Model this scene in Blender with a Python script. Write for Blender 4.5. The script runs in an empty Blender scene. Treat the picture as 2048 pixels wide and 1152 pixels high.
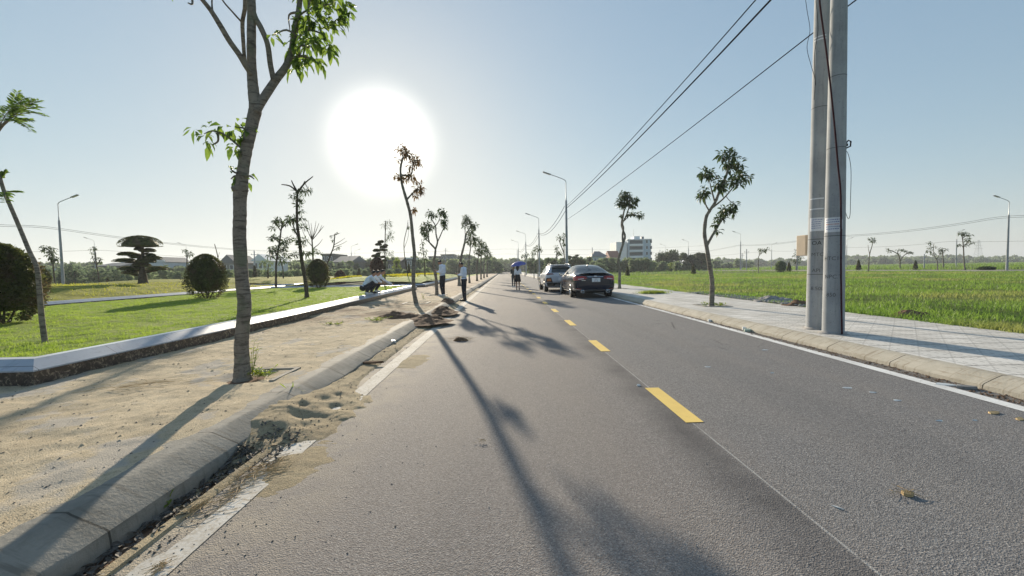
import bpy, math, random
import numpy as np
from mathutils import Vector, Matrix
from mathutils.bvhtree import BVHTree

random.seed(7)
RNG = np.random.default_rng(11)
SC = bpy.context.scene
COL = SC.collection
R = math.radians

# ---------------------------------------------------------------- camera
FPX = 818.0                      # focal length for a 2048 px wide picture
CAMZ = 1.30
cam_data = bpy.data.cameras.new('camera')
cam = bpy.data.objects.new('camera', cam_data)
COL.objects.link(cam)
cam_data.sensor_width = 36.0
cam_data.lens = FPX / 2048 * 36.0
cam_data.clip_start = 0.05
cam_data.clip_end = 9000
CAMR = (Matrix.Rotation(R(-1.07), 3, 'Z') @ Matrix.Rotation(R(90 - 2.54), 3, 'X') @ Matrix.Rotation(R(-1.07), 3, 'Z'))
CM = CAMR.to_4x4()
CM.translation = Vector((0, 0, CAMZ))
cam.matrix_world = CM
SC.camera = cam

def ray(px, py):
    return CAMR @ Vector(((px - 1024) / FPX, -(py - 576) / FPX, -1.0))

def P(px, py, Y):
    d = ray(px, py)
    return Vector((0, 0, CAMZ)) + d * (Y / d.y)

def G(px, py, z=0.0):
    d = ray(px, py)
    return Vector((0, 0, CAMZ)) + d * ((z - CAMZ) / d.z)

# ---------------------------------------------------------------- sky, sun, exposure
SUN_EL, SUN_AZ = 16.6, -15.9          # degrees; azimuth from +Y, negative = towards -X
SUN_DIR = Vector((math.sin(R(SUN_AZ)) * math.cos(R(SUN_EL)), math.cos(R(SUN_AZ)) * math.cos(R(SUN_EL)), math.sin(R(SUN_EL))))
W = bpy.data.worlds.new('World')
SC.world = W
W.use_nodes = True
nt = W.node_tree
nt.nodes.clear()
n_out = nt.nodes.new('ShaderNodeOutputWorld')
n_bg = nt.nodes.new('ShaderNodeBackground')
n_sky = nt.nodes.new('ShaderNodeTexSky')
n_sky.sky_type = 'NISHITA'
n_sky.sun_disc = False
n_sky.sun_elevation = R(SUN_EL)
n_sky.sun_rotation = R(SUN_AZ)
n_sky.air_density = 1.0
n_sky.dust_density = 0.4
n_sky.ozone_density = 4.0
# compress the range of the sky a little (thin hazy air) and add the aureole round the sun
def wn(kind, **kw):
    n = nt.nodes.new(kind)
    for k, v in kw.items():
        setattr(n, k, v)
    return n
gam = wn('ShaderNodeGamma')
gam.inputs[1].default_value = 0.45
sat = wn('ShaderNodeHueSaturation')
sat.inputs['Saturation'].default_value = 1.25
sat.inputs['Value'].default_value = 1.49
tc = wn('ShaderNodeTexCoord')
nrm = wn('ShaderNodeVectorMath', operation='NORMALIZE')
dot = wn('ShaderNodeVectorMath', operation='DOT_PRODUCT')
dot.inputs[1].default_value = SUN_DIR
acos = wn('ShaderNodeMath', operation='ARCCOSINE')
mr = wn('ShaderNodeMapRange', interpolation_type='SMOOTHERSTEP')
mr.inputs['From Min'].default_value = R(0.8)
mr.inputs['From Max'].default_value = R(9.0)
mr.inputs['To Min'].default_value = 5.0
mr.inputs['To Max'].default_value = 0.0
ex = wn('ShaderNodeMath', operation='MULTIPLY'); ex.inputs[1].default_value = -1 / R(11.0)
ex2 = wn('ShaderNodeMath', operation='EXPONENT')
ex3 = wn('ShaderNodeMath', operation='MULTIPLY'); ex3.inputs[1].default_value = 0.35
ad = wn('ShaderNodeMath', operation='ADD')
au = wn('ShaderNodeMix', data_type='RGBA', blend_type='MULTIPLY')
au.inputs[0].default_value = 1.0
au.inputs[6].default_value = (1.0, 0.94, 0.82, 1)
comb = wn('ShaderNodeMix', data_type='RGBA', blend_type='ADD')
comb.inputs[0].default_value = 1.0
L = nt.links.new
L(n_sky.outputs[0], gam.inputs[0]); L(gam.outputs[0], sat.inputs['Color'])
# soft shoulder: x / (1 + (x / m)^4)^(1/4) per channel, so the sky below the sun keeps some tone
sepc = wn('ShaderNodeSeparateColor'); combc = wn('ShaderNodeCombineColor')
L(sat.outputs[0], sepc.inputs[0])
for ch, m_, k_ in ((0, 4.0, 0.985), (1, 4.0, 1.01), (2, 3.85, 1.0)):
    a1 = wn('ShaderNodeMath', operation='MULTIPLY'); a1.inputs[1].default_value = 1 / m_; L(sepc.outputs[ch], a1.inputs[0])
    a2 = wn('ShaderNodeMath', operation='POWER'); a2.inputs[1].default_value = 4.0; L(a1.outputs[0], a2.inputs[0])
    a3 = wn('ShaderNodeMath', operation='ADD'); a3.inputs[1].default_value = 1.0; L(a2.outputs[0], a3.inputs[0])
    a4 = wn('ShaderNodeMath', operation='POWER'); a4.inputs[1].default_value = -0.25; L(a3.outputs[0], a4.inputs[0])
    a5 = wn('ShaderNodeMath', operation='MULTIPLY'); L(sepc.outputs[ch], a5.inputs[0]); L(a4.outputs[0], a5.inputs[1])
    a6 = wn('ShaderNodeMath', operation='MULTIPLY'); a6.inputs[1].default_value = k_; L(a5.outputs[0], a6.inputs[0]); L(a6.outputs[0], combc.inputs[ch])
L(tc.outputs['Generated'], nrm.inputs[0]); L(nrm.outputs[0], dot.inputs[0]); L(dot.outputs['Value'], acos.inputs[0])
L(acos.outputs[0], mr.inputs['Value']); L(acos.outputs[0], ex.inputs[0]); L(ex.outputs[0], ex2.inputs[0]); L(ex2.outputs[0], ex3.inputs[0])
L(mr.outputs[0], ad.inputs[0]); L(ex3.outputs[0], ad.inputs[1]); L(ad.outputs[0], au.inputs[7])
L(combc.outputs[0], comb.inputs[6]); L(au.outputs[2], comb.inputs[7])
L(comb.outputs[2], n_bg.inputs[0]); L(n_bg.outputs[0], n_out.inputs[0])
n_bg.inputs[1].default_value = 0.10

sun_data = bpy.data.lights.new('sun', 'SUN')
sun_data.energy = 4.0
sun_data.angle = R(0.55)
sun_data.color = (1.0, 0.87, 0.68)
sun = bpy.data.objects.new('sun', sun_data)
COL.objects.link(sun)
sun.rotation_euler = (-SUN_DIR).to_track_quat('-Z', 'Y').to_euler()
sun.location = (0, 0, 30)

SC.view_settings.view_transform = 'Standard'
SC.view_settings.look = 'None'
SC.view_settings.exposure = 1.15
SC.view_settings.gamma = 1.0
SC.view_settings.use_curve_mapping = False
SC.cycles.max_bounces = 6
SC.cycles.transparent_max_bounces = 8
SC.cycles.use_denoising = True

# ---------------------------------------------------------------- helpers
def tag(o, label=None, cat=None, group=None, kind=None):
    if label: o['label'] = label
    if cat: o['category'] = cat
    if group: o['group'] = group
    if kind: o['kind'] = kind
    return o

def thing(name, loc, label, cat, group=None, rz=0.0):
    o = bpy.data.objects.new(name, None)
    o.empty_display_size = 0.3
    COL.objects.link(o)
    o.location = loc
    o.rotation_euler = (0, 0, rz)
    return tag(o, label, cat, group)

def copy_tree(o, parent=None):
    c = o.copy()
    COL.objects.link(c)
    if parent is not None:
        c.parent = parent
    for ch in [x for x in bpy.data.objects if x.parent == o]:
        copy_tree(ch, c)
    return c

def link_mesh(name, me, mat=None, parent=None, loc=None):
    o = bpy.data.objects.new(name, me)
    COL.objects.link(o)
    if mat is not None:
        for m in (mat if isinstance(mat, (list, tuple)) else [mat]):
            me.materials.append(m)
    if parent is not None:
        o.parent = parent
    if loc is not None:
        o.location = loc
    return o

def np_mesh(name, V, F, smooth=False):
    V = np.asarray(V, dtype=np.float32); F = np.asarray(F, dtype=np.int32)
    me = bpy.data.meshes.new(name)
    me.vertices.add(len(V)); me.vertices.foreach_set('co', V.ravel())
    k = F.shape[1]
    me.loops.add(F.size); me.loops.foreach_set('vertex_index', F.ravel())
    me.polygons.add(len(F))
    me.polygons.foreach_set('loop_start', np.arange(0, F.size, k, dtype=np.int32))
    me.polygons.foreach_set('loop_total', np.full(len(F), k, dtype=np.int32))
    me.polygons.foreach_set('use_smooth', np.full(len(F), smooth))
    me.update(calc_edges=True)
    return me

class MB:
    def __init__(self):
        self.v = []; self.f = []; self.m = []
    def add(self, vs, fs, mi=0):
        b = len(self.v)
        self.v += [tuple(x) for x in vs]
        self.f += [tuple(i + b for i in f) for f in fs]
        self.m += [mi] * len(fs)
        return self
    def box(self, x0, x1, y0, y1, z0, z1, mi=0, M=None):
        vs = [Vector((x, y, z)) for z in (z0, z1) for y in (y0, y1) for x in (x0, x1)]
        if M is not None: vs = [M @ v for v in vs]
        return self.add(vs, [(0, 2, 3, 1), (4, 5, 7, 6), (0, 1, 5, 4), (2, 6, 7, 3), (0, 4, 6, 2), (1, 3, 7, 5)], mi)
    def tube(self, pts, rad, n=8, mi=0, cap=True):
        pts = [Vector(p) for p in pts]
        if not isinstance(rad, (list, tuple)): rad = [rad] * len(pts)
        vs = []; fs = []
        prev = None
        for i, p in enumerate(pts):
            d = (pts[min(i + 1, len(pts) - 1)] - pts[max(i - 1, 0)])
            if d.length < 1e-9: d = Vector((0, 0, 1))
            d.normalize()
            a = prev if prev is not None else (Vector((1, 0, 0)) if abs(d.x) < 0.9 else Vector((0, 1, 0)))
            a = (a - d * a.dot(d)).normalized(); prev = a
            b = d.cross(a)
            for k in range(n):
                t = 2 * math.pi * k / n
                vs.append(p + (a * math.cos(t) + b * math.sin(t)) * rad[i])
        for i in range(len(pts) - 1):
            for k in range(n):
                k2 = (k + 1) % n
                fs.append((i * n + k, i * n + k2, (i + 1) * n + k2, (i + 1) * n + k))
        if cap:
            fs.append(tuple(range(n - 1, -1, -1)))
            fs.append(tuple((len(pts) - 1) * n + k for k in range(n)))
        return self.add(vs, fs, mi)
    def lathe(self, prof, n=24, mi=0, M=None):
        vs = []; fs = []
        for r, z in prof:
            for k in range(n):
                t = 2 * math.pi * k / n
                v = Vector((r * math.cos(t), r * math.sin(t), z))
                vs.append(M @ v if M is not None else v)
        for i in range(len(prof) - 1):
            for k in range(n):
                k2 = (k + 1) % n
                fs.append((i * n + k, i * n + k2, (i + 1) * n + k2, (i + 1) * n + k))
        return self.add(vs, fs, mi)
    def ell(self, c, r, nu=14, nv=9, mi=0, M=None, jit=0.0):
        c = Vector(c)
        vs = []; fs = []
        for j in range(nv + 1):
            ph = math.pi * j / nv
            for i in range(nu):
                th = 2 * math.pi * i / nu
                q = 1 + (random.uniform(-jit, jit) if jit else 0)
                v = Vector((r[0] * math.sin(ph) * math.cos(th) * q, r[1] * math.sin(ph) * math.sin(th) * q, r[2] * math.cos(ph) * q))
                if M is not None: v = M @ v
                vs.append(c + v)
        for j in range(nv):
            for i in range(nu):
                i2 = (i + 1) % nu
                fs.append((j * nu + i, (j + 1) * nu + i, (j + 1) * nu + i2, j * nu + i2))
        return self.add(vs, fs, mi)
    def build(self, name, mats, parent=None, smooth=False, loc=None, angle=None):
        me = bpy.data.meshes.new(name)
        me.from_pydata(self.v, [], self.f)
        me.polygons.foreach_set('use_smooth', [smooth] * len(self.f))
        if smooth and angle:
            me.set_sharp_from_angle(angle=R(angle))
        o = link_mesh(name, me, mats, parent, loc)
        if any(self.m): me.polygons.foreach_set('material_index', self.m)
        me.update()
        return o

def bake(o):
    """apply the modifiers of o and return it with the evaluated mesh"""
    dg = bpy.context.evaluated_depsgraph_get()
    me = bpy.data.meshes.new_from_object(o.evaluated_get(dg))
    o.modifiers.clear()
    old = o.data
    o.data = me
    bpy.data.meshes.remove(old)
    return o

# value noise on a lattice (numpy)
_LAT = RNG.random((64, 64))
def vnoise(x, y):
    xi = np.floor(x).astype(int); yi = np.floor(y).astype(int)
    fx = x - xi; fy = y - yi
    fx = fx * fx * (3 - 2 * fx); fy = fy * fy * (3 - 2 * fy)
    a = _LAT[xi % 64, yi % 64]; b = _LAT[(xi + 1) % 64, yi % 64]
    c = _LAT[xi % 64, (yi + 1) % 64]; d = _LAT[(xi + 1) % 64, (yi + 1) % 64]
    return (a * (1 - fx) + b * fx) * (1 - fy) + (c * (1 - fx) + d * fx) * fy
def fbm(x, y, o=4, s=1.0):
    x = np.asarray(x, float); y = np.asarray(y, float)
    r = 0; a = 0.5; t = 0
    for k in range(o):
        r = r + a * vnoise(x * s + 17.3 * k, y * s + 9.1 * k); t += a
        a *= 0.5; s *= 2.03
    return r / t - 0.5

def grid_sheet(name, xs, ys, zf, mat, smooth=True, kind='structure', mask=None):
    X, Y = np.meshgrid(xs, ys)
    Z = zf(X, Y)
    V = np.stack([X, Y, Z], -1).reshape(-1, 3)
    nx, ny = len(xs), len(ys)
    i = np.arange(nx - 1)[None, :] + np.arange(ny - 1)[:, None] * nx
    F = np.stack([i, i + 1, i + 1 + nx, i + nx], -1).reshape(-1, 4)
    if mask is not None:
        cx = V[F].mean(1)
        F = F[mask(cx[:, 0], cx[:, 1], cx[:, 2])]
    o = link_mesh(name, np_mesh(name, V, F, smooth), mat)
    if kind: o['kind'] = kind
    return o
# ---------------------------------------------------------------- materials
class NT:
    def __init__(self, name):
        self.mat = bpy.data.materials.new(name)
        self.mat.use_nodes = True
        self.t = self.mat.node_tree
        self.t.nodes.clear()
        self.out = self.t.nodes.new('ShaderNodeOutputMaterial')
        self.geo = None
    def n(self, kind, **kw):
        x = self.t.nodes.new(kind)
        for k, v in kw.items(): setattr(x, k, v)
        return x
    def l(self, a, b): self.t.links.new(a, b)
    def pos(self):
        if self.geo is None: self.geo = self.n('ShaderNodeNewGeometry')
        return self.geo.outputs['Position']
    def noise(self, scale, detail=3, rough=0.55, stretch=None, dist=0.0):
        x = self.n('ShaderNodeTexNoise')
        x.inputs['Scale'].default_value = scale
        x.inputs['Detail'].default_value = detail
        x.inputs['Roughness'].default_value = rough
        x.inputs['Distortion'].default_value = dist
        if stretch:
            m = self.n('ShaderNodeMapping'); m.inputs['Scale'].default_value = stretch
            self.l(self.pos(), m.inputs[0]); self.l(m.outputs[0], x.inputs[0])
        else:
            self.l(self.pos(), x.inputs[0])
        return x.outputs[0]
    def voro(self, scale, feature='F1', out='Distance', stretch=None):
        x = self.n('ShaderNodeTexVoronoi', feature=feature)
        x.inputs['Scale'].default_value = scale
        if stretch:
            m = self.n('ShaderNodeMapping'); m.inputs['Scale'].default_value = stretch
            self.l(self.pos(), m.inputs[0]); self.l(m.outputs[0], x.inputs[0])
        else:
            self.l(self.pos(), x.inputs[0])
        return x.outputs[out]
    def ramp(self, src, stops, interp='LINEAR'):
        r = self.n('ShaderNodeValToRGB')
        e = r.color_ramp.elements
        r.color_ramp.interpolation = interp
        while len(e) < len(stops): e.new(0.5)
        for k, (p, c) in enumerate(stops):
            e[k].position = p
            e[k].color = (c, c, c, 1) if isinstance(c, (int, float)) else (*c, 1)
        self.l(src, r.inputs[0])
        return r.outputs[0]
    def mix(self, fac, a, b, mode='MIX'):
        m = self.n('ShaderNodeMix', data_type='RGBA', blend_type=mode)
        for s, v in ((0, fac), (6, a), (7, b)):
            if isinstance(v, (int, float)): m.inputs[s].default_value = v if s == 0 else (v, v, v, 1)
            elif isinstance(v, tuple): m.inputs[s].default_value = (*v, 1)
            else: self.l(v, m.inputs[s])
        return m.outputs[2]
    def math(self, op, a, b=None, clamp=False):
        m = self.n('ShaderNodeMath', operation=op); m.use_clamp = clamp
        for s, v in ((0, a), (1, b)):
            if v is None: continue
            if isinstance(v, (int, float)): m.inputs[s].default_value = v
            else: self.l(v, m.inputs[s])
        return m.outputs[0]
    def sep(self, src=None):
        s = self.n('ShaderNodeSeparateXYZ'); self.l(src or self.pos(), s.inputs[0]); return s.outputs
    def rng(self, v, a, b, c=0.0, d=1.0):
        m = self.n('ShaderNodeMapRange'); self.l(v, m.inputs[0])
        for i, q in zip((1, 2, 3, 4), (a, b, c, d)): m.inputs[i].default_value = q
        return m.outputs[0]
    def bump(self, h, strength, dist=0.02, normal=None):
        b = self.n('ShaderNodeBump'); b.inputs['Strength'].default_value = strength
        b.inputs['Distance'].default_value = dist
        self.l(h, b.inputs['Height'])
        if normal is not None: self.l(normal, b.inputs['Normal'])
        return b.outputs[0]
    def bsdf(self, col, rough=0.8, normal=None, metal=0.0, spec=0.5, coat=0.0, trans=0.0, alpha=None):
        p = self.n('ShaderNodeBsdfPrincipled')
        for k, v in (('Base Color', col), ('Roughness', rough), ('Metallic', metal), ('Specular IOR Level', spec), ('Coat Weight', coat), ('Transmission Weight', trans)):
            if isinstance(v, tuple): p.inputs[k].default_value = (*v, 1)
            elif isinstance(v, (int, float)): p.inputs[k].default_value = v
            else: self.l(v, p.inputs[k])
        if normal is not None: self.l(normal, p.inputs['Normal'])
        self.l(p.outputs[0], self.out.inputs[0])
        self.p = p
        return p

def plain(name, col, rough=0.6, metal=0.0, var=0.15, scale=6.0, bump=0.0, spec=0.5, coat=0.0):
    t = NT(name)
    n = t.noise(scale, 4)
    dk = tuple(c * (1 - var) for c in col); lt = tuple(min(1, c * (1 + var)) for c in col)
    c = t.mix(t.rng(n, 0.3, 0.7), dk, lt)
    nm = t.bump(t.noise(scale * 6, 3), bump, 0.01) if bump else None
    t.bsdf(c, rough, nm, metal, spec, coat)
    return t.mat

def leafmat(name, a, b, trans=0.45, rough=0.45, scale=9.0, c=None, far=False):
    """leaf: diffuse, translucent (light through it) and a little gloss"""
    t = NT(name)
    n = t.noise(scale, 2)
    col = t.mix(t.rng(n, 0.35, 0.65), a, b)
    if c: col = t.mix(t.rng(t.noise(scale * 0.35, 2), 0.52, 0.62), col, c)
    d = t.n('ShaderNodeBsdfPrincipled'); t.l(col, d.inputs['Base Color']); d.inputs['Roughness'].default_value = rough
    d.inputs['Specular IOR Level'].default_value = 0.35
    tr = t.n('ShaderNodeBsdfTranslucent')
    hc = t.n('ShaderNodeHueSaturation'); hc.inputs['Hue'].default_value = 0.497; hc.inputs['Value'].default_value = 1.7; hc.inputs['Saturation'].default_value = 1.05
    t.l(col, hc.inputs['Color']); t.l(hc.outputs[0], tr.inputs[0])
    m = t.n('ShaderNodeMixShader'); m.inputs[0].default_value = trans
    t.l(d.outputs[0], m.inputs[1]); t.l(tr.outputs[0], m.inputs[2]); t.l(m.outputs[0], t.out.inputs[0])
    return t.mat

def mat_asphalt():
    t = NT('asphalt')
    x, y, z = t.sep()
    ag = t.voro(150, 'F1', 'Color')
    agv = t.n('ShaderNodeSeparateColor'); t.l(ag, agv.inputs[0])
    fine = t.noise(70, 4, 0.7)
    base = t.ramp(agv.outputs[0], [(0.0, (0.075, 0.073, 0.076)), (0.5, (0.19, 0.185, 0.187)), (0.84, (0.26, 0.252, 0.248)), (1.0, (0.40, 0.385, 0.37))])
    base = t.mix(t.rng(fine, 0.3, 0.7, 0.0, 0.45), base, (0.135, 0.131, 0.134))
    # pale dust and tan wear, more of it in the left lane
    big = t.noise(0.55, 5, 0.6, (1.0, 0.35, 1.0))
    band = t.noise(2.2, 3, 0.5, (1.0, 0.05, 1.0))
    left = t.rng(x, 1.9, 0.9, 0.0, 1.0)
    dust = t.math('MULTIPLY', t.rng(big, 0.32, 0.72), t.math('ADD', t.math('MULTIPLY', left, 0.34), 0.12))
    dust = t.math('ADD', dust, t.math('MULTIPLY', t.rng(band, 0.45, 0.7), 0.12))
    edge = t.rng(x, -0.9, -1.7, 0.0, 0.75)
    edge = t.math('MULTIPLY', edge, t.rng(t.noise(3.1, 5, 0.7), 0.36, 0.6))
    redge = t.math('MULTIPLY', t.rng(x, 4.45, 4.85, 0.0, 0.8), t.rng(t.noise(4.0, 4), 0.35, 0.6))
    col = t.mix(dust, base, (0.29, 0.25, 0.21))
    col = t.mix(t.math('MULTIPLY', left, 0.16), col, (0.27, 0.21, 0.175))
    col = t.mix(edge, col, (0.45, 0.38, 0.28))
    col = t.mix(redge, col, (0.15, 0.12, 0.085))
    # dark binder-rich strip left of the lane joint and the pale joint line
    wob = t.math('MULTIPLY', t.math('SUBTRACT', t.noise(0.8, 3), 0.5), 0.10)
    xs = t.math('ADD', x, wob)
    dk = t.math('MULTIPLY', t.rng(xs, 1.12, 1.40), t.rng(xs, 1.58, 1.50))
    dk = t.math('MULTIPLY', dk, t.rng(t.noise(1.3, 3), 0.3, 0.62, 0.15, 0.75))
    col = t.mix(dk, col, (0.062, 0.06, 0.064))
    # worn wheel paths, old stains, hairline cracks
    wp = t.math('MAXIMUM', t.math('MULTIPLY', t.rng(xs, -.55, -.25), t.rng(xs, .2, -.1)), t.math('MULTIPLY', t.rng(xs, 2.35, 2.65), t.rng(xs, 3.2, 2.9)))
    col = t.mix(t.math('MULTIPLY', wp, t.rng(t.noise(1.7, 4, .6, (1, .12, 1)), .35, .7, 0, .22)), col, (0.075, 0.072, 0.074))
    st = t.rng(t.noise(.9, 5, .7, dist=.6), .64, .70, 0, .38)
    col = t.mix(st, col, (0.08, 0.076, 0.075))
    ck = t.voro(.55, 'DISTANCE_TO_EDGE')
    ckm = t.math('MULTIPLY', t.math('LESS_THAN', ck, .0045), t.rng(t.noise(.35, 3), .56, .62, 0, .55))
    col = t.mix(ckm, col, (0.04, 0.038, 0.038))
    ln = t.math('COMPARE', x, 1.545); ln.node.inputs[2].default_value = 0.0065
    col = t.mix(t.math('MULTIPLY', ln, t.rng(t.noise(6, 4, 0.7), 0.30, 0.5, 0.05, 0.6)), col, (0.45, 0.44, 0.42))
    # light scuffs
    sc = t.rng(t.noise(5.0, 4, 0.6, (0.5, 3.0, 1.0)), 0.69, 0.74, 0.0, 0.45)
    col = t.mix(sc, col, (0.27, 0.25, 0.23))
    h = t.mix(0.5, t.voro(150), t.noise(45, 4, 0.7))
    nm = t.bump(h, 0.9, 0.006)
    t.bsdf(col, 0.85, nm, spec=0.22)
    return t.mat

def mat_sand(name='sand', a=(0.66, 0.55, 0.385), b=(0.48, 0.395, 0.27), soil=True):
    t = NT(name)
    n1 = t.noise(1.1, 5, 0.6); n2 = t.noise(14, 5, 0.7); n3 = t.noise(90, 3, 0.7)
    col = t.mix(t.rng(n1, 0.35, 0.65), a, b)
    col = t.mix(t.rng(n2, 0.45, 0.7, 0, 0.5), col, (0.26, 0.21, 0.145))
    col = t.mix(t.rng(n3, 0.56, 0.68, 0, 0.75), col, (0.13, 0.105, 0.075))
    col = t.mix(t.rng(t.noise(150, 2, .6), 0.58, 0.68, 0, 0.5), col, (0.72, 0.62, 0.46))
    if soil:
        x, y, z = t.sep()
        # bare grey pavement showing through, and a brown soil patch round the dumped heaps
        pv = t.math('MULTIPLY', t.rng(t.noise(1.7, 4, 0.6, (1, 0.8, 1)), 0.57, 0.63, 0, 0.75), t.rng(y, 0.5, 2.5))
        col = t.mix(pv, col, (0.43, 0.40, 0.36))
        sm = t.math('MULTIPLY', t.rng(y, 7.5, 10.5), t.rng(y, 17.5, 14.5))
        sm = t.math('MULTIPLY', sm, t.rng(t.noise(1.4, 4, 0.65), 0.36, 0.6))
        col = t.mix(t.math('MULTIPLY', sm, 0.85), col, (0.17, 0.115, 0.075))
        pk = t.rng(y, 16, 24, 0, 0.5)
        col = t.mix(pk, col, (0.44, 0.33, 0.26))
    h = t.mix(0.6, t.noise(22, 6, 0.75), t.noise(120, 3, 0.6))
    nm = t.bump(h, 0.8, 0.03)
    t.bsdf(col, 0.95, nm, spec=0.15)
    return t.mat

def mat_kerb(name, a, b, stain=(0.15, 0.135, 0.11)):
    t = NT(name)
    n = t.noise(3.5, 6, 0.65); s = t.noise(16, 4, 0.7, (1, 0.25, 1))
    col = t.mix(t.rng(n, 0.35, 0.65), a, b)
    col = t.mix(t.rng(s, 0.55, 0.75, 0, 0.6), col, stain)
    col = t.mix(t.rng(t.noise(3.0, 4, 0.7, (0.4, 6.0, 1)), 0.54, 0.64, 0, 0.55), col, tuple(q * .8 for q in stain))
    y = t.sep()[1]
    w = t.n('ShaderNodeMath', operation='FRACT'); t.l(y, w.inputs[0])
    j = t.math('LESS_THAN', w.outputs[0], 0.012)
    col = t.mix(j, col, (0.07, 0.065, 0.055))
    nm = t.bump(t.noise(40, 5, 0.7), 0.5, 0.01)
    t.bsdf(col, 0.85, nm, spec=0.3)
    return t.mat

def mat_pavers():
    t = NT('patterned_pavers')
    x, y, z = t.sep()
    S = 0.40
    gx = t.math('FRACT', t.math('MULTIPLY', x, 1 / S)); gy = t.math('FRACT', t.math('MULTIPLY', y, 1 / S))
    # tile joints: strong across the path, weak along it
    jy = t.math('LESS_THAN', gy, 0.06)
    jx = t.math('LESS_THAN', gx, 0.05)
    # diagonal grooves inside each tile
    d1 = t.math('ABSOLUTE', t.math('SUBTRACT', t.math('FRACT', t.math('MULTIPLY', t.math('ADD', x, y), 1 / S)), 0.5))
    d2 = t.math('ABSOLUTE', t.math('SUBTRACT', t.math('FRACT', t.math('MULTIPLY', t.math('SUBTRACT', x, y), 1 / S)), 0.5))
    dg = t.math('LESS_THAN', t.math('MINIMUM', d1, d2), 0.03)
    h1 = t.math('LESS_THAN', t.math('ABSOLUTE', t.math('SUBTRACT', t.math('FRACT', t.math('MULTIPLY', x, 2 / S)), 0.5)), 0.045)
    dots = t.math('MULTIPLY', h1, t.math('GREATER_THAN', t.math('FRACT', t.math('MULTIPLY', y, 4 / S)), 0.5))
    tid = t.n('ShaderNodeTexWhiteNoise', noise_dimensions='2D')
    cb = t.n('ShaderNodeCombineXYZ'); t.l(t.math('FLOOR', t.math('MULTIPLY', x, 1 / S)), cb.inputs[0]); t.l(t.math('FLOOR', t.math('MULTIPLY', y, 1 / S)), cb.inputs[1])
    t.l(cb.outputs[0], tid.inputs[0])
    n = t.noise(1.2, 5, 0.6)
    col = t.mix(tid.outputs[0], (0.55, 0.53, 0.495), (0.69, 0.665, 0.625))
    col = t.mix(t.rng(n, 0.4, 0.7, 0, 0.5), col, (0.36, 0.33, 0.28))
    g = t.math('MAXIMUM', t.math('MULTIPLY', jx, 0.6), t.math('MAXIMUM', t.math('MULTIPLY', dg, 0.28), t.math('MULTIPLY', dots, 0.8)))
    g = t.math('MAXIMUM', g, t.math('MULTIPLY', jy, 0.95))
    g = t.math('MULTIPLY', g, t.rng(t.noise(7, 3), 0.3, 0.6, 0.55, 1.0))
    col = t.mix(g, col, (0.12, 0.11, 0.10))
    hh = t.math('SUBTRACT', t.math('MULTIPLY', t.noise(60, 3), 0.25), g)
    nm = t.bump(hh, 0.6, 0.006)
    t.bsdf(col, 0.8, nm, spec=0.35)
    return t.mat

def mat_ground():
    t = NT('field_soil')
    n = t.noise(0.12, 5, 0.6); n2 = t.noise(2.2, 4, 0.7)
    col = t.mix(t.rng(n, 0.35, 0.65), (0.11, 0.165, 0.03), (0.18, 0.22, 0.055))
    col = t.mix(t.rng(n2, 0.5, 0.75, 0, 0.6), col, (0.035, 0.065, 0.015))
    nm = t.bump(t.noise(3.0, 5, 0.8), 1.0, 0.3)
    t.bsdf(col, 0.9, nm, spec=0.1)
    return t.mat

def mat_lawn(name, a, b, c, scale=1.0):
    t = NT(name)
    n = t.noise(0.9 * scale, 5, 0.65); n2 = t.noise(9 * scale, 5, 0.7, (0.6, 1.5, 1)); n3 = t.noise(60, 3, 0.8)
    col = t.mix(t.rng(n, 0.35, 0.65), a, b)
    col = t.mix(t.rng(n2, 0.5, 0.72, 0, 0.75), col, c)
    col = t.mix(t.rng(n3, 0.35, 0.6, 0.45, 0), col, (0.02, 0.035, 0.01))
    nm = t.bump(t.mix(0.5, n2, n3), 1.0, 0.06)
    t.bsdf(col, 0.9, nm, spec=0.15)
    return t.mat

def mat_bark(name, a, b, lich=(0.16, 0.18, 0.12)):
    t = NT(name)
    r = t.noise(5, 5, 0.75, (0.9, 0.9, 5.0), 0.9); n = t.noise(9, 5, 0.7)
    col = t.mix(t.rng(n, 0.3, 0.7), a, b)
    col = t.mix(t.rng(r, 0.50, 0.60, 0, 0.8), col, tuple(q * 0.38 for q in a))
    col = t.mix(t.rng(t.noise(26, 4, .8), 0.52, 0.66, 0, 0.7), col, tuple(q * 0.5 for q in a))
    col = t.mix(t.rng(t.noise(4, 4), 0.55, 0.65, 0, 0.6), col, lich)
    h = t.mix(0.5, r, t.noise(30, 5, 0.75, (1, 1, 0.4)))
    t.bsdf(col, 0.9, t.bump(h, 1.0, 0.02), spec=0.2)
    return t.mat

def mat_marble_dark():
    t = NT('dark_brown_marble')
    w = t.n('ShaderNodeTexWave', wave_type='BANDS', bands_direction='DIAGONAL')
    w.inputs['Scale'].default_value = 3.0; w.inputs['Distortion'].default_value = 14; w.inputs['Detail'].default_value = 5; w.inputs['Detail Scale'].default_value = 2.5
    t.l(t.pos(), w.inputs[0])
    v = t.rng(t.noise(11, 6, 0.8, dist=2.0), 0.50, 0.58)
    col = t.mix(t.rng(t.noise(5, 4), 0.3, 0.7), (0.028, 0.022, 0.02), (0.07, 0.05, 0.04))
    col = t.mix(t.math('MULTIPLY', v, t.rng(w.outputs[1], 0.3, 0.6, 0.2, 0.9)), col, (0.36, 0.285, 0.21))
    t.bsdf(col, 0.32, None, spec=0.5)
    return t.mat

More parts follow.
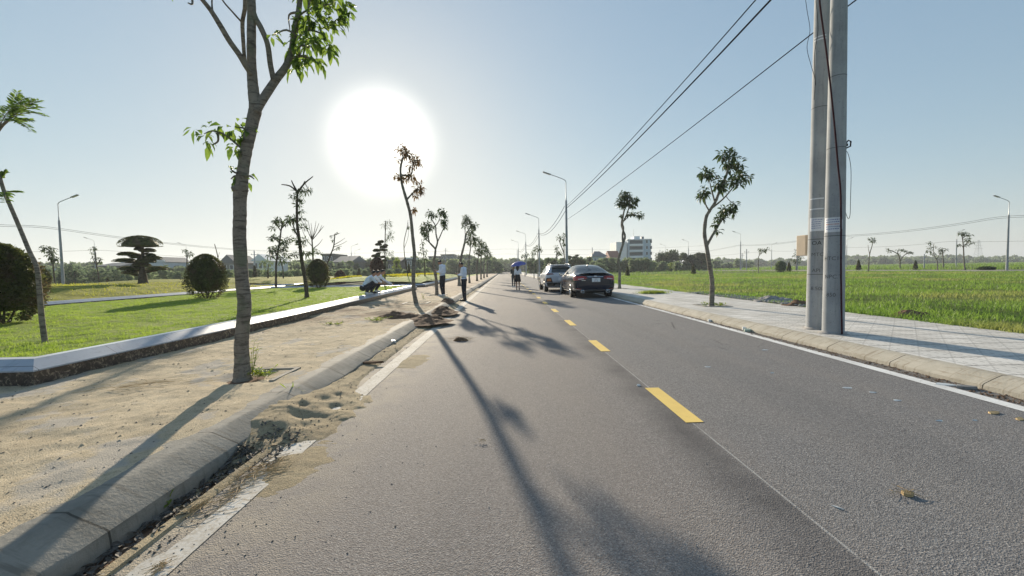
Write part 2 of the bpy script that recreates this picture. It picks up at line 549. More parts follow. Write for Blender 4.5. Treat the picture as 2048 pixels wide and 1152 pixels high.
def mat_marble_light():
    t = NT('pale_blue_grey_marble')
    v = t.rng(t.noise(7, 6, 0.75, dist=1.2), 0.52, 0.6, 0, 0.55)
    col = t.mix(t.rng(t.noise(1.5, 4), 0.3, 0.7), (0.33, 0.365, 0.425), (0.42, 0.455, 0.51))
    col = t.mix(v, col, (0.24, 0.27, 0.33))
    y = t.math('FRACT', t.math('MULTIPLY', t.sep()[1], 1 / 0.9))
    col = t.mix(t.math('LESS_THAN', y, 0.008), col, (0.12, 0.12, 0.13))
    t.bsdf(col, 0.42, None, spec=0.4)
    return t.mat

def mat_paint(name, col, wear=(0.3, 0.27, 0.24), w0=0.56, w1=0.66, amt=0.6):
    t = NT(name)
    c = t.mix(t.rng(t.noise(28, 5, 0.75), w0, w1, 0, amt), col, wear)
    c = t.mix(t.rng(t.noise(2.5, 4, 0.6), 0.4, 0.7, 0, amt * 0.5), c, tuple(q * 0.7 for q in wear))
    t.bsdf(c, 0.85, t.bump(t.noise(120, 3), 0.4, 0.003), spec=0.12)
    return t.mat

M = {}
M['asphalt'] = mat_asphalt()
M['sand'] = mat_sand()
M['gutter_sand'] = mat_sand('gutter_sand', (0.46, 0.38, 0.25), (0.33, 0.265, 0.17), False)
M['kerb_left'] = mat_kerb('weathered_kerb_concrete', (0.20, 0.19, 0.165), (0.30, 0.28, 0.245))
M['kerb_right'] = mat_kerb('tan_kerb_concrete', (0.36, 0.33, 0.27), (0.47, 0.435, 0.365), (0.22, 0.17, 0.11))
M['pavers'] = mat_pavers()
M['ground'] = mat_ground()
M['lawn'] = mat_lawn('clipped_lawn', (0.25, 0.34, 0.05), (0.34, 0.41, 0.07), (0.09, 0.14, 0.022))
M['mound'] = mat_lawn('yellowish_mound_grass', (0.27, 0.28, 0.035), (0.36, 0.33, 0.045), (0.085, 0.115, 0.018), 0.6)
M['blade'] = leafmat('lawn_blade', (0.17, 0.25, 0.04), (0.25, 0.33, 0.06), 0.45, 0.6, 2.0)
M['field'] = leafmat('field_grass_blade', (0.11, 0.19, 0.035), (0.16, 0.24, 0.05), 0.5, 0.5, 0.35, (0.22, 0.24, 0.075))
M['leaf'] = leafmat('broad_green_leaf', (0.075, 0.13, 0.028), (0.14, 0.20, 0.04), 0.5)
M['leaf_red'] = leafmat('flare_reddened_leaf', (0.10, 0.05, 0.02), (0.13, 0.09, 0.025), 0.4)  # reddish tone of backlight and lens flare put into the leaf colour
M['leaf_dark'] = leafmat('dark_leaf', (0.032, 0.055, 0.02), (0.06, 0.09, 0.028), 0.32)
M['topiary'] = leafmat('clipped_shrub_leaf', (0.05, 0.065, 0.022), (0.12, 0.13, 0.04), 0.3, 0.6, 6, (0.11, 0.085, 0.045))
M['topiary_red'] = leafmat('bronze_shrub_leaf', (0.09, 0.045, 0.036), (0.13, 0.07, 0.05), 0.2, 0.6, 12)
M['weed'] = leafmat('weed_leaf', (0.12, 0.19, 0.03), (0.24, 0.27, 0.05), 0.5)
M['flower'] = leafmat('yellow_ground_cover', (0.34, 0.33, 0.03), (0.46, 0.42, 0.05), 0.4)
M['woods'] = leafmat('far_wood_leaf', (0.12, 0.165, 0.095), (0.185, 0.23, 0.12), 0.42, 0.7, 0.12)
M['bark'] = mat_bark('grey_brown_bark', (0.21, 0.18, 0.15), (0.30, 0.265, 0.22))
M['bark_dark'] = mat_bark('dark_bark', (0.085, 0.065, 0.05), (0.13, 0.105, 0.08), (0.11, 0.10, 0.075))
M['mdark'] = mat_marble_dark()
M['mlight'] = mat_marble_light()
M['mtop'] = plain('glare_white_marble_top', (0.66, 0.67, 0.68), 0.3, var=0.06)  # sun glare on the flat cap put into the colour
M['white_paint'] = mat_paint('white_road_paint', (0.76, 0.76, 0.75))
M['white_paint_dusty'] = mat_paint('dusty_white_road_paint', (0.60, 0.57, 0.52), (0.36, 0.30, 0.22), 0.46, 0.62, 0.7)
M['yellow_paint'] = mat_paint('yellow_road_paint', (0.80, 0.58, 0.19), (0.45, 0.33, 0.12), 0.62, 0.7, 0.4)
M['soil'] = plain('dark_soil', (0.16, 0.10, 0.066), 0.95, var=0.4, scale=9, bump=0.9, spec=0.1)
M['rubble'] = plain('grey_rubble', (0.27, 0.26, 0.25), 0.9, var=0.35, scale=7, bump=0.6)
M['straw'] = plain('dry_straw', (0.42, 0.30, 0.15), 0.85, var=0.3, scale=20)
M['pebble'] = plain('dark_pebble', (0.12, 0.11, 0.10), 0.85, var=0.5, scale=30)
M['deadleaf'] = plain('dead_leaf_litter', (0.09, 0.08, 0.07), 0.8, var=0.5, scale=20)
# ---------------------------------------------------------------- terrain, road, kerbs, paths
def wallx(Y):
    return np.interp(Y, [0, 10, 27, 30, 59, 70], [-5.08, -5.10, -5.72, -5.80, -6.7, -6.9])
FAR = 4200.0
o = MB().add([(-FAR, -FAR, -0.09), (FAR, -FAR, -0.09), (FAR, FAR, -0.09), (-FAR, FAR, -0.09)], [(0, 1, 2, 3)]).build('ground', M['ground'])
tag(o, kind='structure')
# carriageway
o = MB().add([(-1.80, -12, 0), (4.84, -12, 0), (4.84, 420, 0), (-1.80, 420, 0), (-1.80, -12, -0.08), (-1.80, 420, -0.08)],
             [(0, 1, 2, 3), (0, 3, 5, 4)]).build('road', M['asphalt'])
tag(o, kind='structure')
# paint: centre dashes and edge lines
mb = MB()
for k in range(-2, 70):
    y0 = 3.325 + 2.98 * k
    mb.add([(1.49, y0, .004), (1.64, y0, .004), (1.64, y0 + 1.0, .004), (1.49, y0 + 1.0, .004)], [(0, 1, 2, 3)])
tag(mb.build('centre_line', M['yellow_paint']), kind='structure')
def lx(Y): return float(np.interp(Y, [0, 3, 12, 20], [4.42, 4.43, 4.60, 4.64]))
mb = MB(); ys = [-12, 0, 1, 2, 3, 4, 5, 6, 8, 10, 12, 15, 20, 40, 100, 400]
for a, b in zip(ys, ys[1:]):
    mb.add([(lx(a), a, .004), (lx(a) + .15, a, .004), (lx(b) + .15, b, .004), (lx(b), b, .004)], [(0, 1, 2, 3)])
tag(mb.build('right_edge_line', M['white_paint']), kind='structure')
mb = MB()
prev = None
rl = random.Random(3)
# left line: ragged where the paint broke off
ys = np.concatenate([np.arange(-2, 14, 0.06), np.arange(14, 400, 8)])
for a, b in zip(ys, ys[1:]):
    def ed(y, s):
        c = 0.0
        if y < 14: c = float(fbm(np.array([y * 3.0]), np.array([s * 7.0]), 3)[0]) * (0.05 if y < 3 else .02)
        if 1.9 < y < 2.45 and s < 0: c += 0.055
        return c
    xl0, xl1 = -1.665 + ed(a, -1), -1.665 + ed(b, -1)
    xr0, xr1 = -1.485 + ed(a, 1) * 0.4, -1.485 + ed(b, 1) * 0.4
    mb.add([(xl0, a, .004), (xr0, a, .004), (xr1, b, .004), (xl1, b, .004)], [(0, 1, 2, 3)])
tag(mb.build('left_edge_line', M['white_paint_dusty']), kind='structure')

def profile_strip(name, prof, ys, mat, jitter=0.0, kind='structure'):
    V = []; F = []
    n = len(prof)
    for y in ys:
        for k, (x, z) in enumerate(prof):
            j = float(fbm(np.array([y * 2.1 + k * 3]), np.array([k * 1.7]), 3)[0]) * jitter
            V.append((x + j, y, z + j * 0.6))
    for i in range(len(ys) - 1):
        for k in range(n - 1):
            F.append((i * n + k, i * n + k + 1, (i + 1) * n + k + 1, (i + 1) * n + k))
    mb = MB().add(V, F)
    o = mb.build(name, mat, smooth=True, angle=35)
    tag(o, kind=kind)
    return o
ysk = list(np.arange(-3, 20, 0.08)) + list(np.arange(20, 60, 0.5)) + [80, 120, 200, 420]
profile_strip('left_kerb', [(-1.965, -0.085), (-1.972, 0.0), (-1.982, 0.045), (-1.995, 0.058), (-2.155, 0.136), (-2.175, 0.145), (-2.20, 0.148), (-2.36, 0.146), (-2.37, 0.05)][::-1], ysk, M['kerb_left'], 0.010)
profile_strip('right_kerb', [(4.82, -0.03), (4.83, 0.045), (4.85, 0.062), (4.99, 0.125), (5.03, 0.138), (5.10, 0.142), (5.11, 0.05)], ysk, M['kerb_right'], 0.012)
# low lip of mortar between the gutter and the road
profile_strip('gutter_lip', [(-1.73, 0.002), (-1.745, 0.014), (-1.79, 0.016), (-1.815, 0.0), (-1.825, -0.08)][::-1], list(np.arange(-2, 3.3, 0.05)), M['gutter_sand'], 0.02)
# gutter channel floor
o = grid_sheet('left_gutter', np.linspace(-2.0, -1.79, 12), np.arange(-2, 60, 0.06), lambda X, Y: -0.055 + 0.03 * fbm(X, Y, 4, 6.0), M['soil'])
# sand drifted over gutter, lip, line and road edge
def gsand(X, Y):
    n = fbm(X, Y, 5, 2.6)
    n2 = fbm(X + 5, Y, 3, 1.1)
    heap = np.exp(-((Y - 3.62) / 0.70) ** 2)
    body = np.interp(Y, [0, 2.75, 3.0, 3.3, 5, 8, 9.5, 12.5, 14, 30], [-.09, -.085, -.03, .0, .012, .0, .02, .02, .0, -.004])
    z = body + 0.035 * n + 0.02 * n2 + .010 * fbm(X, Y, 3, 16.0)
    across = np.clip((-1.45 - X) / 0.5, -1.2, 1)
    z = z + 0.045 * across - 0.018
    z = z + heap * (0.055 * np.clip((-1.62 - X) / 0.34, 0, 1) + 0.030)
    # trodden hollows in the heap
    for hx, hy, r, d in ((-1.86, 3.22, .08, .035), (-1.80, 3.62, .10, .045), (-1.70, 3.42, .06, .03), (-1.83, 4.05, .10, .035), (-1.66, 3.9, .06, .03), (-1.74, 3.05, .05, .02), (-1.9, 3.8, .05, .03), (-1.76, 4.25, .06, .03)):
        z = z - d * np.exp(-(((X - hx) / r) ** 2 + ((Y - hy) / (r * 1.1)) ** 2)) * 0.95
    z = z + 0.008 * np.sin(Y * 19 + 14 * n + X * 6) * heap * np.clip(.5 + 3 * n2, 0, 1)
    z = z - np.clip((Y - 4.3) / .7, 0, 1) * np.clip((X + 1.80) * .45, 0, 1) * np.where((Y > 9.5) & (Y < 15), .3, 1.0)
    z = np.where(X > -1.45, z - (X + 1.45) * 0.09, z)
    z = z - np.clip((X + 1.22) * 0.5, 0, 1)
    return z
grid_sheet('drifted_sand', np.arange(-2.16, -0.9, 0.012), np.arange(0.6, 6.5, 0.016), gsand, M['gutter_sand'], mask=lambda x, y, z: (z > -0.08))
grid_sheet('drifted_sand_beyond', np.arange(-2.16, -0.9, 0.03), np.arange(6.5, 30, 0.05), gsand, M['gutter_sand'], mask=lambda x, y, z: (z > -0.05))

def spill(cx, cy, rx, ry, amp):
    return lambda X, Y: amp * np.exp(-(((X - cx) / rx) ** 2 + ((Y - cy) / ry) ** 2)) + .010 * fbm(X * .4, Y, 4, 14.0) - .0045
grid_sheet('sand_spill', np.arange(-1.5, -.8, .012), np.arange(4.5, 7.2, .02), spill(-1.38, 5.9, .22, .42, .014), M['gutter_sand'], mask=lambda x, y, z: z > 0.0, kind='stuff')
grid_sheet('sand_spill', np.arange(-1.7, -.9, .012), np.arange(2.0, 3.6, .014), spill(-1.45, 2.75, .20, .32, .013), M['gutter_sand'], mask=lambda x, y, z: z > 0.0, kind='stuff')
# left pavement, covered with trodden sand
def lsand(X, Y):
    z = 0.150 + 0.045 * fbm(X, Y, 5, 0.9) + 0.030 * fbm(X, Y, 4, 5.0) + .012 * fbm(X, Y, 2, 14.0)
    z = z + 0.035 * np.maximum(0, fbm(X + 9, Y, 4, 2.2)) * np.clip((-X - 2.9), 0, 1)
    e = np.clip((-2.2 - X) / 0.35, 0, 1)
    z = 0.143 * (1 - e) + z * e
    # soil and rubbish round the heaps
    z = z + np.exp(-((Y - 12.0) / 2.6) ** 2) * np.clip((-X - 2.1), 0, 1) * 0.05 * (0.6 + 2 * fbm(X, Y, 4, 2.0))
    # pit round the large tree
    r = np.hypot(X + 2.93, Y - 4.66)
    return z - 0.05 * np.exp(-(r / 0.28) ** 4)
grid_sheet('left_pavement_sand', np.arange(-9.0, -2.2, 0.035), np.arange(0.2, 9.0, 0.035), lsand, M['sand'])
grid_sheet('left_pavement_sand_beyond', np.arange(-6.9, -2.2, 0.06), np.arange(9.0, 32, 0.08), lsand, M['sand'])
grid_sheet('left_pavement_far', np.arange(-7.5, -2.2, 0.4), np.arange(32, 420, 4.0), lambda X, Y: 0.148 + 0 * X, M['sand'])
grid_sheet('left_pavement_side', np.arange(-24.0, -8.9, 0.3), np.arange(-3, 4.2, 0.3), lambda X, Y: 0.14 + 0 * X, M['sand'])

# right pavement
o = MB().add([(5.09, -6, .14), (8.2, -6, .14), (8.2, 12, .14), (8.5, 30, .14), (8.5, 420, .14), (5.09, 420, .14)], [(0, 1, 2, 3, 4, 5)]).build('right_pavement', M['pavers'])
tag(o, kind='structure')
M['path'] = plain('pale_path_concrete', (0.30, 0.285, 0.26), 0.95, var=0.15, scale=1.5, bump=0.2)
# garden paths between the planted beds and the parallel street far right
mb = MB()
mb.add([(-22, 27.2, .12), (-5.6, 27.2, .12), (-5.6, 30.0, .12), (-22, 30.0, .12)], [(0, 1, 2, 3)])
mb.add([(-17.2, 4, .116), (-15.4, 4, .116), (-15.4, 60, .116), (-17.2, 60, .116)], [(0, 1, 2, 3)])
tag(mb.build('garden_path', M['path']), kind='structure')
mb = MB().box(55.0, 57.4, 18, 300, -0.05, 0.22)
tag(mb.build('parallel_street_pavement', M['path']), kind='structure')
tag(MB().box(57.4, 65, 18, 300, -0.05, 0.12).build('parallel_street', M['asphalt']), kind='structure')
tag(MB().box(-44.5, -42.5, 10, 300, -0.05, 0.20).build('far_left_pavement', M['path']), kind='structure')

# right field: uneven ground under the grass
def rfield(X, Y):
    z = 0.10 + 0.10 * fbm(X, Y, 4, 0.35)
    return np.where(X < 8.6, 0.125, z)
grid_sheet('field', np.concatenate([np.arange(8.19, 12, 0.2), np.arange(12, 55.2, 0.9)]), np.concatenate([np.arange(2, 20, 0.25), np.arange(20, 150, 1.5), [200, 300]]), rfield, M['ground'])

# ---------------------------------------------------------------- walled beds
def bed_wall(name, path, label, group, h=0.27, z0=0.14):
    """path: outline of the outer foot, walked with the bed on the LEFT; dark face, sloped pale cap, white top"""
    t = thing(name, (path[0][0], path[0][1], z0), label, 'planter wall', group)
    pts = [Vector((p[0], p[1], 0)) for p in path]
    def off(d):
        out = []
        for i, p in enumerate(pts):
            a = (pts[i] - pts[i - 1]).normalized() if i > 0 else None
            b = (pts[i + 1] - pts[i]).normalized() if i < len(pts) - 1 else None
            na = Vector((-a.y, a.x, 0)) if a is not None else None
            nb = Vector((-b.y, b.x, 0)) if b is not None else None
            if na is None: n = nb
            elif nb is None: n = na
            else:
                n = (na + nb); n = n / max(0.3, n.dot(na))
            out.append(p + n * d)
        return out
    def strip(part, prof, mat):
        mb = MB(); rows = [[Vector((q.x, q.y, z)) for q in off(d)] for d, z in prof]
        o0 = Vector((path[0][0], path[0][1], z0))
        for r0, r1 in zip(rows, rows[1:]):
            for i in range(len(pts) - 1):
                mb.add([r0[i] - o0, r0[i + 1] - o0, r1[i + 1] - o0, r1[i] - o0], [(0, 1, 2, 3)])
        for e in (0, -1):
            mb.add([r[e] - o0 for r in rows], [tuple(range(len(rows)))])
        return mb.build(part, mat, t)
    zt = z0 + h
    strip('wall_face', [(0.02, z0 - .1), (0.02, z0 + .155), (0.24, z0 + .155)], M['mdark'])
    strip('cap_slope', [(0.03, z0 + .157), (-0.01, z0 + .159), (-0.01, z0 + .175), (0.13, zt), (0.145, zt + .003)], M['mlight'])
    strip('cap_top', [(0.14, zt - .004), (0.14, zt + .005), (0.25, zt + .006), (0.25, zt - .12)], M['mtop'])
    return t
def rounded(pts):
    return pts
wl = [(float(wallx(y)), y) for y in (4.46, 7, 10, 14, 18, 22.5, 26.9)]
bed_wall('planter_wall', [(-15.3, 4.46)] + wl + [(-5.95, 27.15), (-15.3, 27.15)],
         'long marbled planter wall with a pale cap, the one the squatting men sit on', 'marble capped walls round the lawns')
bed_wall('planter_wall', [(-17.4, 33.0), (-17.4, 5.0)][::-1] + [(-17.8, 33.4), (-40, 33.4)],
         'low pale capped wall in front of the mound with the large cloud pruned tree', 'marble capped walls round the lawns')
w3 = [(float(wallx(y)), y) for y in (30.1, 35, 40, 50, 59)]
bed_wall('planter_wall', [(-17.0, 30.0), (-6.1, 30.0)] + w3,
         'planter wall across the garden path from the near lawn, its dark end facing the camera', 'marble capped walls round the lawns')
bed_wall('planter_wall', [(-40, 37.0), (-19.5, 37.0), (-19.0, 37.5), (-19.0, 60)],
         'farthest planter wall beyond the leftmost garden path, low and dark', 'marble capped walls round the lawns')

def lawn1(X, Y):
    return 0.385 + 0.03 * fbm(X, Y, 4, 0.8) + 0.045 * fbm(X * .7, Y, 3, 5.0)
o = grid_sheet('lawn', np.arange(-15.3, -5.2, 0.07), np.arange(4.6, 27.0, 0.07), lawn1, M['lawn'], mask=lambda x, y, z: x < wallx(y) - 0.16)
def moundf(x0, x1, y0, y1, hh):
    def f(X, Y):
        ex = np.clip(np.minimum(X - x0, x1 - X) / 5.0, 0, 1); ey = np.clip(np.minimum(Y - y0, y1 - Y) / 5.0, 0, 1)
        e = np.sin(np.minimum(ex, 1) * math.pi / 2) * np.sin(np.minimum(ey, 1) * math.pi / 2)
        return 0.37 + hh * e * (0.85 + 0.5 * fbm(X, Y, 3, 0.15)) + 0.10 * fbm(X, Y, 4, 1.6)
    return f
m2 = moundf(-44, -17.5, 3, 33.2, 0.62)
grid_sheet('mound_lawn', np.arange(-44, -17.5, 0.16), np.arange(5.2, 33.2, 0.16), m2, M['mound'])
m3 = moundf(-16.9, -5.0, 28.5, 66, 0.62)
grid_sheet('flower_mound', np.arange(-16.9, -6.0, 0.12), np.arange(30.2, 64, 0.15), m3, M['lawn'], mask=lambda x, y, z: x < wallx(y) - 0.16)
m4 = moundf(-44, -19.1, 36, 70, 0.6)
grid_sheet('far_mound_lawn', np.arange(-44, -19.1, 0.3), np.arange(37.2, 70, 0.3), m4, M['mound'])
grid_sheet('verge', np.arange(-9.0, -6.8, 0.5), np.arange(59, 420, 4), lambda X, Y: 0.16 + 0 * X, M['lawn'])
def groundz(x, y):
    """height of the walked or planted surface at x, y"""
    a = lambda v: np.array([v], float)
    if x > 8.2: return float(rfield(a(x), a(y))[0]) if x < 55 else 0.12 if x > 57.4 and x < 65 else -0.09
    if x > 5.05: return 0.14
    if x > -1.8: return 0.0
    if y < 27 and -15.2 < x < float(wallx(y)) - .1 and y > 4.5: return float(lawn1(a(x), a(y))[0])
    if 5.2 < y < 33 and -44 < x < -17.5: return float(m2(a(x), a(y))[0])
    if 30.2 < y < 64 and -16.9 < x < float(wallx(y)) - .1: return float(m3(a(x), a(y))[0])
    if 37.2 < y < 70 and -44 < x < -19: return float(m4(a(x), a(y))[0])
    if x > float(wallx(min(y, 70))) - .1: return float(lsand(a(x), a(y))[0]) if y < 32 else .148
    return -0.09
# ---------------------------------------------------------------- leaves, blades, trees
def tri_blades(name, pts, h, w, lean, mat, parent=None, bend=True):
    """one narrow bent blade of grass per point (N,3)"""
    n = len(pts)
    ang = RNG.random(n) * 2 * math.pi
    la = RNG.random(n) * 2 * math.pi
    wx = np.cos(ang) * w * 0.5; wy = np.sin(ang) * w * 0.5
    lz = lean * h * RNG.random(n)
    V = np.zeros((n, 5, 3))
    V[:, 0] = pts; V[:, 0, 0] -= wx; V[:, 0, 1] -= wy
    V[:, 1] = pts; V[:, 1, 0] += wx; V[:, 1, 1] += wy
    mid = pts + np.stack([np.cos(la) * lz * 0.35, np.sin(la) * lz * 0.35, h * 0.6], -1)
    V[:, 2] = mid; V[:, 2, 0] += wx * .8; V[:, 2, 1] += wy * .8
    V[:, 3] = mid; V[:, 3, 0] -= wx * .8; V[:, 3, 1] -= wy * .8
    V[:, 4] = pts + np.stack([np.cos(la) * lz, np.sin(la) * lz, h], -1)
    b = np.arange(n)[:, None] * 5
    F = np.concatenate([b + np.array([[0, 1, 2]]), b + np.array([[0, 2, 3]]), b + np.array([[3, 2, 4]])], 0)
    return link_mesh(name, np_mesh(name, V.reshape(-1, 3), F), mat, parent)

def leaf_arrays(c, d, L, Wd, droop=0.3, fold=0.25, rnd=RNG):
    """c base (N,3), d unit direction (N,3), L length (N,), pointed leaf of 7 verts / 4 faces folded on the midrib"""
    n = len(c)
    up = np.array([0, 0, 1.0])
    s = np.cross(d, up + rnd.normal(0, .45, (n, 3)))
    s /= np.linalg.norm(s, axis=1)[:, None] + 1e-9
    nn = np.cross(s, d)
    L = np.asarray(L)[:, None]; Wd = np.asarray(Wd)[:, None]
    dr = np.array([0, 0, -1.0]) * droop
    m1 = c + d * L * .45 + dr * L * .12
    m2 = c + d * L * .78 + dr * L * .36
    tip = c + d * L + dr * L * .62
    V = np.stack([c, m1 + s * Wd * .5 + nn * Wd * fold, m1, m1 - s * Wd * .5 + nn * Wd * fold,
                  m2 + s * Wd * .33 + nn * Wd * fold * .7, m2 - s * Wd * .33 + nn * Wd * fold * .7, tip], 1)
    b = np.arange(n)[:, None] * 7
    T = [[0, 2, 1], [0, 3, 2], [1, 2, 4], [2, 5, 4], [2, 3, 5], [4, 5, 6]]
    F = np.concatenate([b + np.array([t]) for t in T], 0)
    return V.reshape(-1, 3), F

class Leaves:
    def __init__(self): self.V = []; self.F = []; self.n = 0
    def add(self, V, F):
        self.V.append(V); self.F.append(F + self.n); self.n += len(V)
    def cluster(self, c, r, n, size, rnd, ratio=0.32, droop=0.5, flat=1.0, out=0.6):
        """leaves sprayed outwards from points inside a loose ball"""
        c = np.array(c, float)
        q = rnd.normal(0, 1, (n, 3)); q /= np.linalg.norm(q, axis=1)[:, None]
        rad = rnd.random(n) ** 0.5
        off = q * rad[:, None] * r * 0.8; off[:, 2] *= flat
        d = q * out + rnd.normal(0, .5, (n, 3)); d[:, 2] -= 0.15
        d /= np.linalg.norm(d, axis=1)[:, None]
        L = size * (0.65 + 0.7 * rnd.random(n))
        self.add(*leaf_arrays(c + off, d, L, L * ratio, droop, rnd=rnd))
    def obj(self, name, mat, parent):
        V = np.concatenate(self.V); F = np.concatenate(self.F)
        return link_mesh(name, np_mesh(name, V, F), mat, parent)

def smooth_path(pts, sub=3):
    """Catmull-Rom through the points"""
    pts = [Vector(p) for p in pts]
    if len(pts) < 3: return pts
    out = []
    for i in range(len(pts) - 1):
        p0 = pts[max(i - 1, 0)]; p1 = pts[i]; p2 = pts[i + 1]; p3 = pts[min(i + 2, len(pts) - 1)]
        for k in range(sub):
            t = k / sub
            out.append(0.5 * ((2 * p1) + (p2 - p0) * t + (2 * p0 - 5 * p1 + 4 * p2 - p3) * t * t + (3 * p1 - p0 - 3 * p2 + p3) * t ** 3))
    out.append(pts[-1])
    return out

def px_tree(name, label, trunk, branches=(), clusters=(), Y=None, zg=None, r0=4.0, r1=1.5, group=None, cat='tree',
            leaf='leaf', bark='bark', size=0.16, dens=1.0, ratio=0.32, droop=0.5, seed=1, flat=1.0, depth=1.0, extra=None, twigs=True, out=0.6):
    """A tree measured in the photograph's pixels but built at its own ground position: trunk and branches are lists of points,
    radii are in pixels at the tree's distance; every crown clump gets its own depth."""
    rn = np.random.default_rng(seed); rd = random.Random(seed)
    if Y is None:
        g = G(trunk[0][0], trunk[0][1], 0.14 if zg is None else zg); Y = g.y
    s = Y / FPX                                  # metres per pixel
    base = P(trunk[0][0], trunk[0][1], Y)
    gz = groundz(base.x, Y)
    root = Vector((base.x, Y, gz))
    t = thing(name, root, label, cat, group)
    def W3(p, dy=0.0): return P(p[0], p[1], Y + dy) - root
    mb = MB()
    ph = rd.random() * 6
    tp = [W3(p, 0.10 * math.sin(ph + i * 1.1) * min(1, i / 2) * s * 40) for i, p in enumerate(trunk)]
    tp[0] = Vector((tp[0].x, 0, -0.06)) if tp[0].z < 0.35 or len(tp) > 1 and False else tp[0]
    if tp[0].z > 0.1: tp = [Vector((tp[0].x * .6, 0, -0.06))] + tp
    sp = smooth_path(tp, 4)
    rr = [(r0 + (r1 - r0) * (i / (len(sp) - 1)) ** 0.8) * s for i in range(len(sp))]
    rr[0] *= 1.35; rr[1] *= 1.12
    rr = [q * (1 + 0.08 * math.sin(i * 2.3 + ph)) for i, q in enumerate(rr)]
    mb.tube(sp, rr, 12 if r0 * s > .05 else 8)
    ends = [tp[-1]] + [tp[len(tp) // 2]]
    for b in branches:
        rb = None
        if isinstance(b, dict): rb = b['r']; b = b['p']
        # start on the nearest point already built so branches are attached
        st = W3(b[0]); near = min(mb_pts(sp, ends), key=lambda q: (Vector((q.x, 0, q.z)) - Vector((st.x, 0, st.z))).length)
        dz = rd.uniform(-1, 1) * depth
        pts = [near] + [W3(p, dz * s * 14 * (i + 1) / len(b)) for i, p in enumerate(b[1:])]
        bp = smooth_path(pts, 3)
        r_a = (rb[0] if rb else r1 * 1.1) * s; r_b = (rb[1] if rb else r1 * .45) * s
        mb.tube(bp, [r_a + (r_b - r_a) * i / (len(bp) - 1) for i in range(len(bp))], 7)
        ends += bp[1:]
    lv = Leaves()
    for c in clusters:
        x, y, r = c[0], c[1], c[2]
        ry = c[3] if len(c) > 3 else r
        cc = W3((x, y))
        near = min(ends + sp, key=lambda q: (Vector((q.x, 0, q.z)) - Vector((cc.x, 0, cc.z))).length)
        cc.y = near.y + rd.uniform(-.5, .5) * r * s * depth
        R_ = r * s
        if twigs and (cc - near).length > 0.02:
            m = (near + cc) / 2; m.z -= 0.12 * (cc - near).length
            mb.tube(smooth_path([near, m, cc], 3), [max(.0035, r1 * s * .35)] * 6 + [.003], 5)
            for k in range(3):
                e = cc + Vector((rd.uniform(-1, 1), rd.uniform(-1, 1), rd.uniform(-.6, .9) * ry / r)) * R_ * .75
                mb.tube([cc, e], [.006, .003], 4)
        n = int(dens * 26 * (0.4 + (R_ / size) ** 2 * 0.55 * (ry / r) ** .5))
        n = max(8, min(n, 900))
        lv.cluster(cc, R_, n, size, rn, ratio, droop, ry / r, out)
    mb.build('trunk', M[bark], t, smooth=True)
    if lv.V: lv.obj('crown', M[leaf], t)
    return t
def mb_pts(sp, ends): return sp + ends[2:]

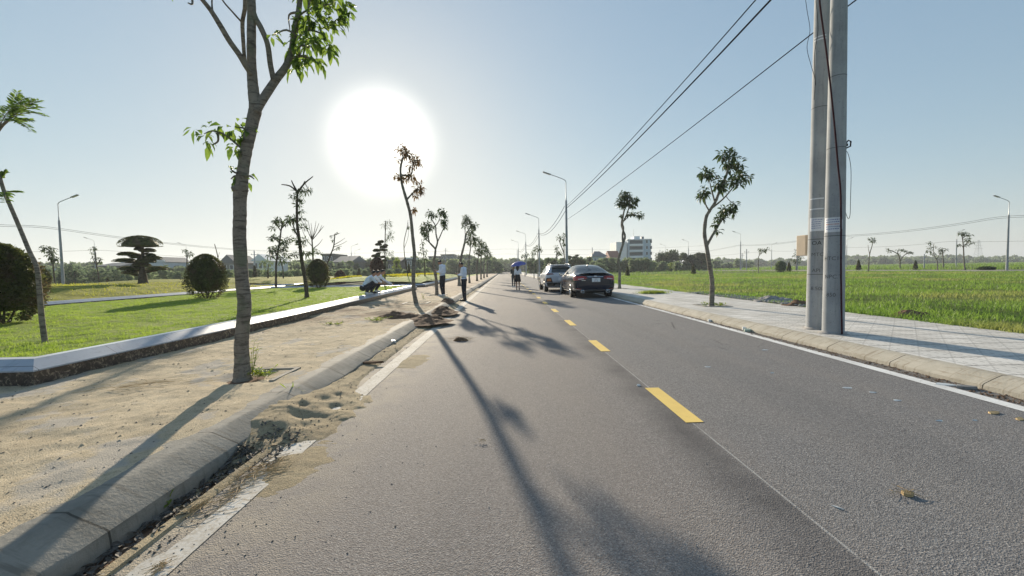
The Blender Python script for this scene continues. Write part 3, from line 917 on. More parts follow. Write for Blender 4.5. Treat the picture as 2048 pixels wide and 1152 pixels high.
# big foreground tree ------------------------------------------------------
TG = 'young trees along the left pavement'
def foreground_tree():
    Y = 4.66; s = Y / FPX
    base = P(485, 754, Y); root = Vector((base.x, Y, .11))
    t = thing('street_tree', root, 'nearest and largest tree, ringed grey trunk rising from the sandy pavement past the top edge', 'tree', TG)
    rd = random.Random(5); rn = np.random.default_rng(5)
    def W3(p, dy=0.0): return P(p[0], p[1], Y + dy) - root
    def thick(pts, mb, dy=(0, 0), n=14, sub=5, ring=0.0):
        q = [W3(p[:2], dy[0] + (dy[1] - dy[0]) * i / (len(pts) - 1)) for i, p in enumerate(pts)]
        sp = smooth_path(q, sub)
        rad = []
        for i in range(len(sp)):
            f = i / sub; k = min(int(f), len(pts) - 2); u = f - k
            rad.append((pts[k][2] * (1 - u) + pts[k + 1][2] * u) * s * .88 * (1 + ring * math.sin(i * 1.9) + ring * rd.uniform(-1, 1)))
        mb.tube(sp, rad, n)
        return sp
    mb = MB()
    main = thick([(486, 768, 23), (485, 750, 18), (484, 720, 15), (483, 690, 14.5), (486, 650, 13.8), (489, 605, 13.6), (484, 560, 13.4), (481, 510, 13.4), (479, 470, 13.2),
                  (480, 430, 13), (480, 395, 13.3), (482, 378, 14.5), (484, 362, 12.5), (487, 335, 11.6), (493, 300, 11.5), (500, 268, 12), (506, 240, 12.4), (511, 216, 13), (508, 190, 11.5),
                  (505, 160, 10.5), (503, 120, 9.2), (503, 60, 8.8), (503, 10, 8.6), (499, -60, 7.5), (492, -150, 5.5), (488, -260, 3)], mb, (0, 0.05), 20, 7, 0.022)
    rb = thick([(512, 225, 8), (524, 202, 9), (538, 180, 9), (553, 158, 8.5), (572, 133, 7.8), (583, 105, 7), (590, 60, 7), (597, 25, 6), (603, -30, 5), (615, -110, 3.5), (622, -190, 2)], mb, (0, .45), 12)
    r2 = thick([(548, 163, 6), (541, 130, 5.6), (535, 88, 5.5), (522, 56, 6), (510, 34, 6), (502, 5, 5)], mb, (0.1, .02), 10)
    lb = thick([(503, 150, 5), (492, 132, 6), (479, 110, 5.8), (459, 82, 5.5), (440, 50, 5.2), (421, 20, 4.5), (399, -8, 4), (375, -45, 3), (350, -100, 2)], mb, (0, -.4), 10)
    l2 = thick([(490, 128, 3.5), (487, 90, 3.8), (485, 45, 4), (490, 12, 4), (486, -40, 3), (470, -120, 2)], mb, (-.05, -.5), 8)
    tw = thick([(485, 46, 2), (466, 25, 1.7), (445, 0, 1.5), (425, -40, 1)], mb, (-.2, -.7), 6)
    tw2 = thick([(429, 32, 2), (424, 12, 1.8), (425, -30, 1.4)], mb, (-.2, -.1), 6)
    kn = thick([(484, 384, 8), (470, 378, 7), (467, 374, 4.5)], mb, (0, -.05), 10, 4)
    # small side shoots that carry the leaves
    shoots = [[(492, 304), (472, 287), (447, 268), (424, 262), (408, 268)], [(447, 268), (436, 282), (424, 290)], [(497, 262), (486, 256), (472, 255)], [(484, 345), (470, 345), (461, 338)],
              [(487, 352), (470, 352), (462, 358)], [(489, 352), (500, 352), (508, 358)], [(585, 105), (606, 112), (628, 122), (643, 128)], [(588, 70), (612, 62), (640, 66), (655, 82)],
              [(590, 60), (573, 60), (548, 70)], [(583, 100), (600, 92), (618, 95)], [(572, 40), (600, 30), (640, 12), (672, 8)], [(572, -10), (578, 30), (580, 60)], [(597, 20), (620, 0), (660, -15), (688, 0)],
              [(399, -8), (385, 2), (376, 6)]]
    ends = []
    allsp = main + rb + r2 + lb + l2
    for sh in shoots:
        q0 = W3(sh[0]); nr = min(allsp + ends, key=lambda q: (Vector((q.x, 0, q.z)) - Vector((q0.x, 0, q0.z))).length)
        dy = rd.uniform(-.35, .35)
        pts = [nr] + [W3(p, nr.y + dy * (i + 1) / len(sh)) for i, p in enumerate(sh[1:])]
        sp = smooth_path(pts, 4); ends += sp
        mb.tube(sp, [0.012 * (1 - i / len(sp)) + .004 for i in range(len(sp))], 6)
    mb.build('trunk', M['bark'], t, smooth=True)
    lv = Leaves()
    C = [(412, 270, 10, 6), (422, 288, 11, 10), (436, 262, 12, 9), (432, 282, 9, 7), (455, 258, 9, 6), (470, 262, 12, 10), (480, 250, 9, 7), (490, 262, 9, 7), (470, 296, 10, 9), (483, 286, 8, 7), (484, 305, 8, 5), (474, 276, 7, 5), (495, 247, 8, 5),
         (462, 338, 8, 6), (468, 350, 9, 7), (460, 360, 6, 3), (476, 345, 6, 4), (503, 354, 8, 3), (507, 364, 7, 3),
         (548, 72, 10, 8), (560, 62, 10, 9), (566, 82, 8, 5), (543, 60, 6, 4), (583, 50, 14, 14), (590, 75, 14, 14), (578, 100, 12, 14), (574, 120, 12, 14), (592, 104, 14, 14), (598, 130, 8, 6), (608, 112, 12, 9),
         (604, 60, 16, 17), (622, 70, 17, 20), (640, 68, 15, 18), (628, 88, 13, 13), (647, 85, 13, 13), (612, 88, 12, 10), (630, 116, 11, 9), (643, 126, 9, 8), (600, 36, 17, 16), (572, 28, 12, 9), (566, 5, 12, 10), (585, 8, 18, 20), (610, 12, 22, 28), (635, 6, 22, 30), (655, 12, 20, 26), (672, 4, 17, 20),
         (640, 30, 18, 22), (622, 36, 14, 14), (660, 30, 12, 12), (684, -8, 14, 16), (660, -30, 24, 30), (620, -50, 30, 40), (580, -70, 30, 36), (640, -90, 30, 36), (600, -130, 30, 36), (625, -180, 24, 26),
         (378, 4, 12, 12), (392, 8, 9, 8), (370, -14, 14, 12), (352, -60, 22, 24), (345, -105, 22, 24), (400, -70, 18, 16), (470, -130, 24, 28), (492, -190, 30, 36), (488, -260, 34, 44), (425, -60, 16, 14), (520, -230, 26, 28), (455, -200, 24, 26)]
    for x, y, r, n in C:
        c = W3((x, y)); nr = min(ends + rb + lb + l2 + main, key=lambda q: (Vector((q.x, 0, q.z)) - Vector((c.x, 0, c.z))).length)
        c.y = nr.y + rd.uniform(-.6, .6) * r * s
        lv.cluster(c, r * s * .86, int(n * (.85 if y > -20 else .7)), 0.094 if y > -20 else .13, rn, 0.52, 0.9, 1.0, 0.5)
    lv.obj('crown', M['leaf'], t)
    return t
foreground_tree()

# the rest of the left row ---------------------------------------------------
px_tree('street_tree', 'thin curved tree with reddish leaf clumps in front of the sun, left row', [(833, 607), (829, 590), (827, 574), (827, 528), (829, 510), (825, 470), (821, 431), (813, 400), (806, 376), (803, 362), (801, 337), (806, 315)],
        [[(813, 400), (821, 391), (832, 379)], [(806, 352), (822, 350), (825, 330)]],
        [(803, 297, 10), (811, 303, 9), (817, 309, 9), (829, 317, 8), (826, 328, 11), (834, 322, 7), (794, 352, 6), (807, 356, 9), (816, 348, 6), (824, 353, 6), (836, 372, 11), (840, 380, 9), (830, 388, 6), (796, 318, 4), (829, 419, 3)],
        zg=.15, r0=4.6, r1=2.0, leaf='leaf_red', size=.15, seed=12, group=TG, dens=1.5)
px_tree('street_tree', 'forked tree just behind the man on the pavement with his phone, left row', [(874, 590), (872, 556), (867, 528), (870, 511), (871, 498)],
        [{'p': [(871, 499), (859, 485), (856, 469), (855, 461)], 'r': (1.6, .8)}, {'p': [(871, 499), (875, 484), (872, 468), (871, 452), (863, 438), (862, 430)], 'r': (1.8, .7)}, {'p': [(871, 452), (877, 443), (881, 430)], 'r': (1, .6)}, {'p': [(875, 484), (883, 466), (888, 454), (889, 446)], 'r': (1.2, .6)}, [(871, 499), (862, 488), (851, 478)]],
        [(859, 427, 8), (866, 431, 7), (883, 421, 9), (886, 428, 6), (890, 441, 9), (888, 451, 6), (847, 452, 8), (856, 450, 8), (862, 455, 6), (849, 464, 7), (852, 474, 4), (845, 460, 5)], zg=.148, r0=3.6, r1=1.8, leaf='leaf_dark', size=.17, seed=13, group=TG, dens=1.8)
px_tree('street_tree', 'tree leaning right above the man standing at the kerb, left row', [(919, 571), (918, 547), (921, 520), (926, 499), (930, 482), (931, 470)],
        [{'p': [(931, 472), (930, 458), (931, 444)], 'r': (1, .5)}, {'p': [(931, 472), (938, 458), (942, 449)], 'r': (1, .5)}],
        [(932, 435, 8), (937, 441, 7), (929, 443, 6), (941, 449, 8), (951, 451, 6), (946, 456, 5), (928, 452, 4), (936, 466, 4)], Y=31, r0=3.3, r1=1.5, leaf='leaf_dark', size=.2, seed=14, group=TG, dens=1.8)
for args in [
    ('dark slender tree right of the leaning one, fifth in the left row', [(939, 561), (938, 540), (938, 521), (941, 497)], [(942, 463, 8), (944, 473, 9), (935, 474, 6), (951, 478, 6), (936, 483, 5), (947, 484, 6)], 38, 15),
    ('tree with a low rounded crown, sixth in the left row before the road narrows', [(954, 556), (954, 532), (957, 513)], [(957, 482, 8), (950, 488, 5), (963, 487, 6), (953, 503, 6), (960, 497, 6)], 45, 16),
    ('seventh tree of the left row, small against the wood', [(962, 552), (962, 521), (963, 508)], [(968, 490, 7), (963, 500, 8), (959, 507, 5), (971, 496, 5)], 52, 17),
    ('eighth tree of the left row, very small', [(968, 549), (968, 520)], [(973, 498, 6), (969, 506, 6), (976, 503, 4)], 60, 18),
    ('last tree one can tell apart in the left row near the end of the road', [(974, 547), (975, 525)], [(979, 507, 5), (974, 514, 5), (982, 511, 3)], 70, 19)]:
    px_tree('street_tree', args[0], args[1], [], args[2], Y=args[3], r0=2.0, r1=1.0, leaf='leaf_dark', size=.26, seed=args[4], group=TG, dens=1.7)

# right row
RG = 'young trees along the right pavement'
px_tree('street_tree', 'forked tree with drooping dark green clumps on the right pavement, left of the concrete poles', [(1423, 612), (1424, 590), (1424, 561), (1419, 530), (1413, 492), (1409, 467), (1412, 436), (1419, 422), (1430, 405), (1439, 383), (1453, 349), (1457, 335)],
        [{'p': [(1413, 492), (1427, 467), (1442, 442), (1448, 432)], 'r': (3, 1.4)}, {'p': [(1419, 422), (1411, 408), (1410, 390)], 'r': (1.8, .8)}, {'p': [(1429, 405), (1424, 383), (1419, 362)], 'r': (1.8, .8)}, {'p': [(1427, 418), (1445, 399), (1463, 379), (1470, 368)], 'r': (2, .8)}],
        [(1450, 308, 12), (1460, 304, 9), (1463, 316, 13), (1476, 325, 12), (1480, 334, 8), (1460, 336, 9), (1452, 324, 9), (1412, 342, 11), (1420, 347, 10), (1406, 350, 7), (1408, 380, 9), (1404, 391, 6), (1414, 386, 7),
         (1436, 362, 10), (1446, 366, 11), (1441, 378, 9), (1432, 372, 8), (1468, 355, 11), (1480, 350, 11), (1490, 356, 8), (1472, 370, 9), (1462, 364, 8), (1450, 420, 11), (1461, 416, 11), (1467, 408, 6), (1446, 432, 9), (1438, 437, 5), (1438, 462, 4), (1431, 449, 3), (1469, 422, 6)],
        zg=.14, r0=5.0, r1=2.2, size=.15, seed=21, group=RG, dens=1.55, leaf='leaf_dark')
px_tree('street_tree', 'wavy double stemmed tree in front of the white five storey building', [(1239, 577), (1239, 560), (1239, 542), (1236, 523), (1241, 504), (1246, 488), (1250, 473), (1246, 460), (1243, 448), (1246, 433), (1249, 418)],
        [{'p': [(1246, 488), (1245, 470), (1247, 456), (1245, 446), (1252, 433), (1257, 418), (1262, 410)], 'r': (2.2, 1.0)}, [(1253, 432), (1262, 430), (1275, 431)], [(1246, 442), (1251, 439), (1254, 436)]],
        [(1243, 392, 9), (1251, 391, 9), (1240, 403, 9), (1248, 404, 10), (1256, 398, 8), (1243, 412, 8), (1253, 410, 6), (1265, 404, 8), (1270, 401, 5), (1263, 413, 6), (1255, 429, 4), (1264, 428, 4), (1273, 430, 5), (1280, 433, 4), (1243, 432, 2)], zg=.14, r0=3.2, r1=1.5, size=.17, seed=22, group=RG, dens=2.3, leaf='leaf_dark')
px_tree('street_tree', 'two stemmed tree with round tufts beside the lamp post behind the cars', [(1128, 545), (1129, 526), (1128, 508), (1124, 496), (1118, 480)], [{'p': [(1128, 512), (1128, 490), (1129, 472)], 'r': (1, .6)}],
        [(1118, 475, 4), (1124, 478, 3), (1129, 470, 4), (1128, 487, 3)], Y=31, r0=1.7, r1=.9, leaf='leaf_dark', size=.2, seed=23, group=RG, dens=1.4)
px_tree('street_tree', 'small tufted tree above the roof of the white car', [(1112, 545), (1112, 526), (1113, 508)], [[(1113, 518), (1117, 511), (1121, 507)]], [(1113, 494, 4), (1113, 501, 3), (1121, 505, 4), (1116, 507, 3)], Y=38, r0=1.4, r1=.8, leaf='leaf_dark', size=.22, seed=24, group=RG, dens=1.4)
px_tree('street_tree', 'small dark tree behind the second lamp post of the right row', [(1076, 549), (1076, 520), (1075, 505)], [], [(1075, 493, 4), (1079, 497, 4), (1070, 497, 3), (1081, 500, 3), (1072, 501, 3)], Y=52, r0=1.3, r1=.7, leaf='leaf_dark', size=.3, seed=25, group=RG)
px_tree('street_tree', 'dark tree with two tufts left of the second lamp post of the right row', [(1068, 547), (1068, 522)], [], [(1064, 504, 3.5), (1070, 505, 3), (1065, 511, 3)], Y=60, r0=1.1, r1=.6, leaf='leaf_dark', size=.3, seed=26, group=RG)
px_tree('street_tree', 'farthest dark tree of the right row, above the blue umbrella', [(1050, 545), (1050, 524)], [], [(1048, 510, 4), (1054, 509, 4), (1044, 514, 3), (1051, 515, 4)], Y=78, r0=1.0, r1=.6, leaf='leaf_dark', size=.35, seed=27, group=RG)

# lawn trees -----------------------------------------------------------------
LG = 'slender trees on the lawns'
def frond(lv, a, b, rn, n=15, w=.10, droop=.25):
    """a pinnate frond from a to b: narrow leaflets either side of a drooping rachis"""
    a = np.array(a); b = np.array(b); ax = b - a; Ln = np.linalg.norm(ax); ax = ax / Ln
    side = np.cross(ax, [0, 0, 1.0]); side /= np.linalg.norm(side) + 1e-9
    t = np.repeat(np.linspace(.12, 1, n), 2); sg = np.tile([1, -1], n)
    c = a + ax * (t * Ln)[:, None]; c[:, 2] -= droop * Ln * t ** 2
    d = side * sg[:, None] * .75 + ax * .8 + rn.normal(0, .12, (2 * n, 3)); d /= np.linalg.norm(d, axis=1)[:, None]
    Lf = w * (1.15 - np.abs(t - .45)) * (.8 + .4 * rn.random(2 * n))
    lv.add(*leaf_arrays(c, d, Lf, Lf * .26, .3, rnd=rn))
    return [Vector(a + ax * Ln * q - np.array([0, 0, droop * Ln * q * q])) for q in (0, .35, .7, 1)]
def feather_tree(label, trunk, fr, Y, zg, r0, r1, seed, bark='bark', n=15, w=.1, tops=(), leaf='leaf'):
    rn = np.random.default_rng(seed); rd = random.Random(seed); s = Y / FPX
    base = P(*trunk[0], Y); root = Vector((base.x, Y, groundz(base.x, Y)))
    t = thing('lawn_tree', root, label, 'tree', LG)
    q = [P(*p, Y) - root for p in trunk]; q[0].z = -.05
    sp = smooth_path(q, 4); mb = MB()
    mb.tube(sp, [(r0 + (r1 - r0) * i / (len(sp) - 1)) * s for i in range(len(sp))], 12)
    lv = Leaves()
    for a, b in fr:
        dy = rd.uniform(-.5, .5)
        A = P(*a, Y) - root; B = P(*b, Y + dy) - root
        nr = min(sp, key=lambda v: (v - A).length)
        L_ = (B - A).length; B.z += .2 * L_
        ra = frond(lv, A, B, rn, n, w)
        mb.tube(ra, [.006, .005, .004, .002], 5)
        if (nr - A).length < .9 and (nr - A).length > .02: mb.tube([nr, (nr + A) / 2 + Vector((0, 0, .03)), A], [.014, .011, .007], 6)
    for a in tops:
        pts = [P(*p, Y + rd.uniform(-.1, .1)) - root for p in a]
        mb.tube(smooth_path(pts, 3), [.016 * s * 130] * 1 + [.008 * s * 130] * (3 * (len(pts) - 1)), 5)
    mb.build('trunk', M[bark], t, smooth=True)
    lv.obj('crown', M[leaf], t)
    return t
feather_tree('feathery tree leaning out of the left picture edge, beside the biggest round shrub',
    [(90, 677), (84, 640), (81, 606), (78, 570), (75, 543), (70, 525), (59, 503), (42, 462), (22, 415), (8, 382), (-3, 345), (-14, 308), (-10, 275), (4, 252), (20, 238)],
    [((20, 238), (90, 224)), ((22, 236), (84, 208)), ((24, 232), (66, 196)), ((14, 242), (64, 240)), ((20, 240), (62, 258)), ((22, 234), (52, 188)), ((0, 250), (30, 205)), ((4, 250), (-30, 200)), ((2, 252), (-50, 235)), ((-5, 260), (-40, 300)),
     ((10, 385), (33, 384)), ((8, 384), (12, 402)), ((2, 360), (12, 343)), ((24, 232), (34, 180)), ((26, 233), (78, 196)), ((14, 244), (-10, 205))], 6.0, .4, 4.6, 2.2, 31, n=17, w=.11)
px_tree('lawn_tree', 'tall straight lawn tree with tiers of dark foliage and bare twigs at its top', [(614, 594), (611, 564), (603, 517), (598, 475), (594, 444), (594, 405), (595, 384)],
        [[(595, 384), (610, 366), (626, 353)], [(595, 384), (580, 372), (563, 369)], [(595, 384), (587, 370), (583, 361)], [(595, 386), (605, 372), (610, 362)], [(598, 475), (590, 462), (584, 438)]],
        [(599, 383, 9, 4), (611, 383, 8, 4), (589, 392, 8, 4), (600, 397, 9, 4), (620, 380, 5, 3), (600, 410, 6, 3), (602, 422, 5, 3), (585, 436, 8, 3), (577, 440, 6, 3), (604, 436, 5, 3), (607, 455, 9, 4), (590, 457, 5, 3), (597, 481, 8, 4), (611, 480, 9, 4), (587, 509, 9, 4), (605, 491, 7, 4), (577, 512, 6, 3), (612, 508, 6, 3), (626, 505, 9, 4)],
        Y=15.4, r0=4.2, r1=1.8, leaf='leaf_dark', bark='bark_dark', size=.16, seed=32, group=LG, dens=1.7, ratio=.22, droop=.3)
px_tree('lawn_tree', 'bushy dark layered tree at the far lawn edge, left of the tall straight one', [(552, 572), (552, 545), (553, 522), (559, 486), (562, 462), (565, 445)],
        [[(559, 486), (548, 476), (542, 472)], [(556, 500), (546, 498), (538, 498)], [(556, 500), (568, 497), (576, 494)], [(563, 455), (574, 446), (582, 438)], [(562, 460), (552, 448), (545, 443)]],
        [(547, 442, 9, 5), (556, 439, 8, 5), (566, 447, 10, 5), (577, 437, 8, 4), (584, 441, 6, 4), (543, 456, 6, 3), (550, 473, 9, 4), (540, 476, 6, 3), (561, 482, 8, 5), (573, 486, 9, 5), (566, 496, 9, 6), (541, 499, 9, 6), (552, 505, 8, 6), (537, 512, 8, 5), (570, 505, 8, 5), (567, 519, 6, 4), (556, 495, 7, 5), (577, 476, 6, 4)],
        Y=28, r0=2.6, r1=1.1, leaf='leaf_dark', bark='bark_dark', size=.22, seed=33, group=LG, dens=1.6, ratio=.3, droop=.3)
BG = 'bare and half bare trees'
def bare(label, trunk, seed, Y, r0, tips, cl=()):
    return px_tree('bare_tree', label, trunk, [{'p': [b0, ((b0[0] + b1[0]) / 2 + m, (b0[1] + b1[1]) / 2), b1], 'r': (r0 * .45, .25)} for b0, b1, m in tips], cl, Y=Y, r0=r0, r1=r0 * .6, leaf='leaf_dark', bark='bark_dark', size=.2, seed=seed, group=BG)
bare('bare tree with upswept twigs just behind the dark egg shaped shrub', [(626, 545), (626, 517), (625, 498), (624, 480)], 34, 33, 2.0,
     [((624, 480), (609, 438), -2), ((624, 480), (616, 440), 0), ((624, 480), (622, 446), 1), ((624, 480), (632, 442), 1), ((624, 480), (644, 450), 3), ((625, 495), (605, 460), -3), ((624, 478), (638, 446), 1), ((625, 498), (645, 478), 3), ((610, 460), (603, 438), 0), ((634, 466), (648, 452), 1)],
     [(632, 500, 5, 3), (640, 505, 5, 3), (618, 505, 5, 3)])
bare('leaning half bare tree with long side twigs, right of the dark egg shaped shrub', [(652, 540), (655, 527), (661, 510), (667, 494), (669, 478), (670, 468)], 35, 38, 1.6,
     [((667, 496), (694, 482), 1), ((665, 500), (684, 492), 1), ((668, 490), (690, 476), 1), ((670, 470), (680, 466), 0), ((670, 470), (659, 472), 0)], [(660, 474, 3, 2), (672, 467, 3, 2), (664, 480, 2, 2), (676, 496, 4, 2)])
bare('pair of thin curved bare stems behind the thin reddish tree', [(816, 556), (813, 535), (809, 510), (808, 485), (812, 465), (815, 452)], 36, 38, 1.0,
     [((809, 500), (816, 445), 4), ((814, 455), (816, 440), 0)], [(815, 452, 3, 2)])
px_tree('lawn_tree', 'thin mast-like tree with wispy tufts, just right of the squatting men', [(770, 567), (770, 530), (770, 490), (771, 450), (771, 442)], [],
        [(776, 443, 6, 3), (766, 450, 4, 2), (775, 452, 5, 3), (782, 470, 7, 3), (778, 476, 7, 3), (783, 464, 4, 2), (777, 503, 7, 4), (783, 508, 5, 3), (766, 505, 4, 2)], Y=27, r0=1.6, r1=.7, leaf='leaf_dark', bark='bark_dark', size=.22, seed=37, group=LG, ratio=.14, dens=1.3)
px_tree('lawn_tree', 'young sparse tree with small tufts between the reddish tree and the forked tree', [(850, 553), (849, 527), (846, 500), (843, 478)], [], [(843, 497, 4), (851, 502, 4), (848, 509, 4), (842, 517, 4), (852, 517, 4), (839, 505, 2), (845, 487, 2)], Y=42, r0=1.3, r1=.5, leaf='leaf_dark', bark='bark_dark', size=.26, seed=38, group=LG)
px_tree('lawn_tree', 'small layered tree left of the far left lamp post', [(109, 562), (107, 540), (105, 517), (102, 503)], [], [(97, 495, 8, 4), (106, 498, 7, 4), (91, 499, 5, 3), (107, 507, 8, 3), (100, 509, 5, 3), (112, 515, 8, 3), (105, 520, 7, 3), (117, 519, 5, 3)], Y=36, r0=1.7, r1=.8, leaf='leaf_dark', bark='bark_dark', size=.26, seed=39, group=LG, dens=1.4)
px_tree('lawn_tree', 'spindly tree with a few tufts in front of the second left lamp post', [(198, 559), (196, 545), (193, 530), (191, 505)], [[(193, 530), (187, 520), (184, 512)], [(193, 532), (200, 522), (201, 516)]], [(188, 496, 4, 4), (184, 514, 4, 3), (200, 518, 4, 3), (192, 495, 3, 4), (186, 505, 3, 3), (203, 524, 4, 2)], Y=44, r0=1.4, r1=.8, leaf='leaf_dark', bark='bark_dark', size=.24, seed=40, group=LG)
px_tree('lawn_tree', 'small tufted tree in front of the third left lamp post, near the round dark shrub', [(374, 545), (374, 520), (375, 512)], [], [(373, 500, 4), (380, 504, 5, 3), (378, 510, 4, 3), (385, 508, 3, 2)], Y=62, r0=1.3, r1=.8, leaf='leaf_dark', bark='bark_dark', size=.35, seed=41, group=LG)
px_tree('lawn_tree', 'loose pale green tree beyond the mound, right of the far left lamp post', [(150, 556), (150, 545)], [[(150, 545), (140, 532)], [(150, 545), (160, 534)]], [(140, 534, 10, 7), (150, 538, 12, 8), (161, 536, 10, 7), (146, 528, 8, 5), (136, 544, 8, 6), (158, 545, 9, 5), (147, 547, 10, 5)], Y=58, r0=1.5, r1=1, leaf='woods', bark='bark_dark', size=.4, seed=42, group=LG)
MB_pole = None
bare('thin leaning bare stem above the round dark shrub on the near lawn', [(438, 540), (436, 517), (433, 502), (429, 488)], 43, 34, 1.1, [((436, 515), (439, 505), 0)], [])
px_tree('lawn_tree', 'low green tree with drooping fans left of the layered dark tree, beyond the lawn', [(536, 556), (536, 540), (537, 530)], [], [(532, 524, 7, 4), (540, 523, 7, 4), (528, 530, 6, 3), (545, 529, 6, 3), (537, 537, 9, 3)], Y=46, r0=1.2, r1=.8, leaf='woods', bark='bark_dark', size=.35, seed=44, group=LG)
px_tree('lawn_tree', 'thin tree with a flat side tuft right of the layered dark tree, beyond the lawn', [(567, 559), (566, 540), (563, 527), (560, 515)], [], [(569, 523, 5, 2), (562, 528, 4, 2), (558, 513, 4, 2)], Y=44, r0=1.2, r1=.6, leaf='leaf_dark', bark='bark_dark', size=.28, seed=45, group=LG)

# right field trees
FG = 'young trees in and beyond the right field'
ft = lambda label, trunk, br, cl, Y, seed, r0=1.3, **k: px_tree('field_tree', label, trunk, br, cl, Y=Y, r0=r0, r1=r0 * .6, leaf='leaf_dark', bark='bark', size=.3, seed=seed, group=FG, **k)
ft('lopsided small tree leaning right, alone between the forked tree and the concrete poles', [(1517, 538), (1517, 515), (1521, 508)], [[(1519, 512), (1523, 506), (1527, 503)]], [(1524, 500, 6, 3), (1531, 501, 5, 3), (1520, 505, 4, 2), (1535, 498, 4, 2), (1519, 498, 3, 2)], 62, 51, 1.0)
ft('bushy tree behind the meter box on the concrete pole', [(1592, 534), (1592, 518)], [[(1592, 520), (1598, 512)]], [(1589, 510, 7, 6), (1597, 514, 6, 6), (1586, 519, 6, 4), (1594, 523, 6, 4), (1590, 502, 4, 3)], 80, 52, 1.0)
ft('tall thin tree with one flat tuft on top, first right of the concrete poles', [(1737, 543), (1738, 520), (1740, 506), (1744, 492), (1746, 482)], [[(1738, 510), (1737, 498), (1736, 490)]], [(1747, 479, 6, 3), (1743, 477, 4, 2), (1751, 481, 4, 2)], 56, 53, 1.0)
ft('wide flat topped tree with two spreading stems beyond the field path', [(1800, 533), (1800, 520)], [{'p': [(1800, 522), (1798, 512), (1795, 504)], 'r': (1.3, .6)}, {'p': [(1800, 522), (1805, 514), (1812, 508)], 'r': (1.3, .6)}, [(1795, 505), (1785, 502), (1776, 500)], [(1812, 508), (1820, 505), (1828, 506)]], [(1780, 502, 6, 2), (1793, 500, 7, 2), (1802, 499, 4, 1.5), (1814, 501, 5, 2), (1820, 504, 5, 2), (1827, 506, 4, 1.5), (1774, 498, 3, 1.5)], 84, 54, 1.6)
ft('slim tree with several ragged tufts at the pale path in the right field', [(1875, 543), (1875, 530), (1874, 518)], [[(1874, 520), (1869, 512), (1867, 500), (1868, 486)], [(1874, 518), (1880, 508), (1884, 498)]], [(1868, 485, 3, 1.5), (1867, 494, 5, 3), (1866, 501, 5, 3), (1875, 494, 4, 2), (1869, 508, 4, 3), (1878, 503, 3, 3), (1884, 500, 3, 4)], 55, 55, 1.2)
ft('dark straight tree just behind the slim ragged one in the right field', [(1887, 530), (1886, 515), (1885, 503)], [], [(1885, 498, 4, 4), (1890, 500, 5, 2), (1883, 506, 3, 3)], 84, 56, 1.6)
ft('umbrella shaped tree touching the small far lamp post on the right', [(1930, 543), (1928, 520), (1927, 498), (1926, 485), (1924, 470)], [[(1927, 494), (1921, 490), (1919, 488)], [(1927, 496), (1932, 488), (1935, 482)], [(1925, 474), (1933, 471), (1939, 469)]], [(1922, 466, 7, 3), (1929, 467, 6, 3), (1915, 468, 4, 2), (1939, 469, 5, 2), (1936, 479, 5, 2), (1931, 485, 7, 3), (1925, 481, 4, 2), (1919, 490, 4, 2), (1931, 491, 4, 2)], 54, 57, 1.3)

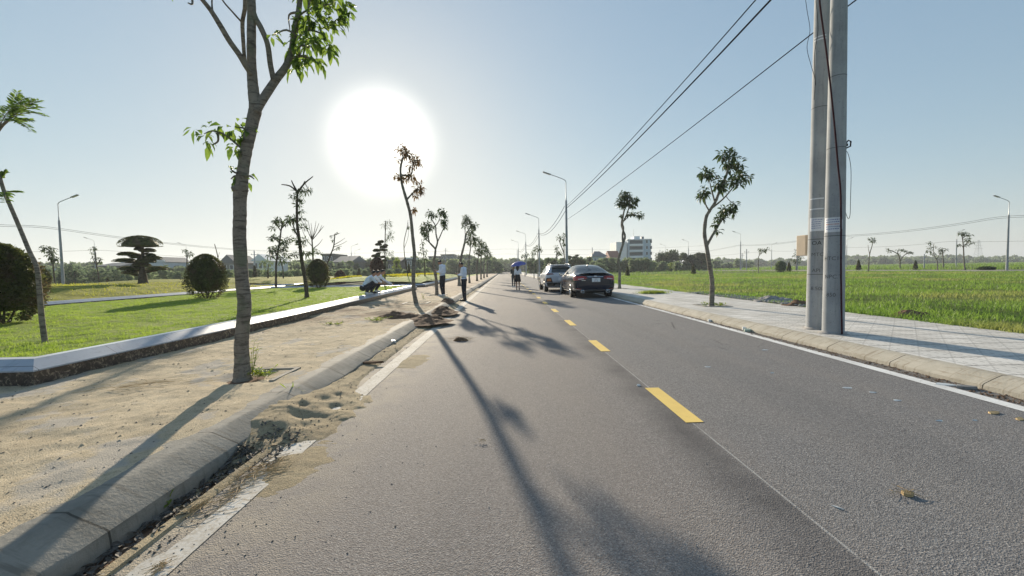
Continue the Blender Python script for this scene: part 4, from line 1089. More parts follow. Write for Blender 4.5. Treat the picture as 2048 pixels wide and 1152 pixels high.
# shrubs ---------------------------------------------------------------------
def shrub(name, label, cx, top, base, wpx, Y, seed, mat='topiary', shape='egg', n=5000, ls=.05, group=None, cat='shrub'):
    s = Y / FPX
    rn = np.random.default_rng(seed)
    b = P(cx, base, Y); gz = groundz(b.x, Y)
    root = Vector((b.x, Y, gz))
    h = (base - top) * s; r = wpx * .5 * s
    t = thing(name, root, label, cat, group)
    u = rn.random(n); th = rn.random(n) * 2 * math.pi
    if shape == 'egg':
        z = u ** .9; prof = np.sqrt(np.clip(1 - ((z - .42) / .58) ** 2, 0, 1)) * (1 - .12 * z)
        prof = np.where(z < .42, np.sqrt(np.clip(1 - ((.42 - z) / .50) ** 2, 0, 1)), prof)
    elif shape == 'cone':
        z = u ** 1.2; prof = (1 - z) ** .8 * np.clip(z * 12, .5, 1)
    else:
        z = u; prof = np.sqrt(np.clip(1 - ((z - .45) / .55) ** 2, 0, 1))
    lump = 1 + .10 * np.sin(th * 5 + z * 9 + seed) * np.sin(z * 13 + th * 2) + .16 * fbm(th * 2.2 + seed, z * 5, 4, 1.3) + rn.normal(0, .05, n)
    dep = 1 - .26 * rn.random(n)
    rr = r * prof * lump * dep
    c = np.stack([np.cos(th) * rr, np.sin(th) * rr, .04 + z * h], -1)
    d = np.stack([np.cos(th), np.sin(th), (z - .35) * 1.4], -1) + rn.normal(0, .55, (n, 3)); d /= np.linalg.norm(d, axis=1)[:, None]
    stray = rn.random(n) < .025; c[stray, :2] *= 1.07; c[stray, 2] += .02 * h
    hole = fbm(th * 3 + seed * 3, z * 9, 3, 1.0) + 1.2 * np.clip(.26 - z, 0, 1) - 2.0 * np.clip(z - .26, 0, 1) > .17
    keep = ~hole | (rn.random(n) < .25); c = c[keep]; d = d[keep]; nk = len(c)
    lv = Leaves(); Lf = ls * (.7 + .7 * rn.random(nk)); lv.add(*leaf_arrays(c - d * Lf[:, None] * .4, d, Lf, Lf * .55, .1, rnd=rn))
    # dense inner leaves so the middle is closed
    mb = MB()
    prof_in = []
    for k in range(13):
        zz = k / 12
        if shape == 'egg': pr = math.sqrt(max(0, 1 - ((zz - .42) / (.58 if zz > .42 else .50)) ** 2)) * (1 - .1 * zz)
        elif shape == 'cone': pr = (1 - zz) ** .8
        else: pr = math.sqrt(max(0, 1 - ((zz - .45) / .55) ** 2))
        prof_in.append((max(.003, r * pr * .74), .16 * h + zz * h * .80))
    mb.lathe(prof_in, 22)
    lv.obj('foliage', M[mat], t)
    mb.build('inner_growth', M[mat], t, smooth=True)
    st = MB()
    for k in range(4):
        a = k * 1.6 + seed
        st.tube([Vector((0.06 * math.cos(a), .06 * math.sin(a), -.05)), Vector((r * .4 * math.cos(a), r * .4 * math.sin(a), h * .3))], [.025, .014], 6)
    st.build('stem', M['bark_dark'], t)
    return t
SG = 'clipped round shrubs on the lawns'
shrub('round_shrub', 'biggest round shrub, cut by the left edge of the picture', 4, 488, 640, 126, 8.6, 1, n=16000, ls=.055, group=SG)
shrub('round_shrub', 'dark round shrub on the near lawn left of the large trunk', 415, 511, 596, 74, 16.6, 2, n=9000, ls=.06, group=SG)
shrub('round_shrub', 'dark egg shaped shrub behind the near lawn, right of the tall straight tree', 637, 516, 572, 46, 26.0, 3, n=6000, ls=.075, group=SG)
shrub('round_shrub', 'small reddish round shrub between the leaning bare tree and the lamp posts', 680, 520, 549, 23, 46, 4, 'topiary_red', n=2500, ls=.12, group=SG)
shrub('round_shrub', 'reddish brown round shrub right behind the heads of the squatting men', 755, 516, 552, 29, 41, 5, 'topiary_red', n=3000, ls=.11, group=SG)
shrub('round_shrub', 'dark round shrub peeping out behind the big one at the left edge', 88, 531, 563, 21, 23, 6, n=3500, ls=.075, group=SG)
CG = 'dark cone shaped shrubs'
for i, (cx, tp, bs, w, Y, lab) in enumerate([
    (215, 534, 555, 9, 48, 'small cone shaped shrub left of the cloud pruned tree'),
    (366, 535, 553, 7, 60, 'cone shaped shrub between the cloud pruned tree and the round dark shrub'),
    (510, 530, 552, 8, 60, 'cone shaped shrub below the white gabled house'),
    (718, 532, 547, 7, 62, 'cone shaped shrub between the two reddish round shrubs'),
    (818, 526, 547, 6, 60, 'narrow cone shaped shrub beside the thin curved bare stems'),
    (1255, 524, 542, 8, 58, 'cone shaped shrub below the white five storey building'),
    (1387, 522, 540, 9, 62, 'cone shaped shrub left of the forked tree on the right pavement'),
    (1578, 517, 535, 9, 70, 'cone shaped shrub left of the meter box on the pole'),
    (1717, 515, 536, 9, 66, 'leaning dark cone shaped shrub right of the concrete poles'),
    (1831, 514, 533, 8, 72, 'dark cone shaped shrub between the wide flat topped tree and the slim ragged one')]):
    shrub('cone_shrub', lab, cx, tp, bs, w, Y, 60 + i, shape='cone', n=900, ls=.2, group=CG)
shrub('small_round_tree', 'small round leafy bush left of the cone shaped shrub near the meter box', 1561, 512, 534, 19, 66, 75, shape='ball', n=1500, ls=.22, cat='shrub', mat='woods')
shrub('low_bush', 'low dark green clump on the pale path at the far right', 1973, 540, 547, 26, 50, 76, shape='ball', n=1200, ls=.16, cat='shrub', mat='leaf_dark')

# cloud pruned trees ---------------------------------------------------------
def cloud_tree(label, Y, trunk, pads, r0, seed, ls=.07, tall=False):
    s = Y / FPX; rn = np.random.default_rng(seed); rd = random.Random(seed)
    base = P(*trunk[0], Y); gz = groundz(base.x, Y)
    root = Vector((base.x, Y, min(gz, base.z)))
    t = thing('cloud_pruned_tree', root, label, 'tree', 'cloud pruned trees on the mounds')
    q = [P(*p, Y) - root for p in trunk]; q[0].z = -.1
    sp = smooth_path(q, 4); mb = MB()
    mb.tube(sp, [r0 * s * (1.35 * (1 - i / (len(sp) - 1)) ** 4 + .55) for i in range(len(sp))], 12)
    for k, (x, y, rx, rz) in enumerate(pads):
        dy = rd.uniform(-.35, .35) * rx * s
        c = P(x, y + rz * .55, Y + dy) - root
        nr = min(sp, key=lambda v: abs(v.z - (c.z - rz * s * .6)))
        m = (nr + c) / 2; m.z -= .03
        mb.tube(smooth_path([nr, m, c - Vector((0, 0, rz * s * .5))], 3), [r0 * s * .4, r0 * s * .35, r0 * s * .3, r0 * s * .28, r0 * s * .25, r0 * s * .2, r0 * s * .15], 7)
        n = int(700 + 2600 * (rx * rz) / 400)
        u = rn.random(n); th = rn.random(n) * 2 * math.pi
        rad = np.sqrt(u)
        zz = np.where(rn.random(n) < .72, 1.55, -.10) * np.sqrt(1 - rad ** 2 * .98) * rz * s
        lump = 1 + .12 * np.sin(th * 4 + k)
        cc = np.stack([np.cos(th) * rad * rx * s * lump, np.sin(th) * rad * rx * s * .8 * lump, zz], -1) + np.array(c)
        d = np.stack([np.cos(th) * rad, np.sin(th) * rad, .5 + 0 * th], -1) + rn.normal(0, .45, (n, 3)); d /= np.linalg.norm(d, axis=1)[:, None]
        lv = Leaves(); Lf = ls * (.7 + .6 * rn.random(n)); lv.add(*leaf_arrays(cc - d * Lf[:, None] * .5, d, Lf, Lf * .5, 0, rnd=rn))
        pd = MB(); pd.ell(c, (rx * s * .9, rx * s * .72, rz * s * 1.3), 18, 9)
        V = np.array(pd.v)
        zc_ = float(c.z); lo = V[:, 2] < zc_; V[lo, 2] = zc_ + (V[lo, 2] - zc_) * .14
        tri = []
        for f in pd.f: tri += [[f[0], f[1], f[2]], [f[0], f[2], f[3]]]
        lv.add(V, np.array(tri))
        lv.obj('foliage_pad', M['topiary'], t)
    mb.build('trunk', M['bark_dark'], t, smooth=True)
    return t
cloud_tree('cloud pruned tree with a wide domed top and layered pads on the yellowish mound', 26.0, [(286, 560), (285, 545), (284, 530), (286, 512), (284, 495), (283, 482)],
    [(281, 485, 34, 13), (297, 501, 12, 4), (276, 498, 7, 3), (255, 508, 17, 4), (274, 513, 12, 5), (301, 510, 8, 3), (250, 521, 19, 4), (305, 516, 16, 4), (292, 522, 18, 5), (283, 530, 17, 5), (262, 537, 20, 4), (315, 537, 18, 4), (262, 545, 14, 4), (303, 541, 8, 3)], 5.0, 81, .075)
cloud_tree('small cloud pruned tree with separate tufts above the reddish brown round shrub', 44.0, [(760, 552), (760, 530), (760, 505), (760, 487)],
    [(761, 484, 5, 2.5), (764, 483, 3, 2), (757, 489, 6, 2.5), (767, 494, 7, 2.5), (771, 491, 5, 2), (753, 501, 7, 3), (765, 500, 8, 2.5), (752, 512, 8, 3), (766, 514, 5, 2), (756, 508, 4, 2), (768, 521, 5, 2)], 1.4, 82, .12)

M['mound_blade'] = leafmat('yellowish_ground_cover', (.22, .25, .03), (.34, .33, .05), .45, .6, 1.2)
# grass ------------------------------------------------------------------------
def scatter_grass(name, n, x0, x1, yfun, zf, keep, h0, h1, w, lean, mat, kind='stuff', clump=None):
    x = x0 + (x1 - x0) * RNG.random(n); y = yfun(RNG.random(n))
    k = keep(x, y); x = x[k]; y = y[k]
    if clump:
        m = fbm(x, y, 3, clump[0]); kk = RNG.random(len(x)) < np.clip(.5 + m * clump[1], .05, 1); x = x[kk]; y = y[kk]
    h = (h0 + (h1 - h0) * RNG.random(len(x)) ** 1.5) * (1 + 0.9 * fbm(x, y, 3, .5))
    z = zf(x, y) - .01
    wv = w * (1 + y / 18)
    o = tri_blades(name, np.stack([x, y, z], -1), h, wv, lean, mat)
    o['kind'] = kind
    return o
inlawn = lambda x, y: (x < np.interp(y, [0, 10, 27], [-5.08, -5.10, -5.72]) - .26) & (x > -15.2)
scatter_grass('lawn_grass', 330000, -15.2, -5.2, lambda u: 4.65 * (27 / 4.65) ** u, lawn1, inlawn, .018, .055, .0045, 1.0, M['blade'], clump=(5.0, 4.0))
infield = lambda x, y: (x > 8.22 + .15 * np.sin(y * 3)) & (x < y * 1.45 + 8)
scatter_grass('field_grass', 420000, 8.1, 55, lambda u: 4 * (62 / 4) ** u, rfield, infield, .05, .18, .008, 1.1, M['field'], clump=(.8, 2.6))
scatter_grass('pavement_edge_grass', 26000, 8.12, 9.0, lambda u: 4 * (45 / 4) ** u, rfield, lambda x, y: x > 8.12, .05, .14, .007, 1.1, M['field'], clump=(2.0, 2.5))
M['fieldfar'] = leafmat('far_field_grass', (0.10, 0.17, 0.025), (0.14, 0.22, 0.035), .45, .6, .15)
scatter_grass('far_field_grass', 90000, 9, 330, lambda u: 55 * (300 / 55) ** u, lambda x, y: -.09 + 0 * x, lambda x, y: (x < y * 1.5) & ((x < 54.5) | (x > 66)), .25, .7, .014, .5, M['fieldfar'], clump=(.1, 2.0))
scatter_grass('far_left_grass', 60000, -230, -20, lambda u: 34 * (240 / 34) ** u, lambda x, y: -.09 + 0 * x, lambda x, y: (x > -y * 1.5) & ((x < -44) | (y > 71)), .3, .8, .014, .5, M['fieldfar'], clump=(.1, 2.0))
def on_mound(f): return f
scatter_grass('mound_grass', 80000, -43.5, -17.6, lambda u: 5.5 * (33 / 5.5) ** u, m2, lambda x, y: x > -y * 1.5, .04, .14, .008, 1.3, M['mound_blade'], clump=(.8, 4.0))
scatter_grass('yellow_ground_cover', 60000, -16.5, -8.4, lambda u: 34 + 22 * u, m3, lambda x, y: fbm(x, y, 3, .22) > .0, .08, .2, .03, .8, M['flower'], clump=(.7, 3.5))
# weeds at the foot of trees and in cracks
def weed(label, px, py, z, r, h, n, seed, mat='weed', name='weed_tuft', w=.012, ratio=.28, ls=.06, stems=5):
    rn = np.random.default_rng(seed); rd = random.Random(seed)
    g = G(px, py, z); t = thing(name, g, label, 'weed', 'weeds growing by the road')
    mb = MB(); lv = Leaves()
    for k in range(stems):
        a = rd.random() * 6.28; q = rd.random() * r
        b = Vector((q * math.cos(a) * .5, q * math.sin(a) * .5, 0)) if r > .1 else Vector((0, 0, 0)); e = Vector((q * math.cos(a) * 1.3, q * math.sin(a) * 1.3, h * rd.uniform(.5, 1)))
        m = (b + e) / 2 + Vector((0, 0, h * .1)); sp = smooth_path([b, m, e], 3)
        mb.tube(sp, [.004, .0035, .003, .003, .0025, .002, .0015], 4)
        nn = max(3, n // stems)
        pk = [sp[rd.randrange(1, len(sp))] for _ in range(nn)]
        c = np.array([tuple(p) for p in pk]); d = rn.normal(0, 1, (nn, 3)); d[:, 2] = np.abs(d[:, 2]) * .5; d /= np.linalg.norm(d, axis=1)[:, None]
        Lf = ls * (.6 + .8 * rn.random(nn)); lv.add(*leaf_arrays(c, d, Lf, Lf * ratio, .3, rnd=rn))
    mb.build('stem', M[mat], t); lv.obj('leaves', M[mat], t)
    return t
weed('tall leafy weed growing against the foot of the nearest trunk', 505, 752, .13, .07, .42, 60, 1, ls=.045, stems=6, name='weed_plant')
weed('yellowish low weeds in the pit right of the nearest trunk', 525, 752, .13, .16, .09, 160, 2, ls=.045, stems=14)
weed('grass blades at the kerb joint in the gutter, beyond the sand heap', 582, 800, .02, .05, .14, 22, 3, ratio=.1, ls=.1, stems=6)
weed('two leafed seedling in the littered gutter', 337, 1005, -.02, .02, .07, 7, 4, ls=.045, ratio=.55, stems=2)
weed('weeds round the foot of the forked tree on the right pavement', 1440, 612, .14, .24, .10, 160, 5, stems=16)
weed('small weeds left of the forked tree on the right pavement', 1410, 612, .14, .12, .12, 60, 6, stems=8)
weed('yellow green weed patch on the sandy pavement before the soil heaps', 752, 641, .16, .3, .07, 140, 7, stems=18)
weed('low yellow weed patch left of the larger one on the sandy pavement', 662, 650, .16, .22, .05, 90, 8, stems=12)
weed('small grass tuft against the planter wall at its near corner', 118, 745, .15, .07, .14, 26, 9, ratio=.1, ls=.1, stems=6)
weed('tiny sprout in the gutter near the bottom left corner', 188, 1106, -.03, .015, .05, 6, 10, ls=.03, ratio=.5, stems=2)
weed('thin weed beside the foot of the reddish tree', 846, 598, .15, .08, .25, 26, 11, ls=.05, stems=5)
# ---------------------------------------------------------------- poles, lamps, wires
def mat_concrete(name, a, b):
    t = NT(name)
    n = t.noise(2.2, 5, .6); s = t.noise(5, 4, .65, (4, 4, .35))
    col = t.mix(t.rng(n, .35, .65), a, b)
    col = t.mix(t.rng(s, .52, .7, 0, .45), col, tuple(q * .6 for q in a))
    col = t.mix(t.rng(t.noise(38, 3), .62, .7, 0, .5), col, tuple(q * .45 for q in a))
    t.bsdf(col, .85, t.bump(t.noise(50, 5, .7), .35, .006), spec=.3)
    return t.mat
M['concrete'] = mat_concrete('spun_pole_concrete', (0.27, 0.285, 0.30), (0.36, 0.375, 0.39))
M['steel'] = plain('galvanised_steel', (0.42, 0.43, 0.44), .45, .7, var=.1)
M['steel_dark'] = plain('grey_lamp_housing', (0.16, 0.17, 0.18), .5, .2)
M['cable'] = plain('black_cable', (0.02, 0.02, 0.022), 1.0, spec=0.0)
M['cable_brown'] = plain('dark_red_cable', (0.05, 0.02, 0.025), .9, spec=.05)
M['paper'] = plain('white_paper', (0.66, 0.68, 0.72), .7, var=.05)
M['ink_blue'] = plain('blue_print', (0.12, 0.15, 0.35), .7)
M['ink_red'] = plain('red_print', (0.50, 0.10, 0.10), .7)
M['ink'] = plain('black_stencil_ink', (0.03, 0.03, 0.035), .8)
M['ink_faint'] = plain('worn_stencil_ink', (0.10, 0.10, 0.105), .85)
M['box_tan'] = plain('tan_painted_steel', (0.62, 0.48, 0.34), .5, var=.08)
M['bulb_glass'] = plain('lamp_lens', (0.6, 0.6, 0.6), .2)

def pole_mesh(rb, rt, h, n=28):
    mb = MB()
    prof = [(rb, -.3)]
    for k in range(1, 40):
        z = h * k / 39
        prof.append((rb + (rt - rb) * k / 39, z))
    prof.append((.001, h + .02))
    return mb.lathe(prof, n)

# twin concrete poles on the right pavement
def text_mesh(s, size):
    cu = bpy.data.curves.new('txt', 'FONT'); cu.body = s; cu.size = size; cu.align_x = 'CENTER'; cu.resolution_u = 2
    o = bpy.data.objects.new('txt', cu); COL.objects.link(o)
    dg = bpy.context.evaluated_depsgraph_get(); dg.update()
    me = bpy.data.meshes.new_from_object(o.evaluated_get(dg))
    bpy.data.objects.remove(o)
    return me
def wrap(me, az, z, rfun, name, mat, parent, off=.002):
    """wrap a flat mesh (x right, y up) on a round pole; az = direction faced"""
    import bmesh
    bm = bmesh.new(); bm.from_mesh(me)
    bmesh.ops.triangulate(bm, faces=bm.faces[:])
    bmesh.ops.subdivide_edges(bm, edges=[e for e in bm.edges if e.calc_length() > .03], cuts=1)
    bm.to_mesh(me); bm.free()
    for v in me.vertices:
        zz = z + v.co.y; r = rfun(zz) + off
        a = az + v.co.x / r
        v.co = Vector((r * math.cos(a), r * math.sin(a), zz))
    o = link_mesh(name, me, mat, parent)
    return o
def sheet_mesh(w, h, corner=None):
    mb = MB(); nx = 12
    for i in range(nx):
        x0 = -w / 2 + w * i / nx; x1 = -w / 2 + w * (i + 1) / nx
        c0 = c1 = h / 2
        if corner:
            if i == nx - 1: c1 = h / 2 - corner
        mb.add([(x0, -c0, 0), (x1, -c1, 0), (x1, c1, 0), (x0, c0, 0)], [(0, 1, 2, 3)])
    me = bpy.data.meshes.new('s'); me.from_pydata(mb.v, [], mb.f); return me
PG = 'twin concrete poles on the right pavement'
def twin(px, py, label, rb, lean, texts, sheet, seed):
    g = G(px, py, .14)
    rt = rb * .58; h = 8.3
    t = thing('concrete_pole', g, label, 'pole', PG)
    rf = lambda z: rb + (rt - rb) * z / h
    t.rotation_euler = (0, R(lean), 0)
    pole_mesh(rb, rt, h, 36).build('shaft', M['concrete'], t, smooth=True)
    az = math.atan2(-g.y, -g.x)
    # moulding seams round the shaft
    for z in ((.98, 1.6, 3.9) if seed == 1 else (1.62, 3.05, 4.2)):
        mb = MB(); r = rf(z) + .0015
        mb.lathe([(r, z - .005), (r, z + .005)], 36); mb.build('seam', M['ink_faint'], t, smooth=True)
    for s, z, size, ink, da in texts:
        wrap(text_mesh(s, size), az + da, z, rf, 'stencil', M[ink], t)
    w, hh, zc, corner, da = sheet
    sh = wrap(sheet_mesh(w, hh, corner), az + da, zc, rf, 'notice_sheet', M['paper'], t, .003)
    # rows of small print too small to read
    rs = random.Random(seed)
    for k in range(5):
        y = hh / 2 - .035 - k * (hh - .05) / 5
        mb = MB(); x = -w / 2 + .03
        while x < w / 2 - .05:
            q = rs.uniform(.008, .026)
            mb.add([(x, y - .006, 0), (x + q, y - .006, 0), (x + q, y + .006, 0), (x, y + .006, 0)], [(0, 1, 2, 3)]); x += q + .007
        me = bpy.data.meshes.new('p'); me.from_pydata(mb.v, [], mb.f)
        o = wrap(me, az + da, zc, rf, 'print_row', M['ink_red' if k == 2 and seed == 2 else 'ink_blue'], sh, .0045)
    return t, rf, az
# inverse: texts get mirrored unless the angle runs the right way, see wrap (angle grows anticlockwise seen from above = to the viewer's right)
p1, rf1, az1 = twin(1632, 657, 'left concrete pole of the close pair, with white bands and a square notice', .156, .25,
    [('OA', 1.50, .10, 'ink', -.10), ('MTC', 1.30, .09, 'ink_faint', .0), ('API', 1.02, .09, 'ink_faint', -.1), ('8.50L', .70, .09, 'ink_faint', .05)], (.225, .235, 1.86, None, -.12), 1)
p2, rf2, az2 = twin(1666, 666, 'right concrete pole of the close pair, with a dark cable down its side', .154, .1,
    [('HTC10', 1.22, .09, 'ink_faint', -.15), ('NPC.T', .92, .09, 'ink_faint', -.1), ('850', .62, .09, 'ink_faint', -.25)], (.27, .24, 1.80, .05, -.2), 2)
for t_, s_ in ((p1, 1), (p2, 2)):
    mb = MB(); rs = random.Random(s_); prof = [(.235, -.03), (.225, -.002), (.20, .010), (.152, .03)]
    vs = []; n = 26
    for r_, z_ in prof:
        for k in range(n): q = 1 + (.16 * math.sin(k * .9 + s_) + .07 * rs.uniform(-1, 1)) * (r_ > .16); vs.append((r_ * q * math.cos(6.2832 * k / n), r_ * q * math.sin(6.2832 * k / n), z_ + rs.uniform(-.004, .004)))
    mb.add(vs, [(i * n + k, i * n + (k + 1) % n, (i + 1) * n + (k + 1) % n, (i + 1) * n + k) for i in range(3) for k in range(n)])
    mb.build('mortar_collar', M['rubble'], t_, smooth=True)
for z in (2.13, 2.31, 5.05, 5.10):
    r = rf1(z)
    mb = MB()
    for k in range(14):
        a0 = az1 + .0 - .95 + k * .11; a1 = a0 + .11
        mb.add([((r + .004) * math.cos(a), (r + .004) * math.sin(a), zz) for a, zz in ((a0, z - .011), (a1, z - .011), (a1, z + .011), (a0, z + .011))], [(0, 1, 2, 3)])
    mb.build('white_band', M['paper'], p1)
# meter box strapped to the back of the left pole
mbx = thing('meter_box', P(1613, 491, p1.location.y + .35), 'tan steel meter box strapped behind the left concrete pole', 'meter box')
mb = MB(); w, d, h = .12, .20, .19
mb.box(-w, w, -d / 2, d / 2, -h, h); b = mb.build('cabinet', M['box_tan'], mbx)
bv = b.modifiers.new('b', 'BEVEL'); bv.width = .008; bv.segments = 2
MB().box(-w * .1, w * .98, -d / 2 - .012, -d / 2 - .002, -h * .88, h * .88).build('shade_panel', plain('brown_painted_shade', (.20, .13, .10), .5), mbx)  # added dark panel, stands in for shade on the box's right half
MB().tube([(w * .5, -d / 2 - .02, -.03), (w * .5, -d / 2 - .02, .03)], .006, 8).build('latch', M['steel'], mbx)
MB().box(w, w + .13, -.02, .02, -.02, .02).build('bracket', M['steel'], mbx)
mbx.rotation_euler = (0, 0, R(8))
# cable running down the right pole
def cable(name, label, pts, r, mat='cable', sub=5, cat='cable', group=None):
    q = [Vector(p) for p in pts]; o = q[0].copy()
    mb = MB().tube(smooth_path([p - o for p in q], sub), r, 7)
    ob = mb.build(name, M[mat], None, smooth=True, loc=o)
    return tag(ob, label, cat, group)
Yf = p2.location.y - .2
cable('pole_cable', 'dark red cable crossing both concrete poles and running down the right one', [P(1636, -60, Yf), P(1640, 10, Yf), P(1655, 120, Yf), P(1668, 240, Yf - .01), P(1676, 330, Yf - .02), P(1681, 380, Yf - .01), P(1682, 440, Yf), P(1682, 540, Yf - .0), P(1683, 620, Yf + .0), P(1684, 668, Yf)], .013, 'cable_brown')
cable('looped_wire', 'thin wire hanging in a long loop right of the concrete poles', [P(1691, 300, 6.8), P(1697, 310, 6.75), P(1702, 340, 6.7), P(1701, 400, 6.7), P(1700, 430, 6.7), P(1696, 437, 6.72), P(1690, 420, 6.8), P(1688, 405, 6.8)], .004)
hk = thing('wire_clamp', P(1692, 290, 6.82), 'black clamp with a loop sticking out of the right concrete pole', 'clamp')
MB().tube([(-.03, 0, -.08), (.0, -.02, -.05), (.05, -.03, -.03), (.055, -.03, .05), (.02, -.02, .07), (.0, 0, .03), (-.02, 0, -.04)], .012, 8).build('loop', M['cable'], hk, smooth=True)
MB().box(-.05, .02, -.02, .02, -.02, .02).build('bolt', M['cable'], hk)
cable('dangling_wire', 'thin wavy wire dangling left of the concrete poles', [P(1606, -40, 7.1), P(1614, 20, 7.1), P(1620, 60, 7.1), P(1614, 95, 7.1), P(1622, 130, 7.1), P(1630, 160, 7.1), P(1628, 200, 7.1)], .004)
cable('second_dangling_wire', 'short wire hanging along the left edge of the left concrete pole', [P(1632, 0, 7.0), P(1636, 60, 7.0), P(1629, 110, 7.0), P(1631, 170, 7.0)], .004)

# street lamps ---------------------------------------------------------------
def lamp_proto(name, total, side):
    """round concrete post, steel neck bending into an arm with a flat lamp head; side = +1 arm towards +X"""
    t = thing(name, (0, 0, 0), None, 'street lamp')
    hp = total * .80
    MB().lathe([(.14, -.3), (.135, 0), (.085, hp), (.05, hp + .04)], 18).build('post', M['concrete'], t, smooth=True)
    MB().lathe([(.055, hp - .02), (.05, hp + .35), (.036, hp + .4), (.034, total - .35)], 12).build('neck', M['steel'], t, smooth=True)
    sp = smooth_path([Vector((0, 0, total - .4)), Vector((.01 * side, 0, total - .12)), Vector((.16 * side, 0, total + .05)), Vector((.7 * side, 0, total + .28)), Vector((1.45 * side, 0, total + .55))], 5)
    MB().tube(sp, .032, 10).build('arm', M['steel'], t, smooth=True)
    h = MB(); Mx = Matrix.Translation((1.72 * side, 0, total + .65)) @ Matrix.Rotation(-side * R(20), 4, 'Y')
    h.box(-.38, .38, -.13, .13, -.045, .04, M=Mx); ho = h.build('lamp_head', M['steel_dark'], t)
    ho.modifiers.new('b', 'BEVEL').width = .03
    MB().box(-.3, .3, -.10, .10, -.062, -.047, M=Mx).build('lens', M['bulb_glass'], ho)
    return t
def set_lamp(proto, x, y, label, group, first, rz=0, sc=1.0):
    o = proto if first else copy_tree(proto)
    o.location = (x, y, groundz(x, y)); o.rotation_euler = (0, 0, R(rz)); o.scale = (sc,) * 3
    o['label'] = label; o['group'] = group
    return o
RL = 'street lamps of the right row'
pr = lamp_proto('street_lamp', 9.15, -1)
lampsR = []
for i, (px, Y, lab) in enumerate([(1134, 37.2, 'tallest street lamp standing behind the parked cars, wires fixed to it'), (1079, 64.0, 'second street lamp of the row behind the cars'), (1052.5, 91, 'third street lamp of the row behind the cars'), (1037.5, 118, 'fourth, very thin street lamp of the row behind the cars')]):
    x = P(px, 540, Y).x
    lampsR.append(set_lamp(pr, x, Y, lab, RL, i == 0))
LL = 'street lamps of the far left street'
pl = lamp_proto('street_lamp', 9.1, 1)
for i, (px, Y, lab) in enumerate([(125, 43, 'largest street lamp at the far left, post rising behind the mound'), (474, 69, 'far lamp hidden behind the nearest trunk'), (603, 96, 'far lamp almost hidden by the tall straight lawn tree'), (704, 121, 'left one of two tiny lamps above the reddish shrubs'), (711, 147, 'right one of two tiny lamps above the reddish shrubs')]):
    if i in (1, 2): continue
    set_lamp(pl, P(px, 545, Y).x, Y, lab, LL, i == 0)
pl2 = copy_tree(pr)
for i, (px, Y, lab) in enumerate([(192, 88, 'street lamp behind the spindly tree, arm pointing left'), (375, 106, 'street lamp behind the small tufted tree near the round dark shrub')]):
    o = set_lamp(pl2, P(px, 545, Y).x, Y, lab, LL, i == 0)
FR = 'street lamps across the right field'
for i, (px, Y, lab, sc) in enumerate([(2014, 46, 'largest lamp post in the right field, near the right edge of the picture', .87), (1481, 98, 'lamp post right of the forked tree, arm to the left', .98), (1377, 124, 'lamp post in front of the spreading dark trees', .98), (1331, 150, 'lamp post in front of the dense dark tree', .98)]):
    set_lamp(pr, P(px, 535, Y).x, Y, lab, FR, False, sc=sc)
for i, (px, Y, lab, sc) in enumerate([(1912, 104, 'small lamp post behind the umbrella shaped tree, arm to the right', .98), (1543, 150, 'tiny lamp post right of the lopsided small tree, arm to the right', .98), (1693, 128, 'lamp post showing just right of the concrete poles, arm to the right', .98)]):
    set_lamp(pl, P(px, 532, Y).x, Y, lab, FR, False, sc=sc)
# plain utility poles far off
UG = 'plain far utility poles'
def upole(px, top, Y, label, first=None, cross=True):
    b = P(px, 540, Y); gz = groundz(b.x, Y); h = P(px, top, Y).z - gz
    t = thing('utility_pole', (b.x, Y, gz), label, 'utility pole', UG)
    MB().lathe([(.14, -.2), (.09, h), (.001, h + .01)], 12).build('post', M['concrete'], t, smooth=True)
    if cross:
        MB().box(-.7, .7, -.05, .05, h - .9, h - .8).build('crossarm', M['steel'], t)
        for dx in (-.6, .6): MB().lathe([(.001, h - .8), (.05, h - .78), (.04, h - .62), (.001, h - .6)], 8, M=Matrix.Translation((dx, 0, 0))).build('insulator', M['steel_dark'], t)
    return t
upole(510, 501, 85, 'utility pole with a crossarm beside the white gabled house')
upole(1320, 500, 128, 'stout pale post left of the lamp in front of the dense dark tree', cross=False)
upole(1493, 498, 110, 'utility pole just right of the lamp post by the forked tree')
upole(1484, 506, 140, 'short utility pole at the lamp post by the forked tree')
upole(1594, 492, 86, 'utility pole rising out of the bushy tree behind the meter box')
upole(1848, 508, 95, 'short post in the far field left of the slim ragged tree', cross=False)
upole(892, 496, 150, 'utility pole in front of the grey long building')
upole(1035, 500, 150, 'utility pole above the left woman', cross=False)
upole(1185, 495, 120, 'thin pole in front of the house with the grey roof', cross=False)
# lattice mast
def pylon(px, top, base, Y, label):
    b = P(px, base, Y); h = P(px, top, Y).z; t = thing('lattice_mast', (b.x, Y, -.09), label, 'lattice mast')
    mb = MB(); w0 = h * .13
    for sx in (-1, 1):
        for sy in (-1, 1):
            mb.tube([(sx * w0, sy * w0, 0), (sx * w0 * .12, sy * w0 * .12, h)], .14, 4)
    mb.build('legs_frame', M['steel'], t)
    mb = MB()
    for k in range(10):
        z0 = h * k / 10; z1 = h * (k + 1) / 10; a = w0 * (1 - .88 * k / 10); c = w0 * (1 - .88 * (k + 1) / 10)
        for s in (-1, 1):
            mb.tube([(-a, s * a, z0), (c, s * c, z1)], .08, 4); mb.tube([(a, s * a, z0), (-c, s * c, z1)], .08, 4)
    mb.build('bracing', M['steel'], t)
    for z, w in ((.62, .22), (.76, .18), (.9, .14)):
        MB().tube([(-h * w, 0, h * z), (h * w, 0, h * z)], .16, 4).build('crossarm', M['steel'], t)
pylon(1956, 480, 525, 520, 'faint lattice pylon above the far wood on the right')
pylon(1413, 505, 530, 640, 'faint lattice pylon left of the forked tree')

